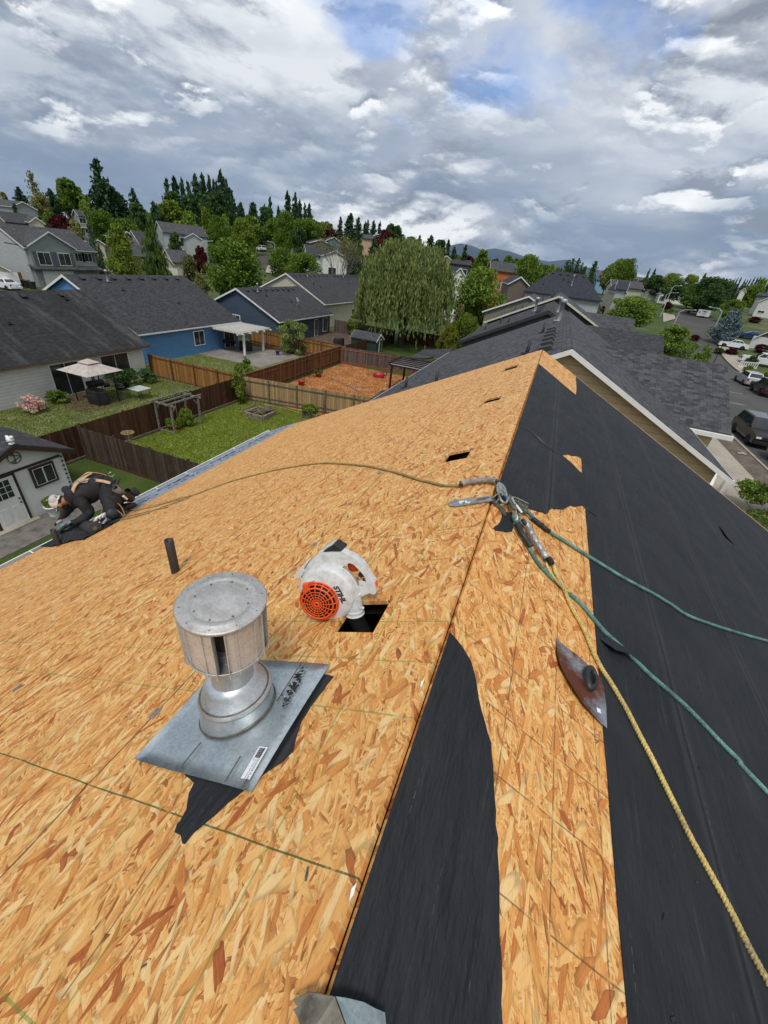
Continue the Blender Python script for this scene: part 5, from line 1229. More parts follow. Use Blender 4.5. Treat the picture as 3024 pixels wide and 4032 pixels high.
t1('oval', 'lime', 1340, 352, 165, 80, 'lime columnar tree above the long two storey grey house', v=2)
t1('oval', 'green', 1425, 410, 150, 135, 'upright green tree right of the long two storey house', v=0, hi=True)
t1('oval', 'lime', 1585, 425, 145, 130, 'bright lime oval tree near the road', v=1, hi=True)
t1('oval', 'lime', 1470, 405, 160, 70, 'small bright tree between the two oval trees', v=0)
t1('round', 'dark', 1140, 520, 128, 100, 'wispy grey green conifer before the long grey house', v=1)
t1('round', 'olive', 1228, 665, 105, 95, 'small reddish green tree in front of the street lamp', v=2)
t1('round', 'red', 1300, 610, 120, 90, 'small dark red tree left of the middle street lamp', v=1)
t1('round', 'green', 1500, 548, 82, 330, 'large dense green maple behind the slate blue house', v=2, hi=True)
t1('round', 'olive', 1310, 790, 88, 90, 'low yellow green shrub below the middle street lamp', v=0, cat='shrub', name='shrub')
# around the road
t2('oval', 'lime', 85, 258, 148, 130, 'lime tree on the left side of the climbing road', v=0, hi=True)
t2('round', 'green', 150, 245, 165, 120, 'mid green tree behind the lime tree by the road', v=2)
t2('conifer', 'conifer', 165, 165, 200, 90, 'dark conifer poking above the trees at the top of the road', v=2)
t2('round', 'dark', 235, 190, 185, 130, 'dark round evergreen above the climbing road', v=0)
t2('conifer', 'conifer', 75, 168, 195, 80, 'dark conifer above the lime tree by the road', v=0)
for i, (x, y, w_) in enumerate(((270, 130, 60), (325, 185, 50), (235, 172, 40), (385, 92, 90), (435, 100, 70), (465, 145, 60), (498, 170, 50), (527, 172, 70))):
    t2('conifer', 'conifer', x, y, 215+(i % 2)*6, w_, ORD[(2, 3, 0, 4, 5, 6, 7, 1)[i]]+' from the left of the thin dark firs above the climbing road', v=i % 3, group='thin firs past the road')
t2('poplar', 'green', 365, 205, 150, 130, 'tall columnar poplar right of the climbing road', v=0, hi=True)
t2('poplar', 'dark', 465, 330, 140, 100, 'dark columnar tree right of the poplar', v=1)
t2('round', 'green', 520, 258, 160, 180, 'broad green tree right of the poplar', v=1, hi=True)
t2('round', 'green', 290, 260, 175, 110, 'green tree left of the tall poplar', v=2)
t2('round', 'olive', 590, 290, 190, 110, 'faint olive tree behind the broad green tree', v=0)
t2('round', 'red', 655, 335, 175, 120, 'dark reddish tree by the upper street lamp', v=2)
t2('round', 'green', 345, 450, 105, 150, 'green tree behind the school crossing lamp', v=0, hi=True)
t2('round', 'green', 500, 480, 96, 200, 'spreading green tree in front of the white house', v=1, hi=True)
t2('round', 'green', 640, 285, 205, 120, 'pale green tree on the skyline past the road', v=1)
t2('conifer', 'conifer', 733, 255, 190, 50, 'slim dark fir left of the big dark conifer', v=1)
t2('conifer', 'conifer', 800, 238, 130, 150, 'big dark conifer behind the bare tree', v=0, hi=True)
t2('conifer', 'conifer', 850, 262, 140, 90, 'second dark conifer touching the big one behind the bare tree', v=2)
for i, (x, y, w_) in enumerate(((895, 290, 60), (912, 275, 40), (950, 280, 60), (990, 288, 50))):
    t2('conifer', 'conifer', x, y, 200, w_, ORD[i]+' from the left of the small firs right of the big dark conifer', v=i % 3, group='small firs on the middle skyline')
t2('round', 'red', 1020, 340, 160, 110, 'purple black tree left of the tall round green one', v=0)
t2('oval', 'dark', 1060, 298, 165, 95, 'tall rounded dark green tree on the middle skyline', v=0)
t2('oval', 'dark', 1110, 305, 165, 90, 'twin rounded dark green tree on the middle skyline, right one', v=2)
t2('conifer', 'conifer', 950, 400, 140, 75, 'short dark conifer right of the tan two storey house', v=1)
for i, (x, y, w_, mk) in enumerate(((1200, 385, 90, 'green'), (1250, 378, 60, 'conifer'), (1325, 378, 100, 'conifer'), (1385, 405, 110, 'dark'), (1440, 405, 60, 'conifer'), (1478, 450, 60, 'conifer'), (1552, 442, 60, 'conifer'))):
    t2('conifer' if mk == 'conifer' else 'round', mk, x, y, 165, w_, ORD[i]+' from the left of the trees just above the willow', v=i % 3, group='trees above the willow')
# valley to the right
r9 = random.Random(5)
for i in range(26):
    x = 150+i*44+r9.uniform(-14, 14); y = 215+x*0.085+r9.uniform(-22, 22)
    mk = r9.choice(['conifer', 'dark', 'green', 'dark', 'conifer', 'olive'])
    t3('conifer' if mk == 'conifer' else 'round', mk, x, y, 240+r9.uniform(-30, 40), r9.uniform(50, 95), 'distant tree in the belt across the valley', v=i % 3, group='distant belt of trees')
t3('conifer', 'conifer', 282, 138, 185, 55, 'sharp dark conifer above the orange house line', v=0)
t3('conifer', 'conifer', 140, 95, 170, 60, 'pointed conifer nearest the left of the valley gap', v=1)
t3('round', 'red', 300, 220, 170, 110, 'dark purple tree by the grey bungalow', v=0)
t3('round', 'green', 425, 170, 165, 130, 'green round tree behind the orange house', v=1)
t3('round', 'green', 720, 240, 150, 110, 'bright green tree right of the orange house', v=2)
t3('round', 'green', 815, 205, 120, 230, 'large loose green tree behind the big hip roof', v=0, hi=True)
t3('round', 'green', 640, 222, 190, 90, 'green tree behind the orange house roof', v=0)
for i, (x, y, w_) in enumerate(((1120, 255, 90), (1160, 245, 90), (1205, 245, 80), (1235, 280, 50), (1345, 268, 100))):
    t3('pine', 'dark', x, y, 200, w_, ORD[i]+' from the left of the windblown firs over the big hip roof', v=i % 3, group='windblown firs over the hip roof')
t3('round', 'green', 440, 305, 72, 370, 'big dense round maple right of the willow', v=0, hi=True)
t3('round', 'lime', 300, 680, 56, 190, 'bright yellow green shrub under the round maple', v=1, hi=True, lift=0.02, cat='shrub', name='shrub')
t3('round', 'yellow', 160, 770, 52, 150, 'golden leaved shrub below the maple, beside the dark fence', v=2, hi=True, lift=0.02, cat='shrub', name='shrub')
t3('round', 'olive', 240, 620, 66, 90, 'thin pale sapling beside the weathered fence under the maple', v=0)
t3('round', 'green', 1580, 240, 170, 200, 'large green tree on the right skyline', v=1, hi=True)
t3('round', 'dark', 1480, 290, 180, 110, 'dark tree left of the large skyline tree', v=2)
t4('oval', 'green', 430, 150, 168, 175, 'tall ragged green tree standing out on the right skyline', v=0, hi=True)
t4('round', 'olive', 260, 200, 175, 130, 'olive green shoulder left of the tall ragged tree', v=1)
t4('pine', 'dark', 105, 185, 190, 90, 'thin bending fir left of the right skyline group', v=0)
t4('conifer', 'dark', 595, 250, 190, 55, 'left one of two thin firs beside the coral house', v=0)
t4('conifer', 'dark', 645, 252, 190, 60, 'right one of two thin firs beside the coral house', v=1)
t4('round', 'dark', 665, 300, 180, 190, 'dark green mass behind the low cream house', v=2)
t4('round', 'lime', 830, 285, 185, 190, 'yellow green tree behind the cul de sac', v=0, hi=True)
t4('round', 'lime', 985, 290, 190, 160, 'second yellow green tree behind the cul de sac', v=1, hi=True)
t4('round', 'dark', 850, 350, 160, 180, 'dark bush tree behind the white bungalow', v=0)
t4('round', 'green', 1010, 380, 150, 160, 'mid green tree right of the white bungalow', foot=q4(1010, 610), v=2)
t4('conifer', 'dark', 1100, 290, 180, 80, 'dark slanted conifer above the big evergreen', v=2)
t4('cone', 'green', 990, 440, 130, 170, 'green young tree at the left foot of the big evergreen', foot=q4(975, 620), v=0)
t4('round', 'dark', 1225, 315, 118, 360, 'huge dark evergreen beyond the trailer', foot=q4(1200, 700), v=1, hi=True)
t4('round', 'green', 1400, 520, 118, 200, 'light green tree behind the blue spruce', foot=q4(1400, 760), v=1, hi=True)
for i in range(22):
    x = 1150+i*30+r9.uniform(-10, 10); t4('conifer', r9.choice(['conifer', 'dark']), x, 330+r9.uniform(-12, 18), 420+r9.uniform(-40, 60), r9.uniform(28, 50), 'tiny far conifer in the forest line on the right horizon', v=i % 3, group='far forest line on the right')
t4('round', 'lime', 1550, 390, 230, 170, 'yellow green tree near the right edge skyline', v=2)
t4('round', 'green', 1630, 330, 220, 110, 'dark green tree at the right edge skyline', v=1)
t4('cone', 'spruce', 1385, 610, 96, 300, 'blue spruce beside the right hand street lamp', foot=q4(1330, 940), v=0, hi=True, lift=0.03)
t4('round', 'green', 470, 490, 98, 390, 'broad green street tree behind the garage roofs', v=2, hi=True)
t4('spread', 'green', 880, 760, 72, 420, 'sprawling green street tree nearest the road', v=1, hi=True)
t4('spread', 'green', 1120, 930, 70, 130, 'low branch like tree right of the sprawling street tree', v=0)
t4('round', 'red', 1015, 845, 120, 100, 'dark red shrub on the far side of the road', foot=q4(1015, 905), v=0, lift=0.02, cat='shrub', name='shrub')
t4('round', 'dark', 1230, 965, 92, 95, 'clipped round dark bush by the far pavement', foot=q4(1228, 1020), v=2, lift=0.0, cat='shrub', name='shrub')
t4('round', 'red', 1340, 960, 94, 130, 'red leaved shrub under the blue spruce', foot=q4(1330, 1030), v=1, lift=0.0, cat='shrub', name='shrub')
t4('round', 'red', 230, 575, 95, 110, 'dark red bush beside the pale stucco house', foot=q4(230, 690), v=2, cat='shrub', name='shrub')
t4('round', 'red', 770, 545, 150, 90, 'plum coloured tree on the cul de sac island', foot=q4(775, 640), v=1)
t4('round', 'green', 800, 600, 148, 40, 'little dark shrub beside the plum tree', foot=q4(800, 660), v=0, cat='shrub', name='shrub')
t4('round', 'red', 1560, 680, 105, 130, 'dark red hedge in front of the white house at right', foot=q4(1560, 740), v=1, lift=0.0, cat='shrub', name='shrub')
t4('round', 'red', 1630, 930, 88, 140, 'dark red bush at the right edge by the tan garage', foot=q4(1640, 1020), v=2, lift=0.0, cat='shrub', name='shrub')
t4('round', 'dark', 1540, 1030, 76, 120, 'dark green shrub in front of the white pickup', foot=q4(1540, 1140), v=1, lift=0.0, cat='shrub', name='shrub')
t4('round', 'yellow', 1480, 1158, 72, 90, 'golden low shrub by the pale deck rail', foot=q4(1485, 1190), v=0, lift=0.0, cat='shrub', name='shrub')
t4('round', 'yellow', 1645, 1205, 66, 80, 'golden low shrub at the right edge above the black jeep', foot=q4(1640, 1250), v=1, lift=0.0, cat='shrub', name='shrub')
# willow
wb = G(*q2(1085, 1100)); wt = D(*q2(1160, 415), 57)
wt_ = thing('willow_tree', 'huge weeping willow with hanging pale green curtains, centre of the middle distance', 'tree', (wb.x+0.4, wb.y+1.0, 0))
rw = np.random.default_rng(4); WH = wt.z; WR = (D(*q2(1450, 750), 57)-D(*q2(790, 750), 57)).length/2; pts = []
heads = []
for k in range(270):
    a = rw.uniform(0, 2*math.pi); q = math.sqrt(rw.uniform(0, 1)); z = WH*(0.50+0.50*math.sqrt(max(0, 1-q**2.6)))*(0.88+0.14*rw.random())
    heads.append((q*WR*1.0*math.cos(a)*(0.9+.2*rw.random()), q*WR*1.0*math.sin(a)*(0.9+.2*rw.random()), z, q))
for hx, hy, hz, q in heads:
    L = hz*rw.uniform(0.35, 0.97)*(0.5+0.5*q)
    for s in range(int(8)):
        ox, oy = rw.normal(0, 0.36, 2); n = int(14+L*3.2); t = np.sort(rw.uniform(0, 1, n)); Ls_ = L*rw.uniform(0.6, 1)
        out = 1+0.06*q*np.sin(t*2)
        pts.append(np.stack([(hx+ox*(0.4+t*0.8))*out, (hy+oy*(0.4+t*0.8))*out, np.maximum(0.3, hz-Ls_*t**1.1+0.25*(1-t)*rw.normal())], 1)+rw.normal(0, .05, (n, 3)))
    pts.append(shell_pts(rw, 26, (hx, hy, hz), (0.9, 0.9, 0.5)))
P = np.concatenate(pts)
wc = bpy.data.objects.new('crown', leafmesh('crown', P, 0.17, LM['willow'], 2.6, up=(0, 0, 1.0), seed=9)); COL.objects.link(wc); wc.parent = wt_
m = MB().tube([(0, 0, -0.3), (0.1, 0, 2.2)], [0.55, 0.45], 10)
for k in range(7):
    a = k*0.9; m.tube([(0.1, 0, 2.0), (1.2*math.cos(a), 1.2*math.sin(a), 4.5), (3.2*math.cos(a), 3.2*math.sin(a), 7.5), (4.6*math.cos(a), 4.6*math.sin(a), 8.6)], [0.34, 0.24, 0.12, 0.04], 7)
m.build('trunk', M_BARK, wt_)
# bare branching tree
bt = D(*q2(745, 380), 102); bz = tz(bt.x, bt.y)
bare = thing('bare_tree', 'nearly leafless brown branching tree in front of the big dark conifer', 'tree', (bt.x, bt.y, bz))
m = MB(); rb = random.Random(3); tips = []
def grow(p, d, L, r, dep):
    q = p+d*L; m.tube([p, q], [r, r*0.65], 5)
    if dep == 0: tips.append(q); return
    for k in range(3 if dep > 2 else 3):
        nd = (d+Vector((rb.uniform(-.55, .55), rb.uniform(-.55, .55), rb.uniform(0, .3)))).normalized(); grow(q, nd, L*rb.uniform(.62, .85), r*0.6, dep-1)
BH = bt.z-bz
for k in range(5):
    a = k*1.26; grow(Vector((0, 0, BH*0.05)), Vector((0.35*math.cos(a), 0.35*math.sin(a), 1)).normalized(), BH*0.27, 0.10, 5)
m.build('branches', M_BARKG, bare)
tp = np.array([tuple(t) for t in tips]); lc = bpy.data.objects.new('leaves', leafmesh('leaves', np.concatenate([tp+RNG.normal(0, .25, tp.shape) for _ in range(3)]), 0.16, LM['olive'], 1.6, seed=3)); COL.objects.link(lc); lc.parent = bare
# shrubs and plants in the yards: crowns near the ground
def shrub(name, label, x, y, z, w_, h, mk, n=1800, leaf=0.09, kind='round', cat='shrub', v=0, stem=True, up=None, d=None):
    t = thing(name, label, cat, (x, y, z)); r = np.random.default_rng(v+5)
    P = crown(v+31, kind, n, 26)*np.array([w_, d or w_, h]); P[:, 2] = np.maximum(P[:, 2], 0.02)
    c = bpy.data.objects.new('foliage', leafmesh('foliage', P, leaf, LM[mk], 1.8, up=up, seed=v)); COL.objects.link(c); c.parent = t
    if stem:
        m = MB()
        for k in range(4):
            a = k*1.6+v; m.tube([(0, 0, -0.05), (w_*0.12*math.cos(a), w_*0.12*math.sin(a), h*0.45), (w_*0.25*math.cos(a), w_*0.25*math.sin(a), h*0.8)], [0.03*max(.5, w_/3), 0.02*max(.5, w_/3), 0.006], 5)
        m.build('stem', M_BARK, t)
    return t
shrub('tree', 'bushy light green young tree beside the patio slab', -26.3, 42.0, 0, 3.9, 3.9, 'willow', 6000, 0.13, 'oval', 'tree', 1, up=(0, 0, .6))
g_ = G(*q6(780, 290)); shrub('shrub', 'yellow green shrub between the slate blue and cream houses', -27.0, 60.5, 0, 3.4, 3.4, 'lime', 3000, 0.16, 'round', 'shrub', 2)
g_ = G(*q5(1625, 460)); shrub('shrub', 'feathery green shrub in the fence corner of the lawn', -20.2, 24.6, 0, 1.3, 3.0, 'lime', 2200, 0.09, 'poplar', 'shrub', 3)
shrub('shrub', 'leafy sapling peeping over the golden fence', -22.4, 28.0, 0, 1.8, 2.6, 'green', 1800, 0.10, 'round', 'shrub', 4)
shrub('shrub', 'dark green hedge shrub under the white house window', -28.8, 22.3, 0, 2.6, 1.6, 'dark', 3500, 0.08, 'round', 'shrub', 5)
shrub('shrub', 'low dark green shrub right of the window hedge', -28.9, 24.3, 0, 1.7, 1.1, 'dark', 1800, 0.08, 'round', 'shrub', 11)
shrub('shrub', 'small leafy green shrub against the white house wall', -29.1, 17.3, 0, 1.4, 0.9, 'green', 1500, 0.09, 'round', 'shrub', 6)
shrub('shrub', 'pink flowering shrub by the white house wall', -28.6, 15.4, 0, 1.5, 1.1, 'pink', 1500, 0.08, 'round', 'shrub', 7)
shrub('plant', 'spiky green clump at the foot of the pergola', -20.0, 19.0, 0.1, 1.1, 1.0, 'lime', 900, 0.16, 'round', 'plant', 8, False, up=(0, 0, 1.2))
shrub('plant', 'leafy plant in the small picket planter', -14.6, 25.2, 0, 1.3, 1.1, 'green', 900, 0.09, 'round', 'plant', 9, False)
shrub('plant', 'small green plant against the tan fence', -12.3, 25.9, 0, 0.8, 0.9, 'green', 500, 0.09, 'round', 'plant', 12, False)
shrub('shrub', 'low dark bush at the foot of the willow', -24.0, 57.0, 0, 2.4, 1.6, 'dark', 1800, 0.12, 'round', 'shrub', 13)
gp = G(*q72(1520, 1640)); shrub('shrub', 'white flowered climbing shrub in the lower right corner behind the roof edge', 12.6, 22.6, 1.5, 4.2, 2.4, 'green', 8000, 0.09, 'spread', 'shrub', 10)
# mountains far away, the haze of distance put into their blue green colour
def mount(name, pts, dist, col):
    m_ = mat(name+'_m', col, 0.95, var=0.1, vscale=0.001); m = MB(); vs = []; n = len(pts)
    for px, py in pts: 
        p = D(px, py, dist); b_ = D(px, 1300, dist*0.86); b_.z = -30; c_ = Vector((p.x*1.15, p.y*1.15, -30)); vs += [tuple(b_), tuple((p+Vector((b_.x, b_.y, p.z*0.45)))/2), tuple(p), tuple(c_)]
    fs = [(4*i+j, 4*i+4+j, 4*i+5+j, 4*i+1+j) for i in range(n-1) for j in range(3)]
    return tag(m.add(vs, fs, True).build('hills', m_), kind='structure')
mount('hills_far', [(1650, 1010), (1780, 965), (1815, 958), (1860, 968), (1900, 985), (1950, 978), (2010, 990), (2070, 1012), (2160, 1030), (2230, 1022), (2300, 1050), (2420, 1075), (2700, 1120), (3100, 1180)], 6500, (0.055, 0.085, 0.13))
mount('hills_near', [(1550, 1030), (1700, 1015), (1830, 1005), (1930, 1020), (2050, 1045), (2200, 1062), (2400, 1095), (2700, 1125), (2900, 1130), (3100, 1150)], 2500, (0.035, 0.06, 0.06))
for q in sorted(TL, key=lambda q: -q[1])[:12]: print('tall', q)
# ------------------------------------------------------------------ fences
def plankmat(name, c0, c1, c2, pw=0.145, stain=0.3, axis=0):
    m, nt, b = newmat(name); tc = N(nt, 'ShaderNodeTexCoord'); O = tc.outputs['Object']
    sp = N(nt, 'ShaderNodeSeparateXYZ'); nt.links.new(O, sp.inputs[0])
    u = math_(nt, 'DIVIDE', sp.outputs[axis], pw)
    wn = N(nt, 'ShaderNodeTexWhiteNoise', noise_dimensions='1D'); nt.links.new(math_(nt, 'FLOOR', u), wn.inputs['W'])
    g = noise(nt, mapping(nt, O, scale=(9, 9, 1.1) if axis != 2 else (1.1, 9, 9)), 1.5, 5, 0.7)
    f = math_(nt, 'ADD', math_(nt, 'MULTIPLY', wn.outputs['Value'], 0.35), math_(nt, 'MULTIPLY', g, 0.65))
    col = ramp(nt, f, [(0.25, c0), (0.5, c1), (0.75, c2)])
    col = mixc(nt, ramp(nt, noise(nt, O, 1.1, 5, 0.7), [(0.55, 0.0), (0.75, stain)]), col, (0.20, 0.185, 0.165))
    fr = math_(nt, 'ABSOLUTE', math_(nt, 'SUBTRACT', math_(nt, 'FRACT', u), 0.5))
    col = mixc(nt, ramp(nt, fr, [(0.455, 0.0), (0.485, 0.9)]), col, (0.008, 0.006, 0.005))
    nt.links.new(col, b.inputs['Base Color']); b.inputs['Roughness'].default_value = 0.85; b.inputs['Specular IOR Level'].default_value = 0.2
    bn = N(nt, 'ShaderNodeBump'); bn.inputs['Strength'].default_value = 0.6; bn.inputs['Distance'].default_value = 0.012; bn.invert = True
    nt.links.new(fr, bn.inputs['Height']); nt.links.new(bn.outputs[0], b.inputs['Normal']); return m
PK_DBROWN = plankmat('planks_dark_brown', (0.035, 0.018, 0.010), (0.075, 0.034, 0.018), (0.13, 0.065, 0.035), stain=0.25)
PK_BROWN = plankmat('planks_cedar_brown', (0.075, 0.032, 0.012), (0.15, 0.066, 0.024), (0.24, 0.12, 0.045), stain=0.15)
PK_GOLD = plankmat('planks_golden', (0.17, 0.075, 0.020), (0.30, 0.14, 0.040), (0.42, 0.23, 0.08), stain=0.15)
PK_TAN = plankmat('planks_tan', (0.23, 0.15, 0.070), (0.37, 0.25, 0.12), (0.50, 0.37, 0.20), stain=0.45)
PK_GREY = plankmat('planks_weathered', (0.055, 0.045, 0.040), (0.11, 0.085, 0.072), (0.19, 0.15, 0.13), stain=0.3)
PK_DARK = plankmat('planks_dark_grey', (0.030, 0.020, 0.014), (0.060, 0.042, 0.030), (0.11, 0.082, 0.062), stain=0.2)
PK_SLAT = plankmat('planks_slats', (0.13, 0.08, 0.06), (0.24, 0.16, 0.12), (0.36, 0.27, 0.21), pw=0.16, axis=2, stain=0.2)
W_DB = mat('wood_dark_brown', (0.06, 0.03, 0.016), 0.85, var=0.3, vscale=8); W_BR = mat('wood_cedar', (0.14, 0.062, 0.026), 0.8, var=0.3, vscale=8)
W_OR = mat('wood_orange_rail', (0.26, 0.095, 0.045), 0.8, var=0.25, vscale=8); W_GR = mat('wood_weathered', (0.20, 0.18, 0.155), 0.85, var=0.3, vscale=8); W_TN = mat('wood_tan', (0.13, 0.095, 0.065), 0.85, var=0.3, vscale=6)
def fence(label, a, b_, h, pm, wm, z=0.0, dog=True, posts=2.4, side=1, rails=(0.35, 1.45), group=None, cap=False, base=True, pw=0.145, postup=0.02, cat='fence'):
    L = math.hypot(b_[0]-a[0], b_[1]-a[1]); ang = math.atan2(b_[1]-a[1], b_[0]-a[0]); r = random.Random(int(L*100))
    t = thing('fence', label, cat, (a[0], a[1], z), ang, group); poly = [(0, 0.04), (L, 0.04)]; n = int(L/pw); top = []
    for k in range(n):
        x0 = k*pw; hh = h+r.uniform(-.008, .008)
        top += [(x0+0.004, hh-0.035), (x0+0.03, hh), (x0+pw-0.03, hh), (x0+pw-0.004, hh-0.035)] if dog else [(x0+0.002, hh), (x0+pw-0.002, hh)]
    poly += top[::-1]
    MX = Matrix(((1, 0, 0), (0, 0, -1), (0, 1, 0)))
    MB().prism(poly, -0.01, 0.01, MX).build('pickets', pm, t)
    k = 0; npst = max(1, round(L/posts))
    for k in range(npst+1):
        x = min(L-0.05, max(0.05, L*k/npst)); MB().bb((x-0.045, side*0.052 if side > 0 else -0.142, 0), (x+0.045, 0.142 if side > 0 else -0.052, h+postup)).build('post', wm, t)
    for zz in rails: MB().bb((0, side*0.012, zz), (L, side*0.050, zz+0.09)).build('rail', wm, t)
    if cap: MB().bb((0, -0.06, h+0.005), (L, 0.07, h+0.04)).build('cap_rail', wm, t)
    if base: MB().bb((0, -0.03, 0.0), (L, -0.012, 0.14)).build('kick_board', wm, t)
    return t
fence('long dark brown dog eared fence behind the disc golf basket and pergola', (-20.85, 3.0), (-20.85, 25.6), 1.75, PK_DBROWN, W_DB, side=1, base=False)
MB().bb((-20.80, 3.0, 0.0), (-20.70, 25.5, 0.14)).build('edging_timber', W_TN)
tag(bpy.data.objects['edging_timber'], 'grey timber edging along the foot of the dark brown fence', 'edging')
fence('tall cedar brown fence with posts and cap rail along the wood chip yard', (-20.85, 26.0), (-20.85, 42.5), 1.8, PK_BROWN, W_BR, side=-1, dog=False, cap=True)
fence('tan weathered fence with brown posts between the lawn and the wood chip yard', (-20.8, 25.6), (-7.6, 27.9), 1.8, PK_TAN, W_TN, side=-1, postup=0.0)
fence('weathered grey fence with reddish rails at the back of the wood chip yard', (-20.7, 42.5), (-12.3, 44.2), 1.75, PK_GREY, W_OR, side=-1, rails=(0.15, 1.45))
fence('golden new fence from the white house corner', (-30.2, 25.9), (-20.95, 25.9), 1.75, PK_GOLD, W_BR, side=-1, dog=False, rails=(1.55,))
fence('golden brown fence behind the white patio cover', (-33.2, 43.0), (-20.95, 42.8), 1.8, PK_GOLD, W_BR, side=-1, dog=False, cap=True)
fence('dark grey board fence running from the shed corner towards our house', (-20.7, 12.75), (-6.9, 12.75), 1.75, PK_DARK, W_DB, side=1)
fence('weathered grey fence beside the slate blue house', (-30.8, 60.2), (-20.9, 60.0), 1.8, PK_GREY, W_TN, side=1)
fence('dark brown fence in the willow shade', (-20.85, 44.0), (-20.85, 60.0), 1.75, PK_DBROWN, W_DB, side=1)
fence('very dark fence behind the willow trunk', (-20.5, 62.0), (-8.0, 62.4), 1.8, PK_DBROWN, W_DB, side=1)
gz = G(*q2(1480, 905)); fence('tall weathered fence in the gap between willow and maple', (gz.x-4, gz.y-1), (gz.x+3, gz.y+1), 3.4, PK_GREY, W_TN, z=tz(gz.x, gz.y)-0.2)
fence('low pale horizontal slat fence right of the weathered fence', (-12.3, 44.4), (-7.5, 45.3), 1.3, PK_SLAT, W_TN, dog=False, pw=0.5, base=False)
gz = G(*q1(115, 860)); fence('short brown gate fence beside the white gabled garage', (gz.x-1, gz.y-1), (gz.x+0.5, gz.y+1.6), 1.7, PK_BROWN, W_BR, z=gz.z)
# ------------------------------------------------------------------ garden shed at the left edge
pk, ev = X_(51, 1749, -17.15), X_(293, 1768, -17.15)
sp_ = (pk.z-ev.z)/(ev.y-pk.y); XS = ev.y-pk.y
M_SHW = mat('shed_panel_white', (0.74, 0.755, 0.74), 0.65, var=0.05, vscale=1.5); M_BRT = mat('shed_brown_trim', (0.045, 0.026, 0.020), 0.6)
SH_SHED = shx(SH_CHAR, 'shingle_shed')
shed = gable_house('shed', 'white panelled garden shed with brown trim, at the left edge below the brown fence', -19.2, pk.y, math.pi/2, 2*(XS-0.35), 3.5, 0, pk.z-XS*sp_, sp_, M_SHW, SH_CHAR, oh=0.35, rake=0.3, fascia=M_BRT, gut=False)
shed['category'] = 'shed'
fy = -1.75
wc_ = X_(172, 1867, -17.45); wy = wc_.y-pk.y
window(shed, (wy, fy-0.02, wc_.z), 0, 0.70, 0.66, frame=M_BRT, trim=0.11); 
f_ = shed.children[-1]; MB().box((0, -0.036, 0), (0.74, 0.01, 0.70)).build('white_sash', M_TRIM, f_); MB().box((-0.175, -0.045, 0), (0.29, 0.01, 0.56)).build('pane', M_GLASS, f_); MB().box((0.175, -0.045, 0), (0.29, 0.01, 0.56)).build('pane', M_GLASS, f_)
d0 = X_(127, 2050, -17.45); d1 = X_(12, 2108, -17.45); dw = 0.95; dy = d0.y-pk.y-0.06-dw/2
dr_ = MB().box((0, 0, 0), (dw+0.2, 0.05, 2.15)).build('door', M_BRT, shed, loc=(dy, fy-0.03, 1.10))
MB().box((0, -0.032, -0.02), (dw, 0.02, 2.0)).build('door_leaf', M_WHITE, dr_)
for x in (-1, 0, 1):
    for z in (0, 1, 2): MB().box((x*0.21, -0.046, 0.28+z*0.25), (0.18, 0.006, 0.22)).build('pane', M_GLASS, dr_)
for x in (-0.22, 0.22): MB().box((x, -0.047, -0.52), (0.30, 0.012, 0.62)).build('door_panel', M_SHW, dr_)
for z in (-0.05, 0.12): MB().ball((0.40, -0.065, z-0.1), 0.035).build('door_handle', M_BLACK, dr_)
MB().box((0, -0.12, -1.04), (dw+0.5, 0.3, 0.1)).build('door_step', M_CONC, dr_)
MB().bar((-XS+0.5, fy-0.03, ev.z-0.18), (XS-0.5, fy-0.03, ev.z-0.18), 0.02, 0.10).build('trim_band', M_BRT, shed)
er = MB().tube([(0.22*math.cos(a), -0.02, 0.22*math.sin(a)) for a in [k*math.pi/12 for k in range(24)]], 0.014, 6, closed=True)
er.tube([(0.16*math.cos(a)*math.cos(3*a)*1.2, -0.02, 0.17*math.sin(a)) for a in [k*math.pi/16 for k in range(33)]], 0.012, 5); er.bar((0, -0.02, -0.2), (0, -0.02, 0.2), 0.02)
er.build('round_emblem', M_BLACK, shed, loc=(0.0, fy-0.02, pk.z-0.62))
bd = MB().ball((0, 0, 0.10), (0.11, 0.17, 0.10), 12, 8).ball((0, -0.12, 0.20), 0.07, 10, 6).lathe([(0.10, -0.06), (0.03, -0.02), (0.03, 0.03), (0.12, 0.06)], 12).ball((0, 0.13, 0.17), (0.05, 0.08, 0.05)).build('rooftop_ornament', M_TRIM, shed, loc=(0.02, fy-0.2, pk.z+0.06))
ch = thing('rain_chain', 'dark cupped rain chain hanging at the shed corner', 'rain chain', (-17.42, ev.y-0.45, 2.0))
for k in range(8): MB().lathe([(0.02, 0.0), (0.055, 0.05), (0.01, 0.055)], 8).tube([(0, 0, -0.14), (0, 0, 0.02)], 0.006, 4).build('cup', M_BLACK, ch, loc=(0, 0, 0.1-0.2*k))
flat('paving', rect(-17.4, 2.0, -15.9, 10.8), 0.045, mat('paving_stone', (0.16, 0.145, 0.13), 0.9, var=0.25, vscale=3), th=0.04)
pot = thing('planter', 'white tapered planter with a leafy green plant beside the shed door', 'planter', (-17.0, 8.55, 0.05))
MB().lathe([(0.17, 0), (0.25, 0.40), (0.275, 0.41), (0.275, 0.47), (0.24, 0.47), (0.22, 0.42), (1e-3, 0.42)], 24).build('pot', M_WHITE, pot)
r = np.random.default_rng(8); P = shell_pts(r, 500, (0, 0, 0.62), (0.28, 0.28, 0.22)); o = bpy.data.objects.new('foliage', leafmesh('foliage', P, 0.05, LM['lime'], 2.0, up=(0, 0, .8))); COL.objects.link(o); o.parent = pot
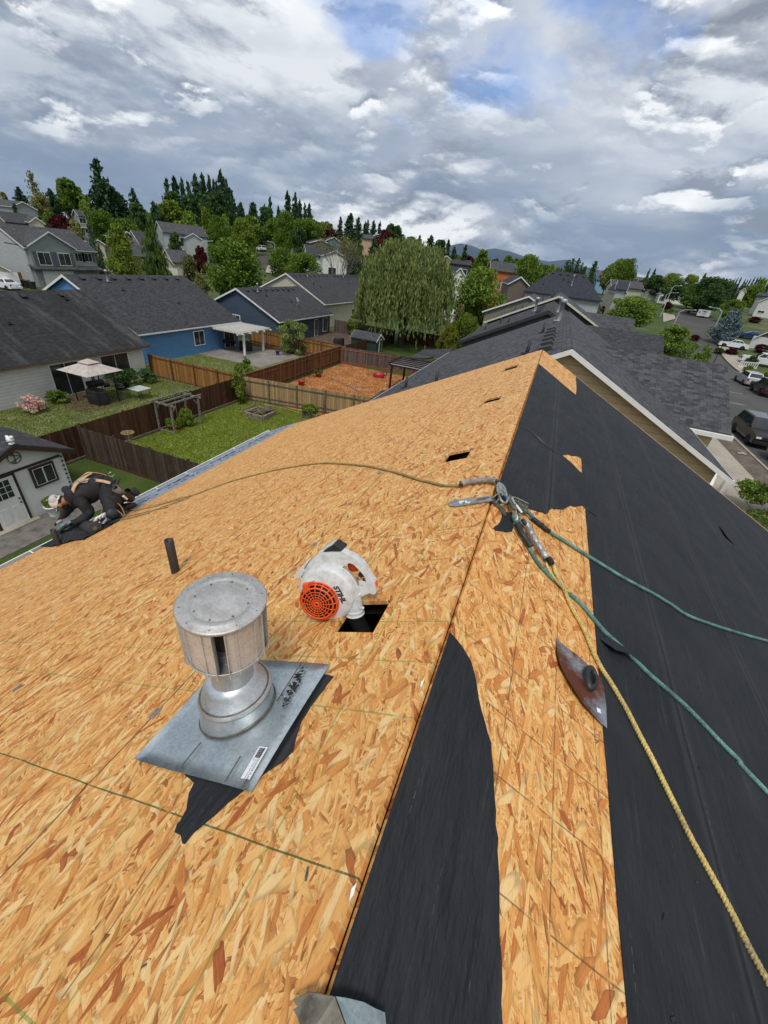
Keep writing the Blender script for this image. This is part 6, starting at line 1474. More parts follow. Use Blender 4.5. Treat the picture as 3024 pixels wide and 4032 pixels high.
# ------------------------------------------------------------------ pergola frame by the fence
pg = thing('pergola', 'small weathered grey timber pergola frame against the dark brown fence', 'pergola', (-20.2, 18.7, 0)); ph = 1.75
for x, y in ((-.6, -1.1), (.6, -1.1), (.6, 1.1), (-.5, 1.1)):
    MB().bb((x-.05, y-.05, 0), (x+.05, y+.05, ph)).build('post', W_GR, pg)
    MB().bar((x, y+(0.06 if y < 0 else -0.06), ph-0.42), (x, y+(0.36 if y < 0 else -0.36), ph-0.05), 0.06).build('brace', W_GR, pg)
for a, b_ in (((-.85, -1.1), (.85, -1.1)), ((-.85, 1.1), (.85, 1.1)), ((-.6, -1.4), (-.6, 1.4)), ((.6, -1.4), (.6, 1.4)), ((0, -1.2), (0, 1.2))): MB().bar((a[0], a[1], ph+0.04+(0.09 if abs(a[0]) < .84 else 0)), (b_[0], b_[1], ph+0.04+(0.09 if abs(a[0]) < .84 else 0)), 0.07, 0.09).build('beam', W_GR, pg)
for a, b_ in (((-.6, -1.1), (.6, -1.1)), ((-.6, 1.1), (.6, 1.1))): MB().bar((a[0]+.05, a[1], 0.06), (b_[0]-.05, b_[1], 0.06), 0.07, 0.08).build('foot_rail', W_GR, pg)
tag(MB().tube([(-20.7, 19.0, 0), (-20.72, 19.02, 3.1)], 0.022, 6).build('thin_pole', W_GR), 'thin bare pole rising through the pergola frame', 'pole')
def potset(label, x, y, r_, h, plant, name='flower_pot', mk='green', col=None, z=0.01):
    t = thing(name, label, 'flower pot', (x, y, z)); MB().lathe([(r_*.7, 0), (r_, h), (r_*1.08, h), (r_*1.08, h*1.12), (r_*.9, h*1.1), (1e-3, h)], 16).build('pot', col or mat('terracotta', (0.28, 0.085, 0.04), 0.7), t)
    if plant:
        P = shell_pts(np.random.default_rng(3), 260, (0, 0, h+plant*0.5), (r_*1.5, r_*1.5, plant*0.6)); o = bpy.data.objects.new('foliage', leafmesh('foliage', P, 0.07, LM[mk], 2.2, up=(0, 0, .8))); COL.objects.link(o); o.parent = t
    return t
potset('terracotta pot with a leafy plant at the left foot of the pergola', -20.3, 17.95, 0.17, 0.26, 0.45)
potset('second terracotta pot just right of the first under the pergola', -20.0, 18.25, 0.16, 0.22, 0.3)
M_RED = mat('red_plastic', (0.35, 0.03, 0.025), 0.5)
potset('red round pot on the wood chips beside the tan fence', -19.4, 31.9, 0.30, 0.40, 0, col=M_RED)
potset('red pot at the foot of the metal garden arch', -19.7, 35.5, 0.32, 0.36, 0.3, col=M_RED)
potset('blue bucket on the patio corner', -27.6, 40.4, 0.22, 0.42, 0, name='bucket', col=mat('blue_plastic', (0.02, 0.05, 0.25), 0.5), z=0.06)
# ------------------------------------------------------------------ disc golf basket
gb = thing('disc_golf_basket', 'tan disc golf basket on a pole standing on the lawn', 'disc golf basket', (-19.0, 14.1, 0)); M_YM = mat('tan_metal', (0.42, 0.30, 0.13), 0.5)
MB().tube([(0, 0, 0), (0, 0, 1.45)], 0.025, 8).build('pole', M_YM, gb)
def ringpts(r_, z, n=28): return [(r_*math.cos(2*math.pi*k/n), r_*math.sin(2*math.pi*k/n), z) for k in range(n)]
m = MB().tube(ringpts(0.30, 1.40), 0.012, 5, closed=True)
for k in range(9):
    a = 2*math.pi*k/9; m.tube([(0.02*math.cos(a), 0.02*math.sin(a), 1.42), (0.30*math.cos(a), 0.30*math.sin(a), 1.40)], 0.008, 4); m.tube([(0.22*math.cos(a)+0.07*math.cos(b_), 0.22*math.sin(a)+0.07*math.sin(b_), 1.41) for b_ in [j*math.pi/4 for j in range(8)]], 0.006, 4, closed=True)
m.build('top_ring', M_YM, gb)
m = MB().tube(ringpts(0.33, 0.80), 0.012, 5, closed=True).tube(ringpts(0.28, 0.60), 0.012, 5, closed=True)
for k in range(16):
    a = 2*math.pi*k/16; m.tube([(0.03*math.cos(a), 0.03*math.sin(a), 0.60), (0.28*math.cos(a), 0.28*math.sin(a), 0.60), (0.33*math.cos(a), 0.33*math.sin(a), 0.80)], 0.006, 4)
m.build('catch_basket', M_YM, gb)
for k in range(12):
    a = 2*math.pi*k/12; MB().tube([(0.24*math.cos(a), 0.24*math.sin(a), 1.39), (0.14*math.cos(a), 0.14*math.sin(a), 1.05), (0.05*math.cos(a), 0.05*math.sin(a), 0.85)], 0.006, 4).build('chain', M_STEEL, gb)
for k in range(3): a = 2.1*k; MB().bar((0, 0, 0.10), (0.32*math.cos(a), 0.32*math.sin(a), 0.02), 0.03).build('foot', M_YM, gb)
for c, dx, lab in (((0.7, 0.30, 0.26), -0.12, 'pink disc lying in the golf basket'), ((0.75, 0.75, 0.72), 0.13, 'white disc lying in the golf basket')):
    tag(MB().lathe([(0.105, 0), (0.108, 0.012), (0.08, 0.02), (1e-3, 0.022)], 18).build('flying_disc', mat('disc_%d' % int(c[1]*10), c, 0.5), loc=(-19.0+dx*0.6, 14.1+dx, 0.612)), lab, 'disc')
# ------------------------------------------------------------------ fire pit of blocks
fp = thing('fire_pit', 'low square block fire pit with old boards on the lawn', 'fire pit', (-17.6, 23.4, 0)); M_BLK = mat('stone_block', (0.22, 0.17, 0.14), 0.9, var=0.3, vscale=7)
for j in range(2):
    for i in range(5):
        for sx_, sy_, ro in ((-0.75, -0.6+0.3*i, 1), (0.75, -0.6+0.3*i, 1), (-0.6+0.3*i, -0.75, 0), (-0.6+0.3*i, 0.75, 0)):
            MB().box((sx_, sy_, 0.09+0.17*j), (0.28 if not ro else 0.16, 0.16 if not ro else 0.28, 0.16)).build('block', M_BLK, fp)
for a, b_ in (((-.6, -.3, .34), (.5, .4, .40)), ((-.5, .4, .34), (.3, -.5, .42)), ((0, -.6, .36), (.1, .6, .38)), ((.35, .25, .38), (.9, .9, .5))): tag(MB().bar(a, b_, 0.14, 0.05).build('scrap_board', W_TN, fp), 'old board on the fire pit')
MB().box((0.30, 0.45, 0.52), (0.5, 0.12, 0.42)).build('upright_slab', M_BLK, fp)
# gazebo over the grill
gaz = thing('grill_gazebo', 'two tiered beige canopy on black posts over the grills beside the white house', 'gazebo', (-27.7, 19.05, 0.04)); M_CANV = mat('canopy_fabric', (0.46, 0.41, 0.36), 0.8, var=0.15, vscale=3)
for x, y in ((-1.0, -0.75), (1.0, -0.75), (1.0, 0.75), (-1.0, 0.75)): MB().bb((x-.03, y-.03, 0), (x+.03, y+.03, 2.12)).build('post', M_BLACK, gaz)
def pyr(hx, hy, z0, hx2, hy2, z1):
    vs = [(-hx, -hy, z0), (hx, -hy, z0), (hx, hy, z0), (-hx, hy, z0), (-hx2, -hy2, z1), (hx2, -hy2, z1), (hx2, hy2, z1), (-hx2, hy2, z1)]
    vs += [(x, y, z-0.02) for x, y, z in vs]
    return MB().add(vs, [(0, 1, 5, 4), (1, 2, 6, 5), (2, 3, 7, 6), (3, 0, 4, 7), (4, 5, 6, 7), (8, 12, 13, 9), (9, 13, 14, 10), (10, 14, 15, 11), (11, 15, 12, 8), (12, 15, 14, 13), (0, 8, 9, 1), (1, 9, 10, 2), (2, 10, 11, 3), (3, 11, 8, 0)])
pyr(1.35, 1.30, 2.10, 0.35, 0.30, 2.55).build('canopy', M_CANV, gaz); pyr(0.48, 0.42, 2.60, 0.05, 0.05, 2.80).build('canopy_top', M_CANV, gaz)
def grill(label, x, y, z, kind='smoker', rz=0.0):
    t = thing('grill', label, 'grill', (x, y, z), rz)
    if kind == 'kettle':
        MB().ball((0, 0, 0.75), (0.29, 0.29, 0.26), 16, 10).build('kettle', M_VENT, t); MB().tube(ringpts(0.292, 0.76), 0.008, 5, closed=True).build('rim', M_STEEL, t)
        for k in range(3): a = 2.1*k; MB().tube([(0.12*math.cos(a), 0.12*math.sin(a), 0.55), (0.3*math.cos(a), 0.3*math.sin(a), 0)], 0.012, 5).build('leg', M_STEEL, t)
    elif kind == 'smoker':
        MB().tube([(-0.5, 0, 0.95), (0.5, 0, 0.95)], 0.24, 14).build('barrel', M_VENT, t); MB().tube([(0.3, 0, 1.15), (0.3, 0, 1.55)], 0.045, 8).build('chimney', M_VENT, t); MB().bb((-0.5, -0.5, 0.85), (0.5, -0.26, 0.88)).build('shelf', M_VENT, t); MB().tube([(0.55, 0, 0.75), (0.85, 0, 0.75)], 0.17, 12).build('fire_box', M_VENT, t)
        for sx_ in (-.45, .45):
            for sy_ in (-.18, .18): MB().bb((sx_-.02, sy_-.02, 0), (sx_+.02, sy_+.02, 0.8)).build('leg', M_VENT, t)
    else:
        MB().lathe([(0.80, 0), (0.83, 0.35), (0.78, 0.82), (0.70, 0.93), (1e-3, 0.98)], 10, Matrix.Diagonal((0.95, 0.55, 1)), False).build('cover', mat('grill_cover', (0.016, 0.017, 0.018), 0.6, bump=0.6, bscale=6), t)
        MB().bb((-0.3, -0.47, 0.60), (0.3, -0.455, 0.63)).build('strap', M_STEELD, t)
    return t
grill('large black covered grill under the beige canopy', -27.3, 18.75, 0.04, 'cover', 0.1)
grill('black barrel smoker at the back left under the beige canopy', -28.4, 19.6, 0.04, 'smoker', 1.4)
grill('black kettle grill between the canopy and the glass table', -27.3, 20.5, 0.04, 'kettle')
grill('black smoker under the white patio cover', -32.4, 38.2, 0.06, 'smoker', 1.3); grill('boxy black covered grill beside the inner patio post', -31.2, 39.6, 0.06, 'cover', 0.2)
grill('black covered grill in the slate blue house yard', -25.6, 51.5, 0.02, 'cover', 0.8)
tb = thing('patio_table', 'square glass topped patio table on the dry lawn', 'table', (-26.3, 21.2, 0)); MB().bb((-0.55, -0.55, 0.70), (0.55, 0.55, 0.73)).build('tabletop', mat('frosted_glass', (0.50, 0.56, 0.54), 0.15), tb)
for x, y in ((-.48, -.48), (.48, -.48), (.48, .48), (-.48, .48)): MB().tube([(x, y, 0), (x*0.9, y*0.9, 0.7)], 0.016, 6).build('leg', M_VENT, tb)
# garden arch, wheelbarrow, dark pergola in the chip yard
ar = thing('garden_arch', 'thin black metal garden arch on the wood chips', 'garden arch', (-20.05, 33.9, 0))
for dx in (-0.3, 0.3):
    MB().tube([(dx, -0.85, 0), (dx, -0.85, 1.7)]+[(dx, -0.85*math.cos(a), 1.7+0.75*math.sin(a)) for a in [k*math.pi/10 for k in range(1, 10)]]+[(dx, 0.85, 1.7), (dx, 0.85, 0)], 0.018, 5).build('hoop', M_BLACK, ar)
for k in range(7):
    for y in (-0.85, 0.85): MB().tube([(-0.3, y, 0.25+0.24*k), (0.3, y, 0.25+0.24*k)], 0.009, 4).build('rung', M_BLACK, ar)
for a in (0.5, 1.05, 1.57, 2.1, 2.64): MB().tube([(-0.3, -0.85*math.cos(a), 1.7+0.75*math.sin(a)), (0.3, -0.85*math.cos(a), 1.7+0.75*math.sin(a))], 0.009, 4).build('rung', M_BLACK, ar)
wbw = thing('wheelbarrow', 'red wheelbarrow tipped over on the wood chips', 'wheelbarrow', (-15.1, 39.9, 0), 0.5)
MB().lathe([(0.42, 0.05), (0.50, 0.30), (0.36, 0.52), (1e-3, 0.56)], 14, Matrix.Diagonal((1.25, 0.9, 1)), True).build('tray', mat('red_paint', (0.42, 0.02, 0.03), 0.4), wbw)
for y in (-.2, .2): MB().bar((-1.3, y*1.6, 0.25), (0.5, y*.6, 0.62), 0.04).build('handle', W_TN, wbw)
MB().tube([(0.60+0.19*math.cos(a), 0, 0.42+0.19*math.sin(a)) for a in [k*math.pi/8 for k in range(16)]], 0.05, 6, closed=True).build('wheel', M_BLACK, wbw)
dp = thing('pergola', 'dark post pergola with pinkish translucent panels beside the next roof', 'pergola', (-12.2, 38.0, 0))
for x, y in ((-.4, -1.6), (2.4, -1.4), (-.1, 1.4), (2.6, 1.5)): MB().bb((x-.08, y-.08, 0), (x+.08, y+.08, 2.3)).build('post', M_VENT, dp)
MB().bb((-.5, -1.7, 2.36), (2.8, 1.6, 2.39)).build('panel', mat('pink_panel', (0.62, 0.50, 0.52), 0.4), dp)
for k in range(5): MB().bb((-.8, -1.6+0.75*k, 2.40), (3.0, -1.52+0.75*k, 2.52)).build('beam', M_VENT, dp)
for y in (-1.7, 1.55): MB().bb((-.7, y, 2.22), (2.9, y+.1, 2.35)).build('beam', M_VENT, dp)
def padroof(label, pts, z, rise, rm, posts=()):
    P = [Gd(*p, z) for p in pts]; c = sum(P, Vector())/len(P); t = thing('porch_roof', label, 'porch roof', (c.x, c.y, 0))
    m = MB(); n = len(P); top = [Vector((p.x-c.x, p.y-c.y, z+rise[i])) for i, p in enumerate(P)]; vs = top+[v-Vector((0, 0, 0.14)) for v in top]
    m.add(vs, [tuple(range(n)), tuple(range(2*n-1, n-1, -1))]+[(i, n+i, n+(i+1) % n, (i+1) % n) for i in range(n)]).build('roof', rm, t)
    for x, y in posts: MB().bb((x-c.x-.07, y-c.y-.07, 0), (x-c.x+.07, y-c.y+.07, z-0.1)).build('post', W_TN, t)
    return t
SH_P = SH_CHAR
padroof('low dark porch roof at the back of the tan gabled house', [q6(1030, 868), q6(1240, 800), q6(1265, 788), q6(1180, 796), q6(1105, 808)], 2.7, (0, 0, 0, 0, 0), SH_P)
padroof('low dark grey porch roof over the horizontal slat fence', [q6(1318, 566), q6(1430, 572), q6(1490, 560), q6(1485, 582), q6(1540, 580), q6(1640, 500), q6(1410, 512)], 2.7, (0,)*7, SH_P, ((-12.6, 47), (-10, 46.5)))
padroof('charcoal hipped porch roof behind the dark grey house', [q71 if False else TT((1500, 1100), .5425)(*p) for p in ((420, 450), (555, 440), (640, 388), (545, 392), (475, 415))], 3.0, (0, 0, 0, 0, 0), SH_P, ((-11.2, 55), (-8.6, 55)))
s2_ = gable_house('shed', 'small dark green shed with a white framed door in the corner yard', -21.3, 50.9, math.pi/2, 2.3, 3.4, 0, 1.7, 0.55, S_GRN, SH_GREY, oh=0.15, rake=0.1, gut=False, wins=(('-y', 0.3, 0.9, 0.7, 1.5, dict(split=1)),)); s2_['category'] = 'shed'
g_ = G(*q6(668, 985)); tr = thing('trellis', 'narrow rusty arched metal trellis against the tan fence', 'trellis', (g_.x, g_.y-0.1, 0), 0.2)
for dx in (-.25, .25): MB().tube([(dx, 0, 0), (dx, 0, 1.3)], 0.014, 5).build('upright', W_DB, tr)
MB().tube([(-0.25*math.cos(a), 0, 1.3+0.35*math.sin(a)) for a in [k*math.pi/10 for k in range(11)]], 0.014, 5).build('arch', W_DB, tr)
for k in range(5): MB().tube([(-.25, 0, 0.3+0.25*k), (.25, 0, 0.3+0.25*k)], 0.008, 4).build('rung', W_DB, tr)
g_ = Vector((-14.6, 25.2, 0)); pl = thing('planter', 'small grey picket planter box by the tan fence', 'planter', g_)
for k in range(9): MB().add([(0.13*k-.6, -.3, 0), (0.13*k-.5, -.3, 0), (0.13*k-.5, -.3, .38), (0.13*k-.55, -.3, .44), (0.13*k-.6, -.3, .38)]+[(0.13*k-.6, -.27, 0), (0.13*k-.5, -.27, 0), (0.13*k-.5, -.27, .38), (0.13*k-.55, -.27, .44), (0.13*k-.6, -.27, .38)], [(0, 1, 2, 3, 4), (9, 8, 7, 6, 5), (0, 5, 6, 1), (1, 6, 7, 2), (2, 7, 8, 3), (3, 8, 9, 4), (4, 9, 5, 0)]).build('picket', W_GR, pl)
MB().bb((-.6, -.265, 0), (.56, .3, .3)).build('box', W_GR, pl)
eb = thing('stone_edging', 'curved stone edging round the corner bed of the lawn', 'edging', (-20.1, 24.3, 0))
for k in range(10): a = k*0.17-0.8; MB().box((1.15*math.cos(a)-0.2, 1.15*math.sin(a), 0.06), (0.16, 0.26, 0.12), Matrix.Rotation(a, 3, 'Z')).build('stone', M_BLK, eb)
# tufts of taller grass and weeds so the lawns do not read as flat sheets
def tufts(name, x0, y0, x1, y1, n, mk, lab, hgt=0.05):
    r = np.random.default_rng(int(n)); P = np.stack([r.uniform(x0, x1, n), r.uniform(y0, y1, n), r.uniform(0.01, hgt, n)+0.01], 1)
    o = bpy.data.objects.new(name, leafmesh(name, P, 0.06, LM[mk], 1.6, up=(0, 0, 1.6))); COL.objects.link(o); tag(o, lab, 'grass', None, 'stuff')
LM['grass'] = leafmat('leaf_grass', (0.12, 0.165, 0.022), (0.22, 0.275, 0.04), (0.34, 0.37, 0.075)); LM['dry'] = leafmat('leaf_dry_grass', (0.12, 0.14, 0.045), (0.22, 0.24, 0.075), (0.34, 0.33, 0.16)); LM['chip'] = leafmat('chips', (0.22, 0.08, 0.03), (0.50, 0.22, 0.075), (0.74, 0.47, 0.24), 0.0)
tufts('grass', -20.5, 13, -7.5, 25.6, 46000, 'grass', 'mown green grass of the middle lawn')
tufts('grass', -29.8, 5, -21, 25.7, 36000, 'dry', 'patchy dry grass in front of the white house')
tufts('grass', -33, 26.2, -21, 34.4, 16000, 'dry', 'patchy grass behind the golden fence', 0.04)
tufts('wood_chips', -20.5, 27, -8, 42.3, 30000, 'chip', 'scattered orange wood chips covering the yard', 0.04)
tag(MB().tube([(-18.6, 36, .05), (-14, 33.5, .05)], 0.05, 5).build('board', W_GR), 'long grey board lying across the wood chips', 'board')
tag(MB().tube([(-18.2, 31.5, .05), (-12.5, 30.4, .05)], 0.04, 5).build('hose', W_DB), 'dark hose lying on the near wood chips', 'hose')
# ------------------------------------------------------------------ street lamps
M_LAMP = mat('lamp_aluminium', (0.52, 0.54, 0.54), 0.4, 0.3)
def lamp(label, base, top, arm, grp=None):
    g = G(*base); dist = math.hypot(g.x, g.y); p = D(*top, dist); h = p.z-g.z; q = D(*arm, dist)
    t = thing('street_lamp', label, 'street lamp', g, 0, grp)
    MB().tube([(0, 0, -0.2), (0, 0, h*.5), (0, 0, h)], [0.12, 0.10, 0.07], 8).build('pole', M_LAMP, t)
    v = Vector((q.x-p.x, q.y-p.y, q.z-p.z)); v.z = max(min(v.z, 1.0), -0.3)
    MB().tube([(0, 0, h-0.1), tuple(Vector((0, 0, h))+v*0.35+Vector((0, 0, .25))), tuple(Vector((0, 0, h))+v)], [0.06, 0.05, 0.04], 7).build('arm', M_LAMP, t)
    e = Vector((0, 0, h))+v; MB().ball(e+v.normalized()*0.25, (0.30, 0.18, 0.09)).build('lamp_head', M_LAMP, t); return t
lamp('grey street lamp in front of the two storey house at left', q1(384, 815), q1(310, 530), q1(375, 520))
lamp('street lamp left of the big green maple', q1(1338, 778), q1(1315, 590), q1(1378, 580))
lamp('street lamp with a yellow sign on the climbing road', q2(308, 618), q2(300, 432), q2(262, 418))
lamp('small street lamp farther up the climbing road', q2(300, 470), q2(288, 398), q2(268, 386))
lamp('distant street lamp above the broad green tree', q2(630, 420), q2(628, 358), q2(605, 348))
lamp('tall street lamp on the left side of the cul de sac', q4(685, 682), q4(785, 415), q4(850, 402))
lamp('street lamp between the two street trees at the junction', q4(772, 835), q4(858, 635), q4(985, 622))
lamp('right hand street lamp beside the blue spruce', q4(1130, 872), q4(1250, 632), q4(1150, 598))
lamp('faint street lamp arm in front of the white bungalow', q4(700, 590), q4(762, 480), q4(850, 468))
g = G(*q2(315, 612)); sg_ = thing('road_sign', 'yellow diamond crossing sign by the climbing road', 'road sign', g); MB().tube([(0, 0, 0), (0, 0, 2.6)], 0.05, 6).build('pole', M_LAMP, sg_)
MB().prism([(0, -0.6), (0.6, 0), (0, 0.6), (-0.6, 0)], -0.02, 0.02, Matrix.Rotation(rad(90), 3, 'X')).build('sign_plate', mat('sign_yellow', (0.65, 0.70, 0.03), 0.5), sg_, loc=(0, -0.06, 2.8), rot=(0, 0, -0.55))
# ------------------------------------------------------------------ vehicles
M_TYRE = mat('tyre', (0.014, 0.014, 0.015), 0.8); M_RIM = mat('alloy', (0.45, 0.46, 0.47), 0.35, 0.7); M_CGL = glassm('car_glass', (0.010, 0.012, 0.014)); M_TAIL = mat('tail_lamp', (0.35, 0.01, 0.01), 0.3); M_HEAD = mat('head_lamp', (0.75, 0.76, 0.78), 0.2); M_BUMP = mat('black_trim', (0.02, 0.02, 0.021), 0.6); M_CHR = mat('chrome_bar', (0.6, 0.6, 0.6), 0.2, 0.9)
def carpaint(n, c, metal=0.3): return mat('paint_'+n, c, 0.28, metal, var=0.03, vscale=1.0, coat=0.6)
def car(label, x, y, rz, kind, paint, cat='car', z=None, group=None, s=1.0, roofm=None):
    """front points to local +Y"""
    z = (tz(x, y)+0.03) if z is None else z
    t = thing({'jeep': 'off_road_car', 'pickup': 'pickup_truck', 'suv': 'suv'}.get(kind, 'parked_car'), label, cat, (x, y, z), rz, group)
    P = dict(suv=(4.75, 1.92, 1.80, 1.08, 1.12, 0.34, -2.20, 0.95, -1.95, 0.25), hatch=(4.45, 1.80, 1.60, 0.98, 1.02, 0.28, -2.0, 0.95, -1.55, 0.15), jeep=(4.3, 1.85, 1.85, 1.08, 1.12, 0.42, -2.0, 0.62, -1.95, 0.40), sedan=(4.6, 1.80, 1.45, 0.90, 0.95, 0.25, -1.55, 0.95, -0.95, 0.1), pickup=(5.8, 2.0, 1.90, 1.15, 1.15, 0.38, -1.0, 1.25, -0.85, 0.45))[kind]
    L, W_, H, hood, belt, gc, cb0, cf0, cb1, cf1 = P; hl = L/2; rw_ = 0.38 if kind in ('jeep', 'pickup', 'suv') else 0.34
    wf, wb = hl-0.88, -hl+0.90
    def arch(yc, n=9): return [(yc+(rw_+0.07)*math.cos(a), gc-0.02+max(0, (rw_+0.07)*math.sin(a))+(rw_-gc if 0 else 0)) for a in [math.pi*k/(n-1) for k in range(n)]][::-1]
    low = [(-hl+0.02, gc)] + [(a, max(b_, gc)) for a, b_ in [(wb-(rw_+.07), gc)]+[(wb+(rw_+.07)*math.cos(q), gc+(rw_+.05)*math.sin(q)) for q in [math.pi-math.pi*k/8 for k in range(9)]]]
    low += [(wf+(rw_+.07)*math.cos(q), gc+(rw_+.05)*math.sin(q)) for q in [math.pi-math.pi*k/8 for k in range(9)]] + [(hl-0.02, gc), (hl, gc+0.25), (hl-0.04, hood-0.18), (hl-0.25, hood-0.04), (cf0, hood+0.04)]
    low += [(cb0, belt+0.02), (-hl+0.05, belt-0.02), (-hl, gc+0.35)]
    # outline y,z extruded across x
    MY = Matrix(((0, 0, 1), (1, 0, 0), (0, 1, 0)))
    MB().prism(low, -W_/2, W_/2, MY).build('body', paint, t, bevel=0.05)
    # cabin
    tx = W_/2-0.20; bx_ = W_/2-0.03
    def cab(y0, y1, y2, y3, z0, z1, k=0.0):
        b4 = [(-bx_+k, y0, z0), (bx_-k, y0, z0), (bx_-k, y1, z0), (-bx_+k, y1, z0)]; t4 = [(-tx+k, y2, z1), (tx-k, y2, z1), (tx-k, y3, z1), (-tx+k, y3, z1)]
        return b4+t4, [(3, 2, 1, 0), (4, 5, 6, 7), (0, 1, 5, 4), (1, 2, 6, 5), (2, 3, 7, 6), (3, 0, 4, 7)]
    v, f = cab(cb0, cf0, cb1, cf1, belt, H); MB().add(v, f).build('cabin', roofm or paint, t, bevel=0.05)
    # panes as slightly proud plates following each cabin side
    def lerp3(a, b_, u): return tuple(a[i]+(b_[i]-a[i])*u for i in range(3))
    def pane(a, b_, c, d, u0, u1, v0, v1, name='pane'):
        A = Vector(a); n_ = (Vector(b_)-A).cross(Vector(d)-A).normalized()*0.012
        q = [Vector(lerp3(lerp3(a, b_, u), lerp3(d, c, u), w)) for u, w in ((u0, v0), (u1, v0), (u1, v1), (u0, v1))]
        vs = [p+n_ for p in q]+[p-n_ for p in q]; MB().add(vs, [(0, 1, 2, 3), (7, 6, 5, 4), (0, 4, 5, 1), (1, 5, 6, 2), (2, 6, 7, 3), (3, 7, 4, 0)]).build(name, M_CGL, t)
    pane(v[3], v[2], v[6], v[7], .07, .93, .12, .90, 'windscreen'); pane(v[1], v[0], v[4], v[5], .08, .92, .15, .88, 'rear_window')
    for a, b_, c, d in ((v[1], v[2], v[6], v[5]), (v[3], v[0], v[4], v[7])):
        for u0, u1 in ((.05, .33), (.36, .64), (.67, .94)) if kind != 'pickup' else ((.06, .46), (.50, .94)):
            if (a is v[3]): u0, u1 = 1-u1, 1-u0
            pane(a, b_, c, d, u0, u1, .14, .88, 'side_window')
    for sx_ in (-1, 1):
        for yy in (wf, wb):
            wh = MB().lathe([(rw_-0.09, -.11), (rw_-0.01, -.11), (rw_, -.07), (rw_, .07), (rw_-0.01, .11), (rw_-0.09, .11)], 22, Matrix.Rotation(rad(90), 3, 'Y')).build('wheel', M_TYRE, t, loc=(sx_*(W_/2-0.11), yy, rw_))
            MB().lathe([(1e-3, -.085), (rw_-.10, -.10), (rw_-.08, 0), (rw_-.10, .10), (1e-3, .085)], 10, Matrix.Rotation(rad(90), 3, 'Y'), False).build('rim', M_RIM if kind != 'jeep' else M_BUMP, wh)
        MB().box((sx_*(W_/2-.25), hl-.03, hood-.28), (.34, .08, .14)).build('headlight', M_HEAD, t); MB().box((sx_*(W_/2-.12), -hl+.02, belt-.22), (.18, .08, .26)).build('tail_light', M_TAIL, t)
        MB().box((sx_*(W_/2+.08), cf0-.25, belt+.08), (.20, .10, .14)).build('mirror', paint, t)
        if kind == 'jeep': 
            for yy in (wf, wb): MB().box((sx_*(W_/2+.06), yy, gc+.46), (.24, .95, .07)).build('fender', M_BUMP, t)
        if kind == 'suv': MB().bar((sx_*(tx-.05), cb1+.2, H+.04), (sx_*(tx-.05), cf1-.1, H+.04), .04).build('roof_rail', M_RIM, t)
    MB().box((0, hl+.02, gc+.14), (W_-.1, .12, .20)).build('front_bumper', M_BUMP if kind in ('jeep', 'suv') else paint, t); MB().box((0, -hl-.02, gc+.14), (W_-.1, .12, .20)).build('rear_bumper', M_BUMP if kind in ('jeep', 'suv') else paint, t)
    MB().box((0, hl+.005, hood-.28), (W_-.85, .05, .20)).build('grille', M_BUMP, t)
    MB().box((0, -hl-.075, gc+.38), (.36, .02, .15)).build('number_plate', M_HEAD, t)
    if kind == 'jeep':
        sp = MB().lathe([(.24, -.10), (.36, -.10), (.38, 0), (.36, .10), (.24, .10)], 20, Matrix.Rotation(rad(90), 3, 'X')).build('spare_wheel', M_TYRE, t, loc=(0.05, -hl-.16, .98)); MB().lathe([(1e-3, -.08), (.25, -.09), (.25, .09), (1e-3, .08)], 10, Matrix.Rotation(rad(90), 3, 'X'), False).build('rim', M_BUMP, sp)
    if kind == 'pickup': MB().bb((-W_/2+.12, -hl+.1, 1.16), (W_/2-.12, cb0-.1, 1.175)).build('bed_floor', M_BUMP, t)
    return t
car('dark brown SUV with roof rails parked along the near kerb', 16.75, 38.3, math.pi, 'suv', carpaint('brown', (0.022, 0.015, 0.014), 0.2))
car('bright yellow off road car with black fenders cut by the right edge', 17.15, 32.4, math.pi, 'jeep', carpaint('yellow', (0.75, 0.45, 0.02), 0.0))
car('silver crossover parked on the far side of the street', 25.3, 67.3, 0, 'hatch', carpaint('silver', (0.50, 0.52, 0.55)))
car('black off road car parked behind the silver crossover', 25.2, 61.3, 0, 'jeep', carpaint('black', (0.012, 0.013, 0.015)))
g = G(*q4(1450, 1115)); car('white pickup truck in the driveway across the street', g.x+2.4, g.y+1.0, rad(80), 'pickup', carpaint('white', (0.75, 0.77, 0.79), 0.0))
g = G(*q4(1330, 965)); car('white car half hidden below the blue spruce', g.x, g.y, rad(80), 'sedan', carpaint('white', (0.75, 0.77, 0.79), 0.0))
g = G(*q4(1485, 880)); car('small dark blue car behind the blue spruce', g.x, g.y, rad(80), 'sedan', carpaint('blue', (0.03, 0.07, 0.2)))
g = G(*q4(995, 655)); car('dark car in front of the white trailer in the cul de sac', g.x, g.y, rad(75), 'suv', carpaint('dark', (0.03, 0.022, 0.022)))
g = G(*q2(215, 480)); car('white SUV parked up the climbing road', g.x, g.y, rad(60), 'suv', carpaint('white', (0.75, 0.77, 0.79), 0.0))
g = G(*q2(138, 485)); car('grey car parked below the lime tree', g.x, g.y, rad(60), 'sedan', carpaint('grey', (0.2, 0.21, 0.22)))
g = G(*q1(70, 900)); car('white car in front of the white garage at the left edge', g.x-1, g.y, rad(95), 'sedan', carpaint('white', (0.75, 0.77, 0.79), 0.0))
g = G(*q4(1062, 690)); tl = thing('cargo_trailer', 'white box trailer with black markings parked in the cul de sac', 'trailer', g, rad(-22)); tl.scale = (.62, .62, .62)
MB().bb((-2.1, -1.1, .5), (2.1, 1.1, 2.9)).build('box', M_WHITE, tl, bevel=.06)
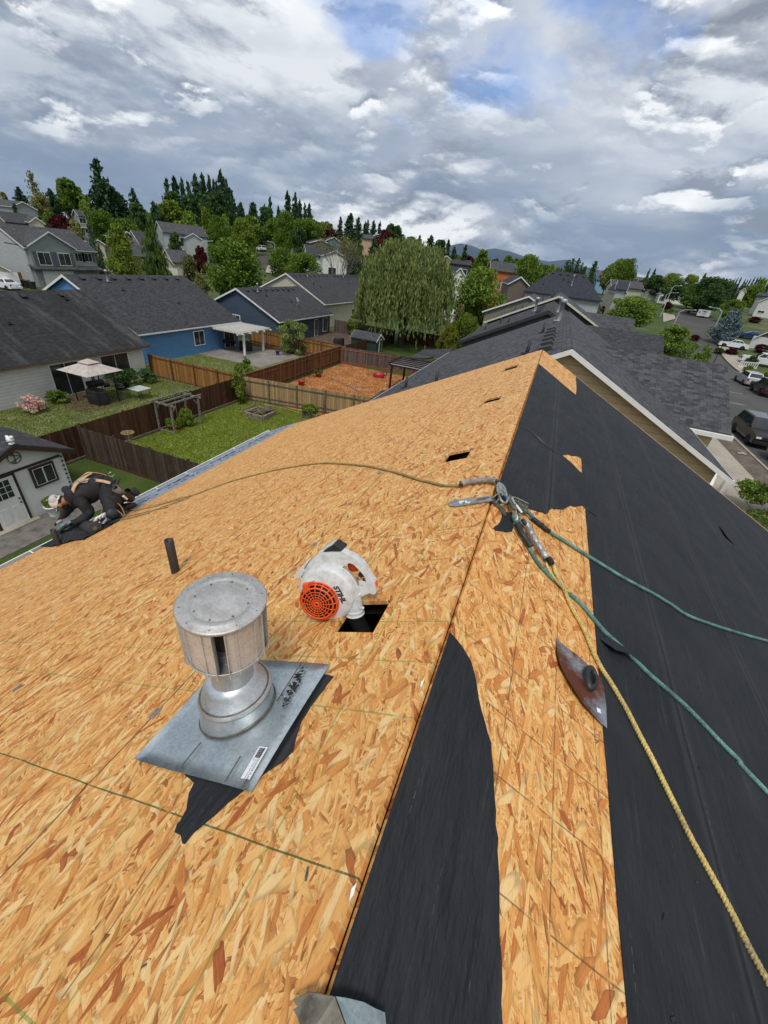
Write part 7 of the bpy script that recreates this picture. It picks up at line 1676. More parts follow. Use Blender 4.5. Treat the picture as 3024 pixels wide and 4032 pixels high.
for x in (-.5, .5): MB().lathe([(.2, -.1), (.36, -.1), (.36, .1), (.2, .1)], 14, Matrix.Rotation(rad(90), 3, 'X')).build('wheel', M_TYRE, tl, loc=(x, -1.15, .36))
MB().bar((2.1, 0, .6), (3.2, 0, .5), .1).build('drawbar', M_BUMP, tl); MB().box((-2.11, 0, 1.6), (.03, 2.0, 2.1)).build('rear_door', M_WHITE, tl)
for k, (x, z, w_, h_) in enumerate(((0.1, 2.25, .9, .35), (0.1, 1.5, 1.4, .10), (.1, 1.2, 1.1, .08), (-1.4, 1.9, .5, .5))): MB().box((x, -1.112, z), (w_, .012, h_)).build('marking', M_BUMP, tl)
for i, (x, y, c) in enumerate(((150, 845, (0.03, 0.05, 0.06)), (185, 850, (0.10, 0.03, 0.05)), (220, 860, (0.04, 0.05, 0.05)))):
    g = G(*q1(x, y+35)); b_ = thing('wheelie_bin', ('dark teal', 'purple lidded', 'dark grey')[i]+' wheelie bin beside the two storey house', 'bin', g, .3); MB().add([(-.26, -.3, 0), (.26, -.3, 0), (.26, .3, 0), (-.26, .3, 0), (-.32, -.38, 1), (.32, -.38, 1), (.32, .38, 1), (-.32, .38, 1)], [(3, 2, 1, 0), (4, 5, 6, 7), (0, 1, 5, 4), (1, 2, 6, 5), (2, 3, 7, 6), (3, 0, 4, 7)]).build('bin_body', M_BUMP, b_); MB().box((0, 0, 1.04), (.68, .82, .07)).build('lid', mat('bin_lid%d' % i, c, .5), b_)
for i, x in enumerate((835, 865)):
    g = G(*q4(x, 560)); b_ = thing('wheelie_bin', ('left', 'right')[i]+' blue bin at the white bungalow garage', 'bin', g, 0); MB().bb((-.5, -.5, 0), (.5, .5, 1.2)).build('bin_body', mat('bin_blue', (0.02, 0.06, 0.22), .5), b_); MB().box((0, 0, 1.26), (1.1, 1.1, .1)).build('lid', mat('bin_blue', (0.02, 0.06, 0.22), .5), b_)
# little things along the pavement
g = G(*q4(1465, 1150)); dk = thing('deck_rail', 'short cream slatted rail beside the golden shrub', 'railing', g, .5)
for k in range(9): MB().bb((-1.6+.4*k-.06, -.03, 0), (-1.6+.4*k+.06, .03, .9)).build('slat', M_TRIM, dk)
for z in (.1, .85): MB().bb((-1.75, -.05, z), (1.75, -.032, z+.1)).build('rail', M_TRIM, dk)
g = G(*q4(1165, 1102)); tag(MB().lathe([(.06, 0), (.05, 2.6), (.16, 2.65), (.18, 2.95), (.04, 3.1), (1e-3, 3.12)], 10).build('post_lamp', M_BLACK, loc=g), 'dark post lamp beside the far pavement', 'post lamp')
g = Gd(2860, 1962, 1.5); ut = thing('utility_box', 'white capped utility pedestal in front of the tan gabled house', 'utility box', (10.9, 24.7, 1.5)); MB().bb((-.16, -.16, 0), (.16, .16, .95)).build('pedestal', M_WHITE, ut, bevel=.03); MB().lathe([(.25, .95), (.25, 1.0), (.05, 1.08)], 4, Matrix.Rotation(rad(45), 3, 'Z'), False).build('cap', M_WHITE, ut)
bt_ = thing('small_boat', 'white boat hull just showing under the white rake board', 'boat', (9.6, 25.0, 1.5), rad(70)); MB().prism([(-2.0, -.75), (1.0, -.75), (2.3, 0), (1.0, .75), (-2.0, .75)], .5, 1.15).build('hull', M_WHITE, bt_, bevel=.1); MB().prism([(-1.7, -.6), (.9, -.6), (1.8, 0), (.9, .6), (-1.7, .6)], 1.152, 1.165).build('cockpit', M_PIPEG, bt_); MB().bb((-1, -.5, 0), (.6, .5, .49)).build('trolley', M_BUMP, bt_)
rk = thing('rock_pile', 'few pale rocks on the planting strip', 'rocks', (14.6, 33.0, 1.62))
for k in range(5): MB().ball((RNG.uniform(-.4, .4), RNG.uniform(-.6, .6), .05), (.15, .12, .08), 7, 5).build('rock', M_CONC, rk)
# ------------------------------------------------------------------ ropes and anchor on the ridge
def ropemat(name, c0, c1, c2, sc_=120):
    m, nt, b = newmat(name); tc = N(nt, 'ShaderNodeTexCoord'); n1 = noise(nt, tc.outputs['Object'], sc_, 4, 0.7); n2 = noise(nt, tc.outputs['Object'], 9, 3, 0.6)
    nt.links.new(ramp(nt, math_(nt, 'ADD', math_(nt, 'MULTIPLY', n1, .6), math_(nt, 'MULTIPLY', n2, .4)), [(.36, c0), (.5, c1), (.62, c2)]), b.inputs['Base Color']); b.inputs['Roughness'].default_value = .85
    bn = N(nt, 'ShaderNodeBump'); bn.inputs['Strength'].default_value = .8; bn.inputs['Distance'].default_value = .002; nt.links.new(n1, bn.inputs['Height']); nt.links.new(bn.outputs[0], b.inputs['Normal']); return m
R_TAN = ropemat('rope_tan', (0.14, 0.095, 0.035), (0.30, 0.22, 0.09), (0.46, 0.36, 0.17)); R_GRN = ropemat('rope_green', (0.035, 0.075, 0.065), (0.085, 0.20, 0.165), (0.19, 0.36, 0.30)); R_YEL = ropemat('rope_yellow', (0.20, 0.17, 0.13), (0.55, 0.40, 0.12), (0.80, 0.62, 0.24))
def resample(path, ds):
    P = [Vector(p) for p in path]; out = [P[0]]; acc = 0.0
    for a, b_ in zip(P, P[1:]):
        L = (b_-a).length
        if L < 1e-9: continue
        t = ds-acc
        while t <= L: out.append(a+(b_-a)*(t/L)); t += ds
        acc = (acc+L) % ds
    return out
def twist(path, r_, pitch, strands=3, rs=None, n=6, per=7):
    P = resample(smooth_path(path, 14), pitch/per); m = MB(); rs = rs or r_*0.58
    fr = []; u = None
    for i, p in enumerate(P):
        t = (P[min(i+1, len(P)-1)]-P[max(i-1, 0)]).normalized()
        if u is None: u = t.cross(Vector((0, 0, 1))).normalized()
        u = (u-t*u.dot(t)).normalized(); fr.append((p, u.copy(), t.cross(u)))
    for s in range(strands):
        pts = [p+(u_*math.cos(2*math.pi*(s/strands+i/per))+v_*math.sin(2*math.pi*(s/strands+i/per)))*r_*0.5 for i, (p, u_, v_) in enumerate(fr)]
        m.tube(pts, rs, n)
    return m
def rope(name, label, path, r_, pitch, mt, **k):
    o = Vector(path[0]); m = twist([Vector(p)-o for p in path], r_, pitch, **k); ob = m.build('rope', mt); ob.name = name; ob.location = o
    return tag(ob, label, 'rope')
ra = [Lp(*zr3(*p), .012) for p in ((1050, 725), (950, 722), (880, 705), (820, 690), (735, 662), (650, 640), (560, 622), (460, 613), (350, 608), (250, 618), (120, 640), (0, 668))]
ra += [Lp(*zm(*p), .012) for p in ((1000, 580), (850, 632), (700, 688), (560, 722), (400, 775), (300, 790), (200, 808))]
tanr = rope('lifeline_rope', 'tan twisted lifeline rope arcing across the left slope to the kneeling roofer', ra, 0.0115, 0.036, R_TAN)
rb_ = [Lp(*zm(*p), .014) for p in ((655, 700), (668, 706), (650, 716), (600, 735), (500, 768), (380, 812), (250, 855), (120, 880), (20, 893), (-60, 890))]
rb0 = [Lp(*zm(*p), .014) for p in ((250, 812), (380, 775), (500, 745), (600, 722), (640, 704))]
rope('rope', 'doubled loop of tan rope end lying beside the lifeline near the roofer', rb0+rb_, 0.0095, 0.034, R_TAN)
rg1 = [Rp(*z4(*p), .014) for p in ((560, 398), (600, 425), (650, 465), (700, 495), (770, 540), (850, 590), (915, 630), (980, 670), (1060, 713), (1130, 750), (1205, 795), (1280, 845), (1400, 890), (1530, 930), (1659, 965), (1760, 990), (1900, 1010))]
g1 = rope('safety_rope', 'upper green rope running off the right edge of the roof view', rg1, 0.0125, 0.030, R_GRN, strands=4, rs=0.0070)
rg2 = [Rp(*z4(*p), .012) for p in ((535, 500), (560, 545), (600, 610), (645, 660), (690, 700), (735, 742), (790, 790), (845, 855), (900, 920), (965, 980), (1030, 1040), (1100, 1110), (1180, 1180), (1260, 1250), (1340, 1330), (1430, 1425), (1520, 1515))]+[Rp(*zl(*p), .012) for p in ((660, 1100), (788, 1235), (900, 1360), (1050, 1560))]
g2 = rope('safety_rope', 'middle green rope crossing the felt to the lower right', rg2, 0.0125, 0.030, R_GRN, strands=4, rs=0.0070)
ry = [Rp(*z4(*p), .014) for p in ((668, 618), (676, 650), (700, 700), (722, 745), (740, 790), (765, 840), (800, 900), (825, 960), (850, 1020), (885, 1090), (930, 1160), (965, 1220), (1000, 1280), (1060, 1400), (1120, 1515))]+[Rp(*zl(*p), .012) for p in ((430, 1385), (480, 1480), (600, 1700), (700, 1900), (788, 2060), (860, 2200), (940, 2400))]
y1 = rope('safety_rope', 'speckled yellow rope running down to the lower right corner', ry, 0.0118, 0.038, R_YEL)
rope('rope_tail', 'short yellow rope tail knotted beside the green rope', [Rp(*z4(*p), .022) for p in ((628, 612), (640, 640), (665, 680), (700, 720), (722, 738), (735, 742), (728, 730))], 0.008, 0.03, R_YEL)
# children placed in world space
def wchild(m, name, mt, parent, lab=None, bevel=0):
    o = m.build(name, mt, parent, bevel=bevel); lo = parent.location; 
    o.location = (-lo[0], -lo[1], -lo[2])
    if lab: o['label'] = lab
    return o
M_TAPE = mat('black_tape', (0.018, 0.018, 0.020), 0.45, bump=0.3, bscale=90); M_SILV = mat('silver_tape', (0.42, 0.43, 0.44), 0.35, 0.5, var=0.25, vscale=40, bump=0.8, bscale=50); M_PALEG = mat('zinc_painted', (0.30, 0.35, 0.33), 0.45, 0.5, var=0.3, vscale=40); M_OLIVE = mat('olive_metal', (0.10, 0.095, 0.065), 0.5, 0.5, var=0.3, vscale=50)
def T2(*pts, n=.02): return [Rp(*z2(*p), n) for p in pts]
wchild(MB().tube(smooth_path(T2((1115, 650), (1170, 695), (1235, 745), (1245, 738)), 4), 0.017, 10), 'sleeve', M_TAPE, g1); wchild(MB().tube(smooth_path(T2((1240, 745), (1290, 790), (1345, 825)), 4), [0.015]*9, 10), 'sleeve', M_TAPE, g1)
wchild(MB().tube(smooth_path(T2((985, 560), (1030, 580), (1080, 620), (1120, 655), n=.03), 4), 0.0125, 10), 'rope_eye', R_GRN, g1)
wchild(MB().tube(smooth_path(T2((900, 745), (930, 800), (965, 870), (1010, 930), (1050, 990), (1085, 1040), n=.03), 4), 0.0195, 12), 'sleeve', M_TAPE, g2)
ce = Rp(*z2(880, 668), .035); nn_ = Vector((SA, 0, CA)); e1 = (Rp(*z2(960, 668), .035)-ce).normalized(); e2 = nn_.cross(e1).normalized()
def ringw(c, ra_, r_, tilt=0.0, sc2=1.0, n=26): 
    a2 = (e2*math.cos(tilt)+nn_*math.sin(tilt)); return MB().tube([c+(e1*math.cos(2*math.pi*k/n)+a2*sc2*math.sin(2*math.pi*k/n))*ra_ for k in range(n)], r_, 8, closed=True)
wchild(ringw(ce, .024, .010, .5), 'rope_eye', R_GRN, g2); wchild(ringw(ce+Vector((0, 0, .004)), .0165, .0055, .5), 'thimble', M_WHITE, g2)
sh_ = MB(); pth = smooth_path(T2((1005, 740), (1060, 830), (1110, 930), (1170, 1020), (1230, 1120), (1285, 1195), n=.036), 5); sh_.tube(pth, [.018+.003*math.sin(i*1.3) for i in range(len(pth))], 10); wchild(sh_, 'shock_pack', M_SILV, y1, 'crumpled silver taped energy absorber')
wchild(MB().tube(smooth_path(T2((1270, 1185), (1320, 1215), (1345, 1265), n=.032), 5), .020, 10), 'end_cap', M_TAPE, y1); wchild(MB().tube(smooth_path(T2((960, 700), (985, 740), (1010, 765), n=.04), 5), .013, 8), 'end_cap', M_TAPE, y1)
# sleeve of the tan rope
def T2l(*pts, n=.03): return [Lp(*z2(*p), n) for p in pts]
pth = smooth_path(T2l((240, 232), (300, 205), (400, 192), (500, 182), (600, 178), n=.028)+[Vector(Rp(*z2(650, 190), .03))], 6)
wchild(MB().tube(pth, .0205, 12), 'braided_sleeve', mat('braided_sleeve', (0.30, 0.28, 0.27), 0.7, var=0.3, vscale=60), tanr); wchild(MB().tube([pth[0]-Vector((.02, 0, 0)), pth[1]], .019, 10), 'sleeve_end', M_TAPE, tanr); wchild(MB().tube(smooth_path([pth[-2], pth[-1], Vector(Rp(*z2(690, 250), .03))], 5), .0165, 10), 'sleeve_end', M_TAPE, tanr)
for k in (-1, 0, 1):
    q = [p+Vector((0, .010*k, .018-.004*abs(k))) for p in pth]; wchild(MB().tube(q, .0022, 5), 'sleeve_stripe', mat('sleeve_stripe', (0.55, 0.54, 0.52), .6), tanr)
# anchor bracket
an0 = Rw(0, Rs(*z2(600, 420))[1], .01); anc = thing('roof_anchor', 'bent metal ridge anchor with a long worn strap, hub of all the ropes', 'roof anchor', an0)
def plate_s(pts, n0, n1, left, mt, parent, name, lab=None, bend=None):
    P = [(Ls if left else Rs)(*p) for p in pts]; M3 = MSL if left else MSR
    fn = lambda v: Vector((RX, 0, RZ)) + M3 @ Vector((v[0], (-v[1] if left else v[1]), v[2]+(bend(v) if bend else 0)))
    pp = P
    m = MB().prism(pp, n0, n1, None, fn)
    if left: m.f = [tuple(reversed(f)) for f in m.f]
    return wchild(m, name, mt, parent, lab, 0.0)
M_STRAP = mat('strap_metal', (0.33, 0.36, 0.36), 0.45, 0.55, var=0.25, vscale=30)
def P2_(*p): return [z2(*q) for q in p]
plate_s(P2_((62, 455), (85, 425), (120, 413), (300, 395), (450, 378), (600, 357), (625, 372), (640, 410), (590, 425), (450, 448), (300, 470), (150, 492), (70, 487)), .006, .011, True, M_STRAP, anc, 'strap', 'long grey strap with worn white lettering')
for q in (((200, 425), (260, 422), (265, 437), (240, 440), (235, 455), (215, 462), (195, 455)), ((270, 420), (300, 425), (310, 450), (285, 455), (275, 440)), ((310, 440), (345, 432), (335, 452), (312, 455))): plate_s(P2_(*q), .0112, .012, True, M_WHITE, anc, 'worn_lettering')
for q in (((415, 425), (440, 395), (520, 378), (590, 370), (585, 385), (540, 410), (470, 415), (430, 432)),): plate_s(P2_(*q), .0112, .012, True, M_STEELD, anc, 'scuff')
plate_s(P2_((600, 380), (640, 395), (770, 530), (800, 600), (775, 610), (740, 560), (640, 450), (605, 425)), .005, .012, False, M_STEELD, anc, 'strap')
wchild(MB().tube([Rp(*z2(*p), n) for p, n in (((600, 395), .015), ((615, 385), .05), ((640, 400), .055), ((660, 430), .04), ((650, 450), .012))], .006, 8), 'anchor_ring', M_STEELD, anc)
# big hooks
def hook(label, pts, w_, mt, gate, n=.045, loc=(640, 250)):
    o = thing('snap_hook', label, 'snap hook', Rp(*z2(*loc), .03)); P = smooth_path([Rp(*z2(*p), n) for p in pts], 5)
    wchild(MB().tube(P, w_, 8), 'hook_body', mt, o); wchild(MB().tube(smooth_path([Rp(*z2(*p), n+.006) for p in gate], 5), w_*.8, 8), 'gate', M_STEEL, o); return o
hk = hook('large pale green snap hook joining the tan rope to the anchor', ((660, 235), (700, 270), (735, 340), (752, 410), (760, 460), (730, 492), (690, 470), (660, 420), (645, 360), (632, 290), (645, 240), (665, 235)), .0085, M_PALEG, ((650, 270), (668, 330), (690, 400)), loc=(690, 360))
plate_s(P2_((630, 240), (655, 230), (700, 265), (735, 320), (750, 400), (735, 420), (710, 385), (690, 330), (672, 370), (650, 380)), .045, .056, False, M_PALEG, hk, 'cheek_plate')
for p in ((688, 312), (672, 345), (715, 375)): wchild(MB().ball(Rp(*z2(*p), .058), .005, 8, 6), 'rivet', M_STEELD, hk)
hk2 = hook('steel snap hook clipped through the green rope eye', ((770, 405), (790, 440), (830, 520), (850, 570), (862, 620), (858, 670), (840, 680)), .008, M_STEEL, ((760, 430), (790, 500), (820, 560)), n=.05, loc=(800, 500))
plate_s(P2_((755, 400), (785, 405), (850, 540), (860, 590), (835, 600), (795, 560), (770, 480)), .048, .062, False, M_STEELD, hk2, 'cheek_plate'); wchild(MB().tube([Rp(*z2(*p), .066) for p in ((790, 450), (830, 540))], .009, 8), 'lock_barrel', M_STEEL, hk2)
rgb = thing('rope_grab', 'olive brown rope grab plate with rivets beside the hooks', 'rope grab', Rp(*z2(960, 480), .02)); rgo = ((800, 420), (830, 405), (870, 412), (1045, 495), (1052, 560), (1045, 600), (1000, 600), (975, 570), (925, 560), (890, 520), (910, 505), (915, 480), (890, 455), (860, 445), (830, 440), (815, 450))
plate_s(P2_(*rgo), .022, .034, False, M_OLIVE, rgb, 'grab_plate')
for p in ((920, 455), (975, 505), (1000, 560), (1025, 530), (940, 480)): wchild(MB().lathe([(.008, 0), (.006, .006), (1e-3, .007)], 10, MSR, True, Rp(*z2(*p), .034)), 'rivet', M_STEELD, rgb)
wchild(MB().tube(smooth_path([Rp(*z2(*p), .040) for p in ((795, 425), (830, 408), (880, 415), (960, 450), (1040, 492))], 4), .005, 6), 'lever', M_STEEL, rgb)
plate_s(P2_((820, 450), (835, 445), (955, 600), (960, 615), (940, 612)), .040, .046, False, M_WHITE, rgb, 'label_strip')
plate_s(P2_((980, 610), (1010, 640), (1060, 690), (1118, 690), (1115, 720), (1075, 750), (1030, 755), (990, 720), (965, 680)), .010, .012, False, M_SILV, rgb, 'torn_tag')
# ------------------------------------------------------------------ loose pipe flashing on the right slope
s0, y0 = Rs(*z4(818, 1140)); pfl = thing('pipe_flashing', 'loose rusty and shiny metal pipe flashing with black rubber collar on the right slope', 'flashing', Rw(s0, y0, .01))
M_RUST = galv('rusty_flashing', (0.30, 0.34, 0.37), (0.62, 0.66, 0.70), 0.30, 0.8, 6, rust=0.55)
fo = [z4(*p) for p in ((683, 945), (700, 975), (728, 1000), (765, 1030), (800, 1065), (850, 1110), (878, 1140), (888, 1190), (897, 1260), (908, 1364), (885, 1345), (850, 1312), (800, 1262), (755, 1200), (720, 1140), (690, 1075), (680, 1010))]
cs, cy_ = Rs(*z4(800, 1150))
plate_s(fo, .012, .0145, False, M_RUST, pfl, 'metal_sheet', None, bend=lambda v: .02*max(0, 1-((v[0]-cs)**2+(v[1]-cy_)**2)/.03))
ccol = Rs(*z4(820, 1142)); tl_ = MSR @ Matrix.Rotation(rad(8), 3, 'X')
M_RUB = mat('rubber', (0.018, 0.018, 0.019), 0.45)
wchild(MB().lathe([(.060, -.008), (.058, .006), (.048, .013), (.036, .015), (.030, .012), (.028, -.006)], 30, tl_ @ Matrix.Diagonal((0.62, 1.15, 1)), True, Rw(ccol[0], ccol[1], .034)), 'rubber_collar', M_RUB, pfl)
plate_s([z4(*p) for p in ((855, 1265), (872, 1272), (876, 1300), (860, 1292))], .0195, .0200, False, M_STK, pfl, 'paper_tag')
# bent metal at the bottom of the picture
bm = thing('bent_flashing', 'bent grey green metal flashing lying over the ridge at the bottom edge', 'flashing', Rw(0, 0.0, .02)); M_BENT = galv('bent_metal', (0.20, 0.25, 0.26), (0.34, 0.41, 0.42), 0.4, 0.5, 5)
def plate_w(P, th, mt, parent, name):
    P = [Vector(p) for p in P]; n_ = (P[1]-P[0]).cross(P[2]-P[0]).normalized(); n_ = -n_ if n_.z < 0 else n_
    vs = P+[p+n_*th for p in P]; k = len(P); fs = [tuple(range(k)), tuple(range(2*k-1, k-1, -1))]+[(i, k+i, k+(i+1) % k, (i+1) % k) for i in range(k)]; return wchild(MB().add(vs, fs), name, mt, parent)
def B6(n, *pts): return [Rp(*z6(*p), n) for p in pts]
plate_w([Rp(*z6(165, 1222), .035), Rp(*z6(205, 1228), .033), Rp(*z6(262, 1242), .030), Rp(*z6(300, 1262), .026), Rp(*z6(340, 1278), .02), Rp(*z6(345, 1330), .02), Rp(*z6(352, 1420), .02), Rp(*z6(230, 1400), .035)], .002, M_BENT, bm, 'right_leaf')
plate_w([Rp(*z6(163, 1222), .035), Lp(*z6(120, 1228), .022), Lp(*z6(58, 1250), .018), Lp(*z6(70, 1268), .016), Lp(*z6(78, 1272), .016), Lp(*z6(60, 1282), .016), Lp(*z6(75, 1310), .016), Lp(*z6(100, 1400), .02), Rp(*z6(228, 1400), .035)], .002, mat('bent_metal_shaded', (0.20, 0.18, 0.14), .5, .4, var=.4, vscale=14), bm, 'left_leaf')  # left leaf: shade of the side facing left put into a darker colour
for k, (p, lab) in enumerate((((1655, 2712), 'white chip of material by the ridge beside the near felt strip'), ((1420, 3568), 'small white chip low on the ridge edge'))):
    s_, y_ = Ls(*p); a = Lw(max(.012, s_), y_, .003); o = MB().add([(0, 0, 0), (.005, .012, .002), (.003, .035, .004), (-.004, .02, .002), (0, 0, .004), (.005, .012, .006), (.003, .035, .008), (-.004, .02, .006)], [(3, 2, 1, 0), (4, 5, 6, 7), (0, 1, 5, 4), (1, 2, 6, 5), (2, 3, 7, 6), (3, 0, 4, 7)]).build('white_chip', M_WHITE, loc=a); tag(o, lab, 'chip')
# ------------------------------------------------------------------ leaf blower
P0 = Lp(*zb(600, 700)); camp = Vector((0, 0, CAMZ)); tocam = (camp-P0).normalized()
R2v, U2v = Vector(R2), Vector(U2); base = Lp(*zb(430, 975)); 
lift_t = 0.25; Pc = P0+tocam*lift_t
NZ = (tocam+math.tan(rad(32))*(-0.6*R2v-0.8*U2v)).normalized(); NX = (R2v-NZ*R2v.dot(NZ)).normalized(); NY = NZ.cross(NX)
MBL = Matrix((NX, NY, NZ)).transposed()
blo = thing('leaf_blower', 'white and orange handheld leaf blower with its nozzle in the square roof hole', 'leaf blower', Pc); blo.rotation_euler = MBL.to_euler()
def bl(u, v):
    px, py = zb(u, v); d = Vector(ray(px, py)); k = (Pc-camp).dot(NZ)/d.dot(NZ); q = camp+d*k-Pc; return (q.dot(NX), q.dot(NY))
SCB = (Vector(bl(1000, 660))-Vector(bl(600, 660))).length/400
M_BW = mat('blower_white', (0.62, 0.63, 0.62), 0.45, var=0.12, vscale=30); M_BO = mat('blower_orange', (0.80, 0.10, 0.012), 0.42, var=0.06)
cx_, cy2 = bl(632, 680); RV = 378*SCB
vol = MB().lathe([(1e-3, -.075), (RV*.80, -.075), (RV*.93, -.066), (RV*.985, -.045), (RV, -.020), (RV*.985, .004), (RV*.93, .020), (RV*.84, .027), (1e-3, .027)], 48, None, True, (cx_, cy2, 0)); vol.build('fan_housing', M_BW, blo)
rimv = MB().tube([(cx_+RV*1.0*math.cos(a), cy2+RV*1.0*math.sin(a), -.022) for a in [2*math.pi*k/48 for k in range(48)]], .0035, 6, closed=True); rimv.build('housing_seam', M_BW, blo)
# outlet
op = [bl(905, 640), bl(935, 760), bl(955, 860), bl(970, 985)]; rr = [122*SCB, 112*SCB, 108*SCB, 112*SCB]
MB().tube(smooth_path([(x, y, -.024) for x, y in op], 6), [rr[min(3, i//6)]*(1-(i % 6)/6)+rr[min(3, i//6+1)]*((i % 6)/6) for i in range(19)], 20).build('outlet', M_BW, blo)
e_ = op[-1]; a_ = op[-2]; dn = Vector((e_[0]-a_[0], e_[1]-a_[1], 0)).normalized()
for q in (0.0, .022): MB().tube([(e_[0]-dn.x*(q+.004), e_[1]-dn.y*(q+.004), -.024), (e_[0]-dn.x*q, e_[1]-dn.y*q, -.024)], 120*SCB, 22).build('outlet_ring', M_WHITE, blo)
MB().ball((bl(1082, 890)[0], bl(1082, 890)[1], -.01), .008).build('lock_knob', M_BW, blo)
nzw = MBL.inverted() @ (Lw(.45, 1.27, -.40)-Pc); MB().tube([(e_[0], e_[1], -.024), (e_[0]+dn.x*.03, e_[1]+dn.y*.03, -.03), tuple(Vector((e_[0], e_[1], -.024)).lerp(nzw, .5)), tuple(nzw)], [108*SCB, 104*SCB, 98*SCB, 90*SCB], 18).build('nozzle_tube', M_BLACK, blo)
# shroud and handle: outline from the side, real thickness
hoop_o = [(285, 440), (340, 340), (400, 265), (480, 200), (520, 190), (640, 182), (760, 182), (790, 160), (850, 185), (930, 225), (1010, 280), (1080, 345), (1130, 430), (1180, 515), (1225, 570), (1240, 640), (1250, 700), (1235, 728), (1195, 730), (1165, 712), (1105, 735), (1050, 762), (1005, 700), (1000, 640), (1100, 615), (1118, 585), (1105, 510), (1060, 450), (1010, 395), (950, 335), (900, 316), (855, 325), (815, 360), (790, 395), (700, 340), (600, 318), (480, 330), (380, 370), (330, 420)]
MB().prism([bl(*p) for p in hoop_o[::-1]], -.070, -.022).build('handle_shroud', M_BW, blo, bevel=.007)
MB().prism([bl(*p) for p in ((1000, 585), (1010, 568), (1085, 572), (1120, 600), (1100, 618), (1060, 625), (1010, 640), (1020, 610))], -.055, -.035).build('trigger_guard', M_BW, blo, bevel=.003)
MB().tube(smooth_path([(*bl(*p), -.045) for p in ((1105, 530), (1112, 575), (1090, 592), (1060, 545))], 4), .006, 8).build('trigger', M_BLACK, blo)
MB().prism([bl(*p) for p in ((1000, 470), (1080, 490), (1075, 540), (1010, 560), (975, 520))], -.10, -.06).build('choke_block', M_BLACK, blo, bevel=.005)
MB().prism([bl(*p) for p in ((1222, 580), (1238, 590), (1250, 640), (1240, 655), (1228, 640))], -.060, -.030).build('handle_insert', M_BO, blo)
MB().lathe([(1e-3, 0), (70*SCB, 0), (86*SCB, -.015), (90*SCB, -.05), (70*SCB, -.085), (1e-3, -.09)], 24, None, True, (*bl(905, 420), -.072)).build('recoil_cover', M_BO, blo)
MB().prism([bl(*p) for p in ((520, 195), (570, 150), (640, 112), (660, 85), (700, 85), (725, 112), (775, 138), (800, 165), (770, 190), (650, 185))], -.115, -.040).build('air_filter_cover', M_BLACK, blo, bevel=.008)
MB().prism([bl(*p) for p in ((445, 215), (560, 130), (650, 90), (655, 105), (575, 160), (500, 205), (455, 235))], -.12, -.06).build('top_shroud', M_BW, blo, bevel=.004)
MB().prism([bl(*p) for p in ((136, 520), (150, 500), (230, 395), (290, 330), (318, 305), (333, 315), (315, 350), (275, 410), (285, 440), (268, 480), (255, 515), (215, 535), (160, 535))], -.085, -.040).build('front_foot', M_BW, blo, bevel=.006)
MB().prism([bl(*p) for p in ((428, 930), (470, 945), (480, 960), (450, 982), (420, 975), (415, 955))], -.060, -.02).build('rear_foot', M_BW, blo, bevel=.004)
MB().ball((*bl(676, 338), -.012), (.010, .008, .012)).build('screw_boss', M_BW, blo); MB().ball((*bl(1028, 718), -.016), (.010, .009, .012)).build('screw_boss', M_BW, blo); MB().lathe([(.006, 0), (.005, .004), (1e-3, .004)], 10, None, True, (*bl(258, 508), -.038)).build('screw', M_STEELD, blo)
# grille: side drum with windows, dome of rings and spokes
gx, gy = bl(553, 742); RG = 246*SCB; RD = 185*SCB; HZ = .062; gr = MB()
MB().lathe([(1e-3, .029), (RG*.93, .029), (RG*.90, .034), (1e-3, .036)], 32, None, True, (gx, gy, 0)).build('fan_intake', M_BLACK, blo)
for rad__, z_, r_ in ((RG, .030, .0045), (RG*.97, .046, .0035), (RD*1.10, .058, .0048), (RD*.86, HZ+.001, .0022), (RD*.68, HZ+.003, .0022), (RD*.50, HZ+.004, .0022), (RD*.33, HZ+.0045, .0022), (RD*.14, HZ+.005, .0045)):
    gr.tube([(rad__*math.cos(a), rad__*math.sin(a), z_) for a in [2*math.pi*k/40 for k in range(40)]], r_, 6, closed=True)
for k in range(16):
    a = 2*math.pi*k/16+.1; c, s = math.cos(a), math.sin(a); gr.tube([(RG*c, RG*s, .030), (RG*.97*c, RG*.97*s, .046), (RD*1.1*c, RD*1.1*s, .058), (RD*.86*c, RD*.86*s, HZ+.001), (RD*.5*c, RD*.5*s, HZ+.004), (RD*.1*c, RD*.1*s, HZ+.005)], [.004, .0038, .0035, .0020, .0018, .0018], 5)
gr.build('intake_grille', M_BO, blo, loc=(gx, gy, 0))
MB().prism([bl(*p) for p in ((362, 500), (432, 488), (440, 510), (440, 600), (372, 606))], .022, .062).build('grille_clip', M_BO, blo, bevel=.003); MB().prism([bl(*p) for p in ((335, 505), (360, 490), (470, 462), (488, 475), (470, 492), (360, 522))], .022, .036).build('latch', M_BW, blo, bevel=.003)
t_ = bl(812, 660); textmesh('brand_text', 'STIHL', 92*SCB, M_INK, blo, (t_[0], t_[1], .0285), (0, 0, rad(-63)), .0008, 1.02, .22, 1.0, .0015)
for k in range(4): MB().prism([bl(780+18*k, 868), bl(790+18*k, 868), bl(796+18*k, 895), bl(786+18*k, 895)], .0, .012).build('vent_slot', M_BLACK, blo)
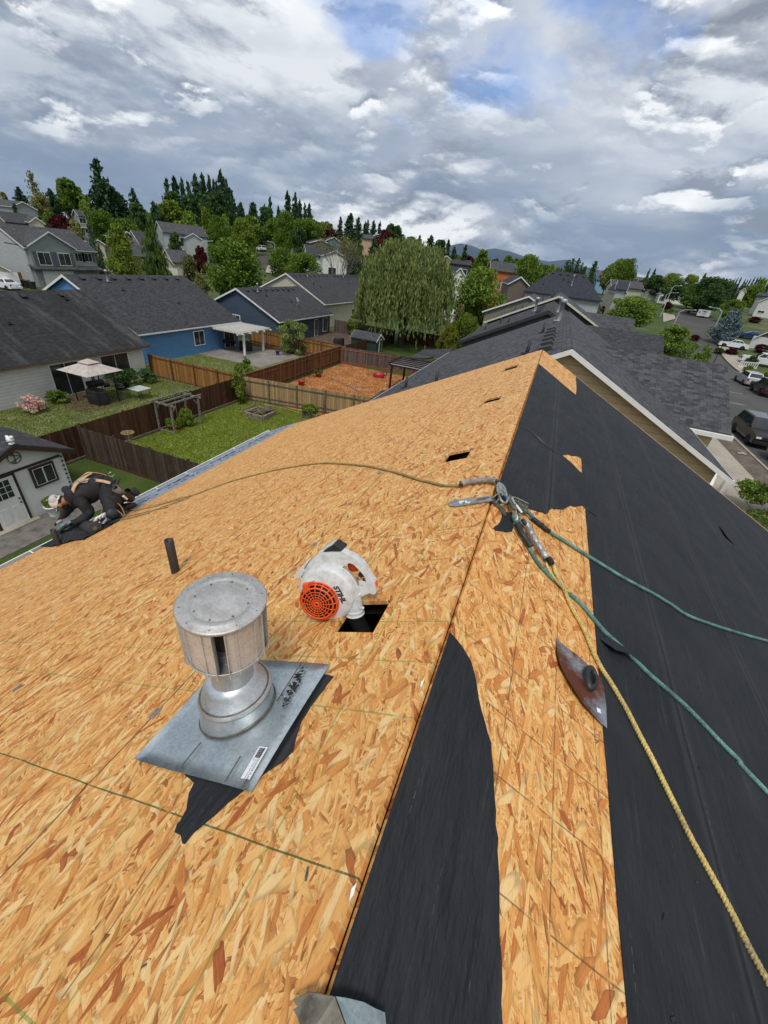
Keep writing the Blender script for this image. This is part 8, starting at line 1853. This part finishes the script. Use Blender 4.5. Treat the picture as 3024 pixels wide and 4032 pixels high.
# ------------------------------------------------------------------ the roofer, on knees and hands at the eave
def PD(u, v, d): return D(*zp(u, v), d)
org = Lw(6.35, 3.75, 0.0)
per = thing('person', 'roofer in black with white cap, tan harness and tool belt, kneeling at the eave', 'person', org)
J = {}; E_ = []; RADS = {}
def j(n, u, v, d, r_, parent=None):
    J[n] = PD(u, v, d); RADS[n] = r_
    if parent: E_.append((parent, n))
j('pelvis', 1020, 420, 7.22, .235); j('waist', 900, 360, 7.26, .235, 'pelvis'); j('mid', 780, 365, 7.30, .255, 'waist'); j('chest', 670, 410, 7.33, .250, 'mid'); j('neckb', 560, 470, 7.36, .14, 'chest'); j('neck', 500, 510, 7.38, .062, 'neckb'); j('head', 425, 540, 7.40, .098, 'neck'); j('crown', 365, 530, 7.42, .085, 'head')
j('shR', 640, 500, 7.12, .120, 'chest'); j('elR', 770, 675, 7.00, .085, 'shR'); j('foR', 650, 755, 7.02, .068, 'elR'); j('wrR', 520, 800, 7.08, .034, 'foR'); j('paR', 462, 832, 7.10, .036, 'wrR')
j('shL', 560, 500, 7.58, .11, 'chest'); j('elL', 500, 650, 7.66, .078, 'shL'); j('wrL', 425, 722, 7.66, .034, 'elL'); j('paL', 392, 752, 7.68, .036, 'wrL')
j('hipR', 1030, 480, 7.06, .165, 'pelvis'); j('knR', 1000, 665, 6.86, .095, 'hipR'); j('caR', 1110, 640, 7.02, .080, 'knR'); j('anR', 1195, 590, 7.16, .048, 'caR'); j('toR', 1255, 575, 7.26, .045, 'anR')
j('hipL', 1080, 440, 7.40, .16, 'pelvis'); j('knL', 1010, 590, 7.42, .09, 'hipL'); j('caL', 1140, 520, 7.50, .064, 'knL'); j('anL', 1235, 440, 7.60, .048, 'caL'); j('toL', 1275, 400, 7.66, .045, 'anL')
def fingers(side, base, dirn, acr, dn):
    for k, (o, L) in enumerate(((-.030, .050), (-.011, .068), (.010, .072), (.030, .060))):
        b0 = base+acr*o+dirn*.035; J[side+'f%d' % k] = b0; RADS[side+'f%d' % k] = .012; J[side+'g%d' % k] = b0+dirn*L*.6+dn*.008; RADS[side+'g%d' % k] = .0105; J[side+'h%d' % k] = b0+dirn*L+dn*.03; RADS[side+'h%d' % k] = .009
        E_.extend([('pa'+side, side+'f%d' % k), (side+'f%d' % k, side+'g%d' % k), (side+'g%d' % k, side+'h%d' % k)])
    J[side+'t0'] = base+acr*.045-dirn*.01; RADS[side+'t0'] = .012; J[side+'t1'] = base+acr*.07+dirn*.03+dn*.01; RADS[side+'t1'] = .010; E_.extend([('pa'+side, side+'t0'), (side+'t0', side+'t1')])
dR = (J['paR']-J['wrR']).normalized(); dL = (J['paL']-J['wrL']).normalized(); upv = Vector((0, 0, 1))
fingers('R', J['paR'], dR, dR.cross(upv).normalized(), -upv); fingers('L', J['paL'], dL, dL.cross(upv).normalized(), -upv)
names = list(J); me = bpy.data.meshes.new('body'); me.from_pydata([J[n]-org for n in names], [(names.index(a), names.index(b_)) for a, b_ in E_], []); me.update()
bo = bpy.data.objects.new('body', me); COL.objects.link(bo); sk = bo.modifiers.new('skin', 'SKIN')
for i, n in enumerate(names): me.skin_vertices[0].data[i].radius = (RADS[n], RADS[n]); me.skin_vertices[0].data[i].use_root = (n == 'pelvis')
ss = bo.modifiers.new('sub', 'SUBSURF'); ss.levels = 2; ss.render_levels = 2
dg = bpy.context.evaluated_depsgraph_get(); bme = bpy.data.meshes.new_from_object(bo.evaluated_get(dg)); bpy.data.objects.remove(bo)
bo = bpy.data.objects.new('body', bme); COL.objects.link(bo); bo.parent = per; bme.materials.clear()
M_CLOTH = mat('black_clothes', (0.013, 0.014, 0.019), 0.8, var=.35, vscale=9, bump=.9, bscale=11); M_SKIN = mat('skin', (0.42, 0.19, 0.12), 0.55, var=.08); M_GLOVE = mat('work_glove', (0.02, 0.022, 0.026), 0.7, var=.3, vscale=40)
for m_ in (M_CLOTH, M_SKIN, M_GLOVE): bme.materials.append(m_)
for p in bme.polygons:
    p.use_smooth = True; c = p.center+org
    if (c-J['head']).length < .135 and (c-J['neckb']).length > .09: p.material_index = 1
    elif min((c-J['paR']).length, (c-J['paL']).length) < .125: p.material_index = 2
tx_ = bpy.data.textures.new('cloth_folds', 'CLOUDS'); tx_.noise_scale = 0.11; tx_.noise_depth = 2; dsp = bo.modifiers.new('folds', 'DISPLACE'); dsp.texture = tx_; dsp.strength = 0.045; dsp.mid_level = 0.5; dsp.texture_coords = 'LOCAL'
# head frame: crown points to the left of the picture, face looks down at the work
hu = (J['crown']-J['head']).normalized(); hf = (Vector((0, 0, -1))-hu*hu.dot(Vector((0, 0, -1)))).normalized(); hr = hf.cross(hu); HC = J['head']+hu*.035
MH = Matrix((hr, hf, hu)).transposed()
def pc_(m, name, mt, lab=None, bevel=0): return wchild(m, name, mt, per, lab, bevel)
def hm(m_): # head local -> world
    m_.v = [tuple(HC+MH @ Vector(p)) for p in m_.v]; return m_
M_CAP = mat('cap_white', (0.72, 0.68, 0.66), 0.8, var=.06, vscale=20, bump=.4, bscale=160); M_CAPM = mat('cap_mesh', (0.50, 0.46, 0.47), 0.85, var=.1, vscale=120)
pr_ = [(.104*math.cos(a), .02+.105*math.sin(a)) for a in [math.pi/2*k/8 for k in range(8)]]+[(1e-3, .126)]
cap = pc_(hm(MB().lathe([(.105, -.005)]+pr_, 24, Matrix.Diagonal((.95, 1.10, 1)))), 'cap', M_CAP, 'white trucker cap')
bw_ = MB(); nb = 14; vs = []
for i in range(nb+1):
    a = math.pi*(i/nb); x = .090*math.cos(a); vs += [(x, .075+.02*math.sin(a), .012), (x*.95, .095+.085*math.sin(a)**.7, -.002-.012*(1-abs(math.cos(a))))]
vs += [(x, y, z-.006) for x, y, z in vs]; K = 2*(nb+1)
fs = [(2*i, 2*i+1, 2*i+3, 2*i+2) for i in range(nb)]+[(K+2*i+2, K+2*i+3, K+2*i+1, K+2*i) for i in range(nb)]+[(2*i+1, K+2*i+1, K+2*i+3, 2*i+3) for i in range(nb)]
pc_(hm(bw_.add(vs, fs, True)), 'cap_brim', M_CAP)
pc_(hm(MB().ball((0, -.035, .048), (.092, .085, .085), 16, 10)), 'cap_mesh_back', M_CAPM)
pc_(hm(MB().ball((0, 0, .148), .009)), 'cap_button', M_CAP)
pc_(hm(MB().tube([(.04*math.cos(a), -.112, .025+.035*math.sin(a)) for a in [math.pi*k/8 for k in range(9)]], .006, 5)), 'cap_opening', M_CLOTH)
for s_ in (-1, 1): pc_(hm(MB().ball((s_*.092, 0, -.035), (.014, .026, .036), 10, 8)), 'ear', M_SKIN)
pc_(hm(MB().ball((0, .112, -.055), (.016, .022, .026), 10, 8)), 'nose', M_SKIN)
for s_ in (-1, 1): pc_(hm(MB().ball((s_*.034, .092, -.022), .012, 8, 6)), 'eye', M_WHITE)
pc_(hm(MB().tube([(-.028, .098, -.092), (0, .106, -.095), (.028, .098, -.092)], .006, 6)), 'mouth', mat('lips', (0.30, 0.10, 0.08), .6))
M_HAIR = mat('dark_hair', (0.012, 0.009, 0.008), 0.9, bump=1, bscale=200)
pc_(hm(MB().ball((0, .045, -.100), (.070, .062, .050), 14, 8)), 'beard', M_HAIR); pc_(hm(MB().ball((0, -.050, -.015), (.090, .062, .062), 14, 8)), 'hair', M_HAIR)
# hood bunched at the neck
pc_(MB().tube(smooth_path([PD(*p) for p in ((470, 380, 7.42), (520, 410, 7.2), (560, 500, 7.15), (555, 560, 7.25))], 5), [.05, .06, .065, .07, .07, .07, .07, .07, .065, .065, .06, .06, .055, .05, .045, .04], 10), 'hood', M_CLOTH)
# harness
M_HARN = mat('harness_tan', (0.55, 0.36, 0.22), 0.8, var=.15, vscale=20)
def strap(pts, w_, mt=None, name='harness_strap', h=.012):
    P = smooth_path([PD(*p) for p in pts], 6); m = MB(); c0 = J['mid']
    for a, b_ in zip(P, P[1:]): pass
    vs = []; n = len(P)
    for i, p in enumerate(P):
        t = (P[min(i+1, n-1)]-P[max(i-1, 0)]).normalized(); ax = J['waist'].lerp(J['chest'], max(0, min(1, (p-J['waist']).dot(J['chest']-J['waist'])/(J['chest']-J['waist']).length_squared))); o_ = (p-ax); o_ = (o_-t*o_.dot(t)).normalized(); sd_ = t.cross(o_)
        vs += [p-sd_*w_/2, p+sd_*w_/2, p+sd_*w_/2+o_*h, p-sd_*w_/2+o_*h]
    fs = [(3, 2, 1, 0), tuple(4*(n-1)+q for q in (0, 1, 2, 3))]+[(4*i+q, 4*i+(q+1) % 4, 4*i+4+(q+1) % 4, 4*i+4+q) for i in range(n-1) for q in range(4)]
    return pc_(m.add(vs, fs, True), name, mt or M_HARN)
strap(((560, 420, 7.14), (590, 340, 7.16), (650, 290, 7.20), (760, 272, 7.22), (900, 285, 7.14), (1010, 310, 7.07)), .05)
strap(((560, 330, 7.40), (640, 262, 7.38), (740, 190, 7.34), (860, 195, 7.36), (960, 225, 7.38)), .05)
strap(((640, 290, 7.24), (720, 230, 7.30), (790, 190, 7.32)), .07); strap(((560, 430, 7.14), (575, 380, 7.18), (600, 330, 7.20)), .045)
pc_(MB().tube([PD(685+55*math.cos(a), 285+16*math.sin(a), 7.16) for a in [2*math.pi*k/16 for k in range(16)]], .008, 6, closed=True), 'd_ring', M_STEEL)
pc_(MB().tube([PD(1020+32*math.cos(a), 205+26*math.sin(a), 7.25) for a in [2*math.pi*k/16 for k in range(13)]], .007, 6), 'hanger_loop', M_STEEL)
# tool belt and pouches
M_LEA = mat('black_leather', (0.016, 0.014, 0.013), .5, var=.3, vscale=20); M_SUED = mat('grey_suede', (0.17, 0.15, 0.14), .9)
bl_ = MB(); bc_ = PD(1010, 400, 7.23); ax_ = (J['waist']-J['pelvis']).normalized(); u_ = ax_.cross(Vector((0, 0, 1))).normalized(); v_ = ax_.cross(u_)
pc_(MB().tube([bc_+(u_*math.cos(a)+v_*math.sin(a))*.225 for a in [2*math.pi*k/28 for k in range(28)]], .028, 8, closed=True), 'tool_belt', M_LEA)
def pouch(u, v, d, sx_, sy_, sz_, rot=0.4, mt=None, hole=True):
    c = PD(u, v, d); M3 = Matrix.Rotation(rot, 3, 'X') @ Matrix.Rotation(.3, 3, 'Z')
    m = MB().lathe([(.9, -1), (1.0, -.5), (1.02, 1.0), (.90, 1.0), (.86, .2), (1e-3, .15)], 12, M3 @ Matrix.Diagonal((sx_, sy_, sz_)), True, c); return pc_(m, 'tool_pouch', mt or M_LEA)
pouch(1100, 400, 7.06, .075, .055, .10, .5, M_SUED); pouch(1150, 450, 7.10, .085, .065, .11, .7); pouch(1200, 480, 7.2, .08, .07, .11, .9); pouch(1270, 420, 7.42, .075, .065, .10, 1.0); pouch(1050, 500, 6.98, .07, .05, .10, .3)
pc_(MB().box(PD(1178, 478, 7.02), (.05, .03, .10), Matrix.Rotation(.5, 3, 'X')), 'paper_tag', M_WHITE)
pc_(MB().lathe([(.085, -.05), (.098, -.01), (.092, .03), (.06, .055), (1e-3, .06)], 16, Matrix.Rotation(rad(70), 3, 'Y') @ Matrix.Rotation(rad(20), 3, 'X'), True, PD(1035, 672, 6.82)), 'knee_pad', mat('knee_pad', (0.022, 0.023, 0.028), .6))
for (a, b_) in (('anR', 'toR'), ('anL', 'toL')): pc_(MB().tube([J[a]+(J[a]-J[b_])*.4+Vector((0, 0, .02)), J[a], J[b_], J[b_]+(J[b_]-J[a])*.7], [.056, .062, .055, .042], 10), 'boot', M_LEA)
for (u, v, d) in ((438, 815, 7.03), (522, 780, 7.02)): pc_(MB().box(PD(u, v, d), (.028, .035, .045), Matrix.Rotation(.6, 3, 'Y')), 'glove_patch', mat('glove_blue', (0.10, 0.36, 0.50), .6))
pc_(MB().ball(PD(405, 768, 7.60), (.03, .055, .032)), 'grey_glove_palm', mat('glove_grey', (0.38, 0.37, 0.37), .8))
# felt roll being laid, crumpled sheet, coil of rope
rl = thing('felt_roll', 'roll of black felt with a crumpled loose end under the roofer, beside the eave pipe', 'felt roll', Lw(6.3, 3.2, 0.1))
r0, r1 = PD(828, 846, 6.52), PD(640, 800, 7.5); 
ax0 = (r1-r0).normalized(); M3 = ax0.to_track_quat('Z', 'Y').to_matrix()
wchild(MB().lathe([(.030, -.001), (.090, -.001), (.100, .006), (.104, .02), (.100, (r1-r0).length*.75), (.02, (r1-r0).length*.75)], 30, M3, True, r0), 'roll', mat('felt_roll_end', (0.035, 0.032, 0.033), .8, var=.3, vscale=60), rl)
wchild(MB().lathe([(.026, -.003), (.031, -.003), (.031, .1), (.026, .1)], 18, M3, True, r0), 'core', W_TN, rl)
cr = MB(); ns, ny = 46, 30; vs = []
rr_ = np.random.default_rng(2); ph = rr_.uniform(0, 6, 8)
for i in range(ns+1):
    for k in range(ny+1):
        u, v = i/ns, k/ny; s = 6.15+1.62*u; y = 3.02+.18*u*0+(.75-.35*u)*v+.04*math.sin(u*9)
        h = .02+.10*math.exp(-((u-.45)/.22)**2)*(math.sin(v*math.pi))**.7*(1.2+.7*math.sin(u*17+v*6+ph[0])+.4*math.sin(v*14-u*9+ph[1]))+.012*math.sin(u*31+v*23)
        vs.append(tuple(Lw(s, y, max(.012, h))))
cr.add(vs, [(i*(ny+1)+k, i*(ny+1)+k+1, (i+1)*(ny+1)+k+1, (i+1)*(ny+1)+k) for i in range(ns) for k in range(ny)], True)
o = wchild(cr, 'loose_sheet', M_FELT, rl); sdm = o.modifiers.new('thick', 'SOLIDIFY'); sdm.thickness = .004
lp = [PD(*p) for p in ((900, 690, 6.95), (915, 610, 6.95), (960, 555, 6.95), (1040, 532, 6.93), (1110, 560, 6.90), (1155, 620, 6.86), (1180, 690, 6.80), (1190, 722, 6.76))]+[Lp(*zp(*p), .015) for p in ((1250, 706), (1400, 668), (1560, 630), (1700, 600))]
rope('rope', 'tan rope loop standing up around the roofer knee', lp, .0095, .034, R_TAN)
rope('rope', 'second smaller tan rope loop on the roofer knee pad', [PD(*p) for p in ((950, 690, 6.9), (940, 640, 6.9), (975, 605, 6.9), (1050, 612, 6.84), (1120, 655, 6.80), (1165, 700, 6.76), (1200, 722, 6.74))], .009, .034, R_TAN)
rope('rope', 'tan rope end trailing in front of the roofer knee to the felt roll', [Lp(*zp(*p), .014) for p in ((880, 790), (960, 782), (1050, 770), (1120, 745), (1200, 728), (1330, 705), (1480, 668))], .0095, .034, R_TAN)
ln = thing('lanyard_pack', 'black and white lanyard pack lying beside the felt roll', 'lanyard', Lp(*zp(880, 775), .03))
for k, (u, v, w_, c) in enumerate(((820, 775, .035, M_WHITE), (850, 755, .03, M_BLACK), (885, 770, .04, M_WHITE), (915, 745, .035, M_BLACK), (935, 760, .035, M_WHITE), (850, 728, .025, M_WHITE), (895, 702, .02, M_WHITE), (930, 690, .015, M_WHITE))): wchild(MB().box(PD(u, v, 6.66+.002*k), (w_, .10, .03), Matrix.Rotation(.5, 3, 'Z')), 'webbing', c, ln)
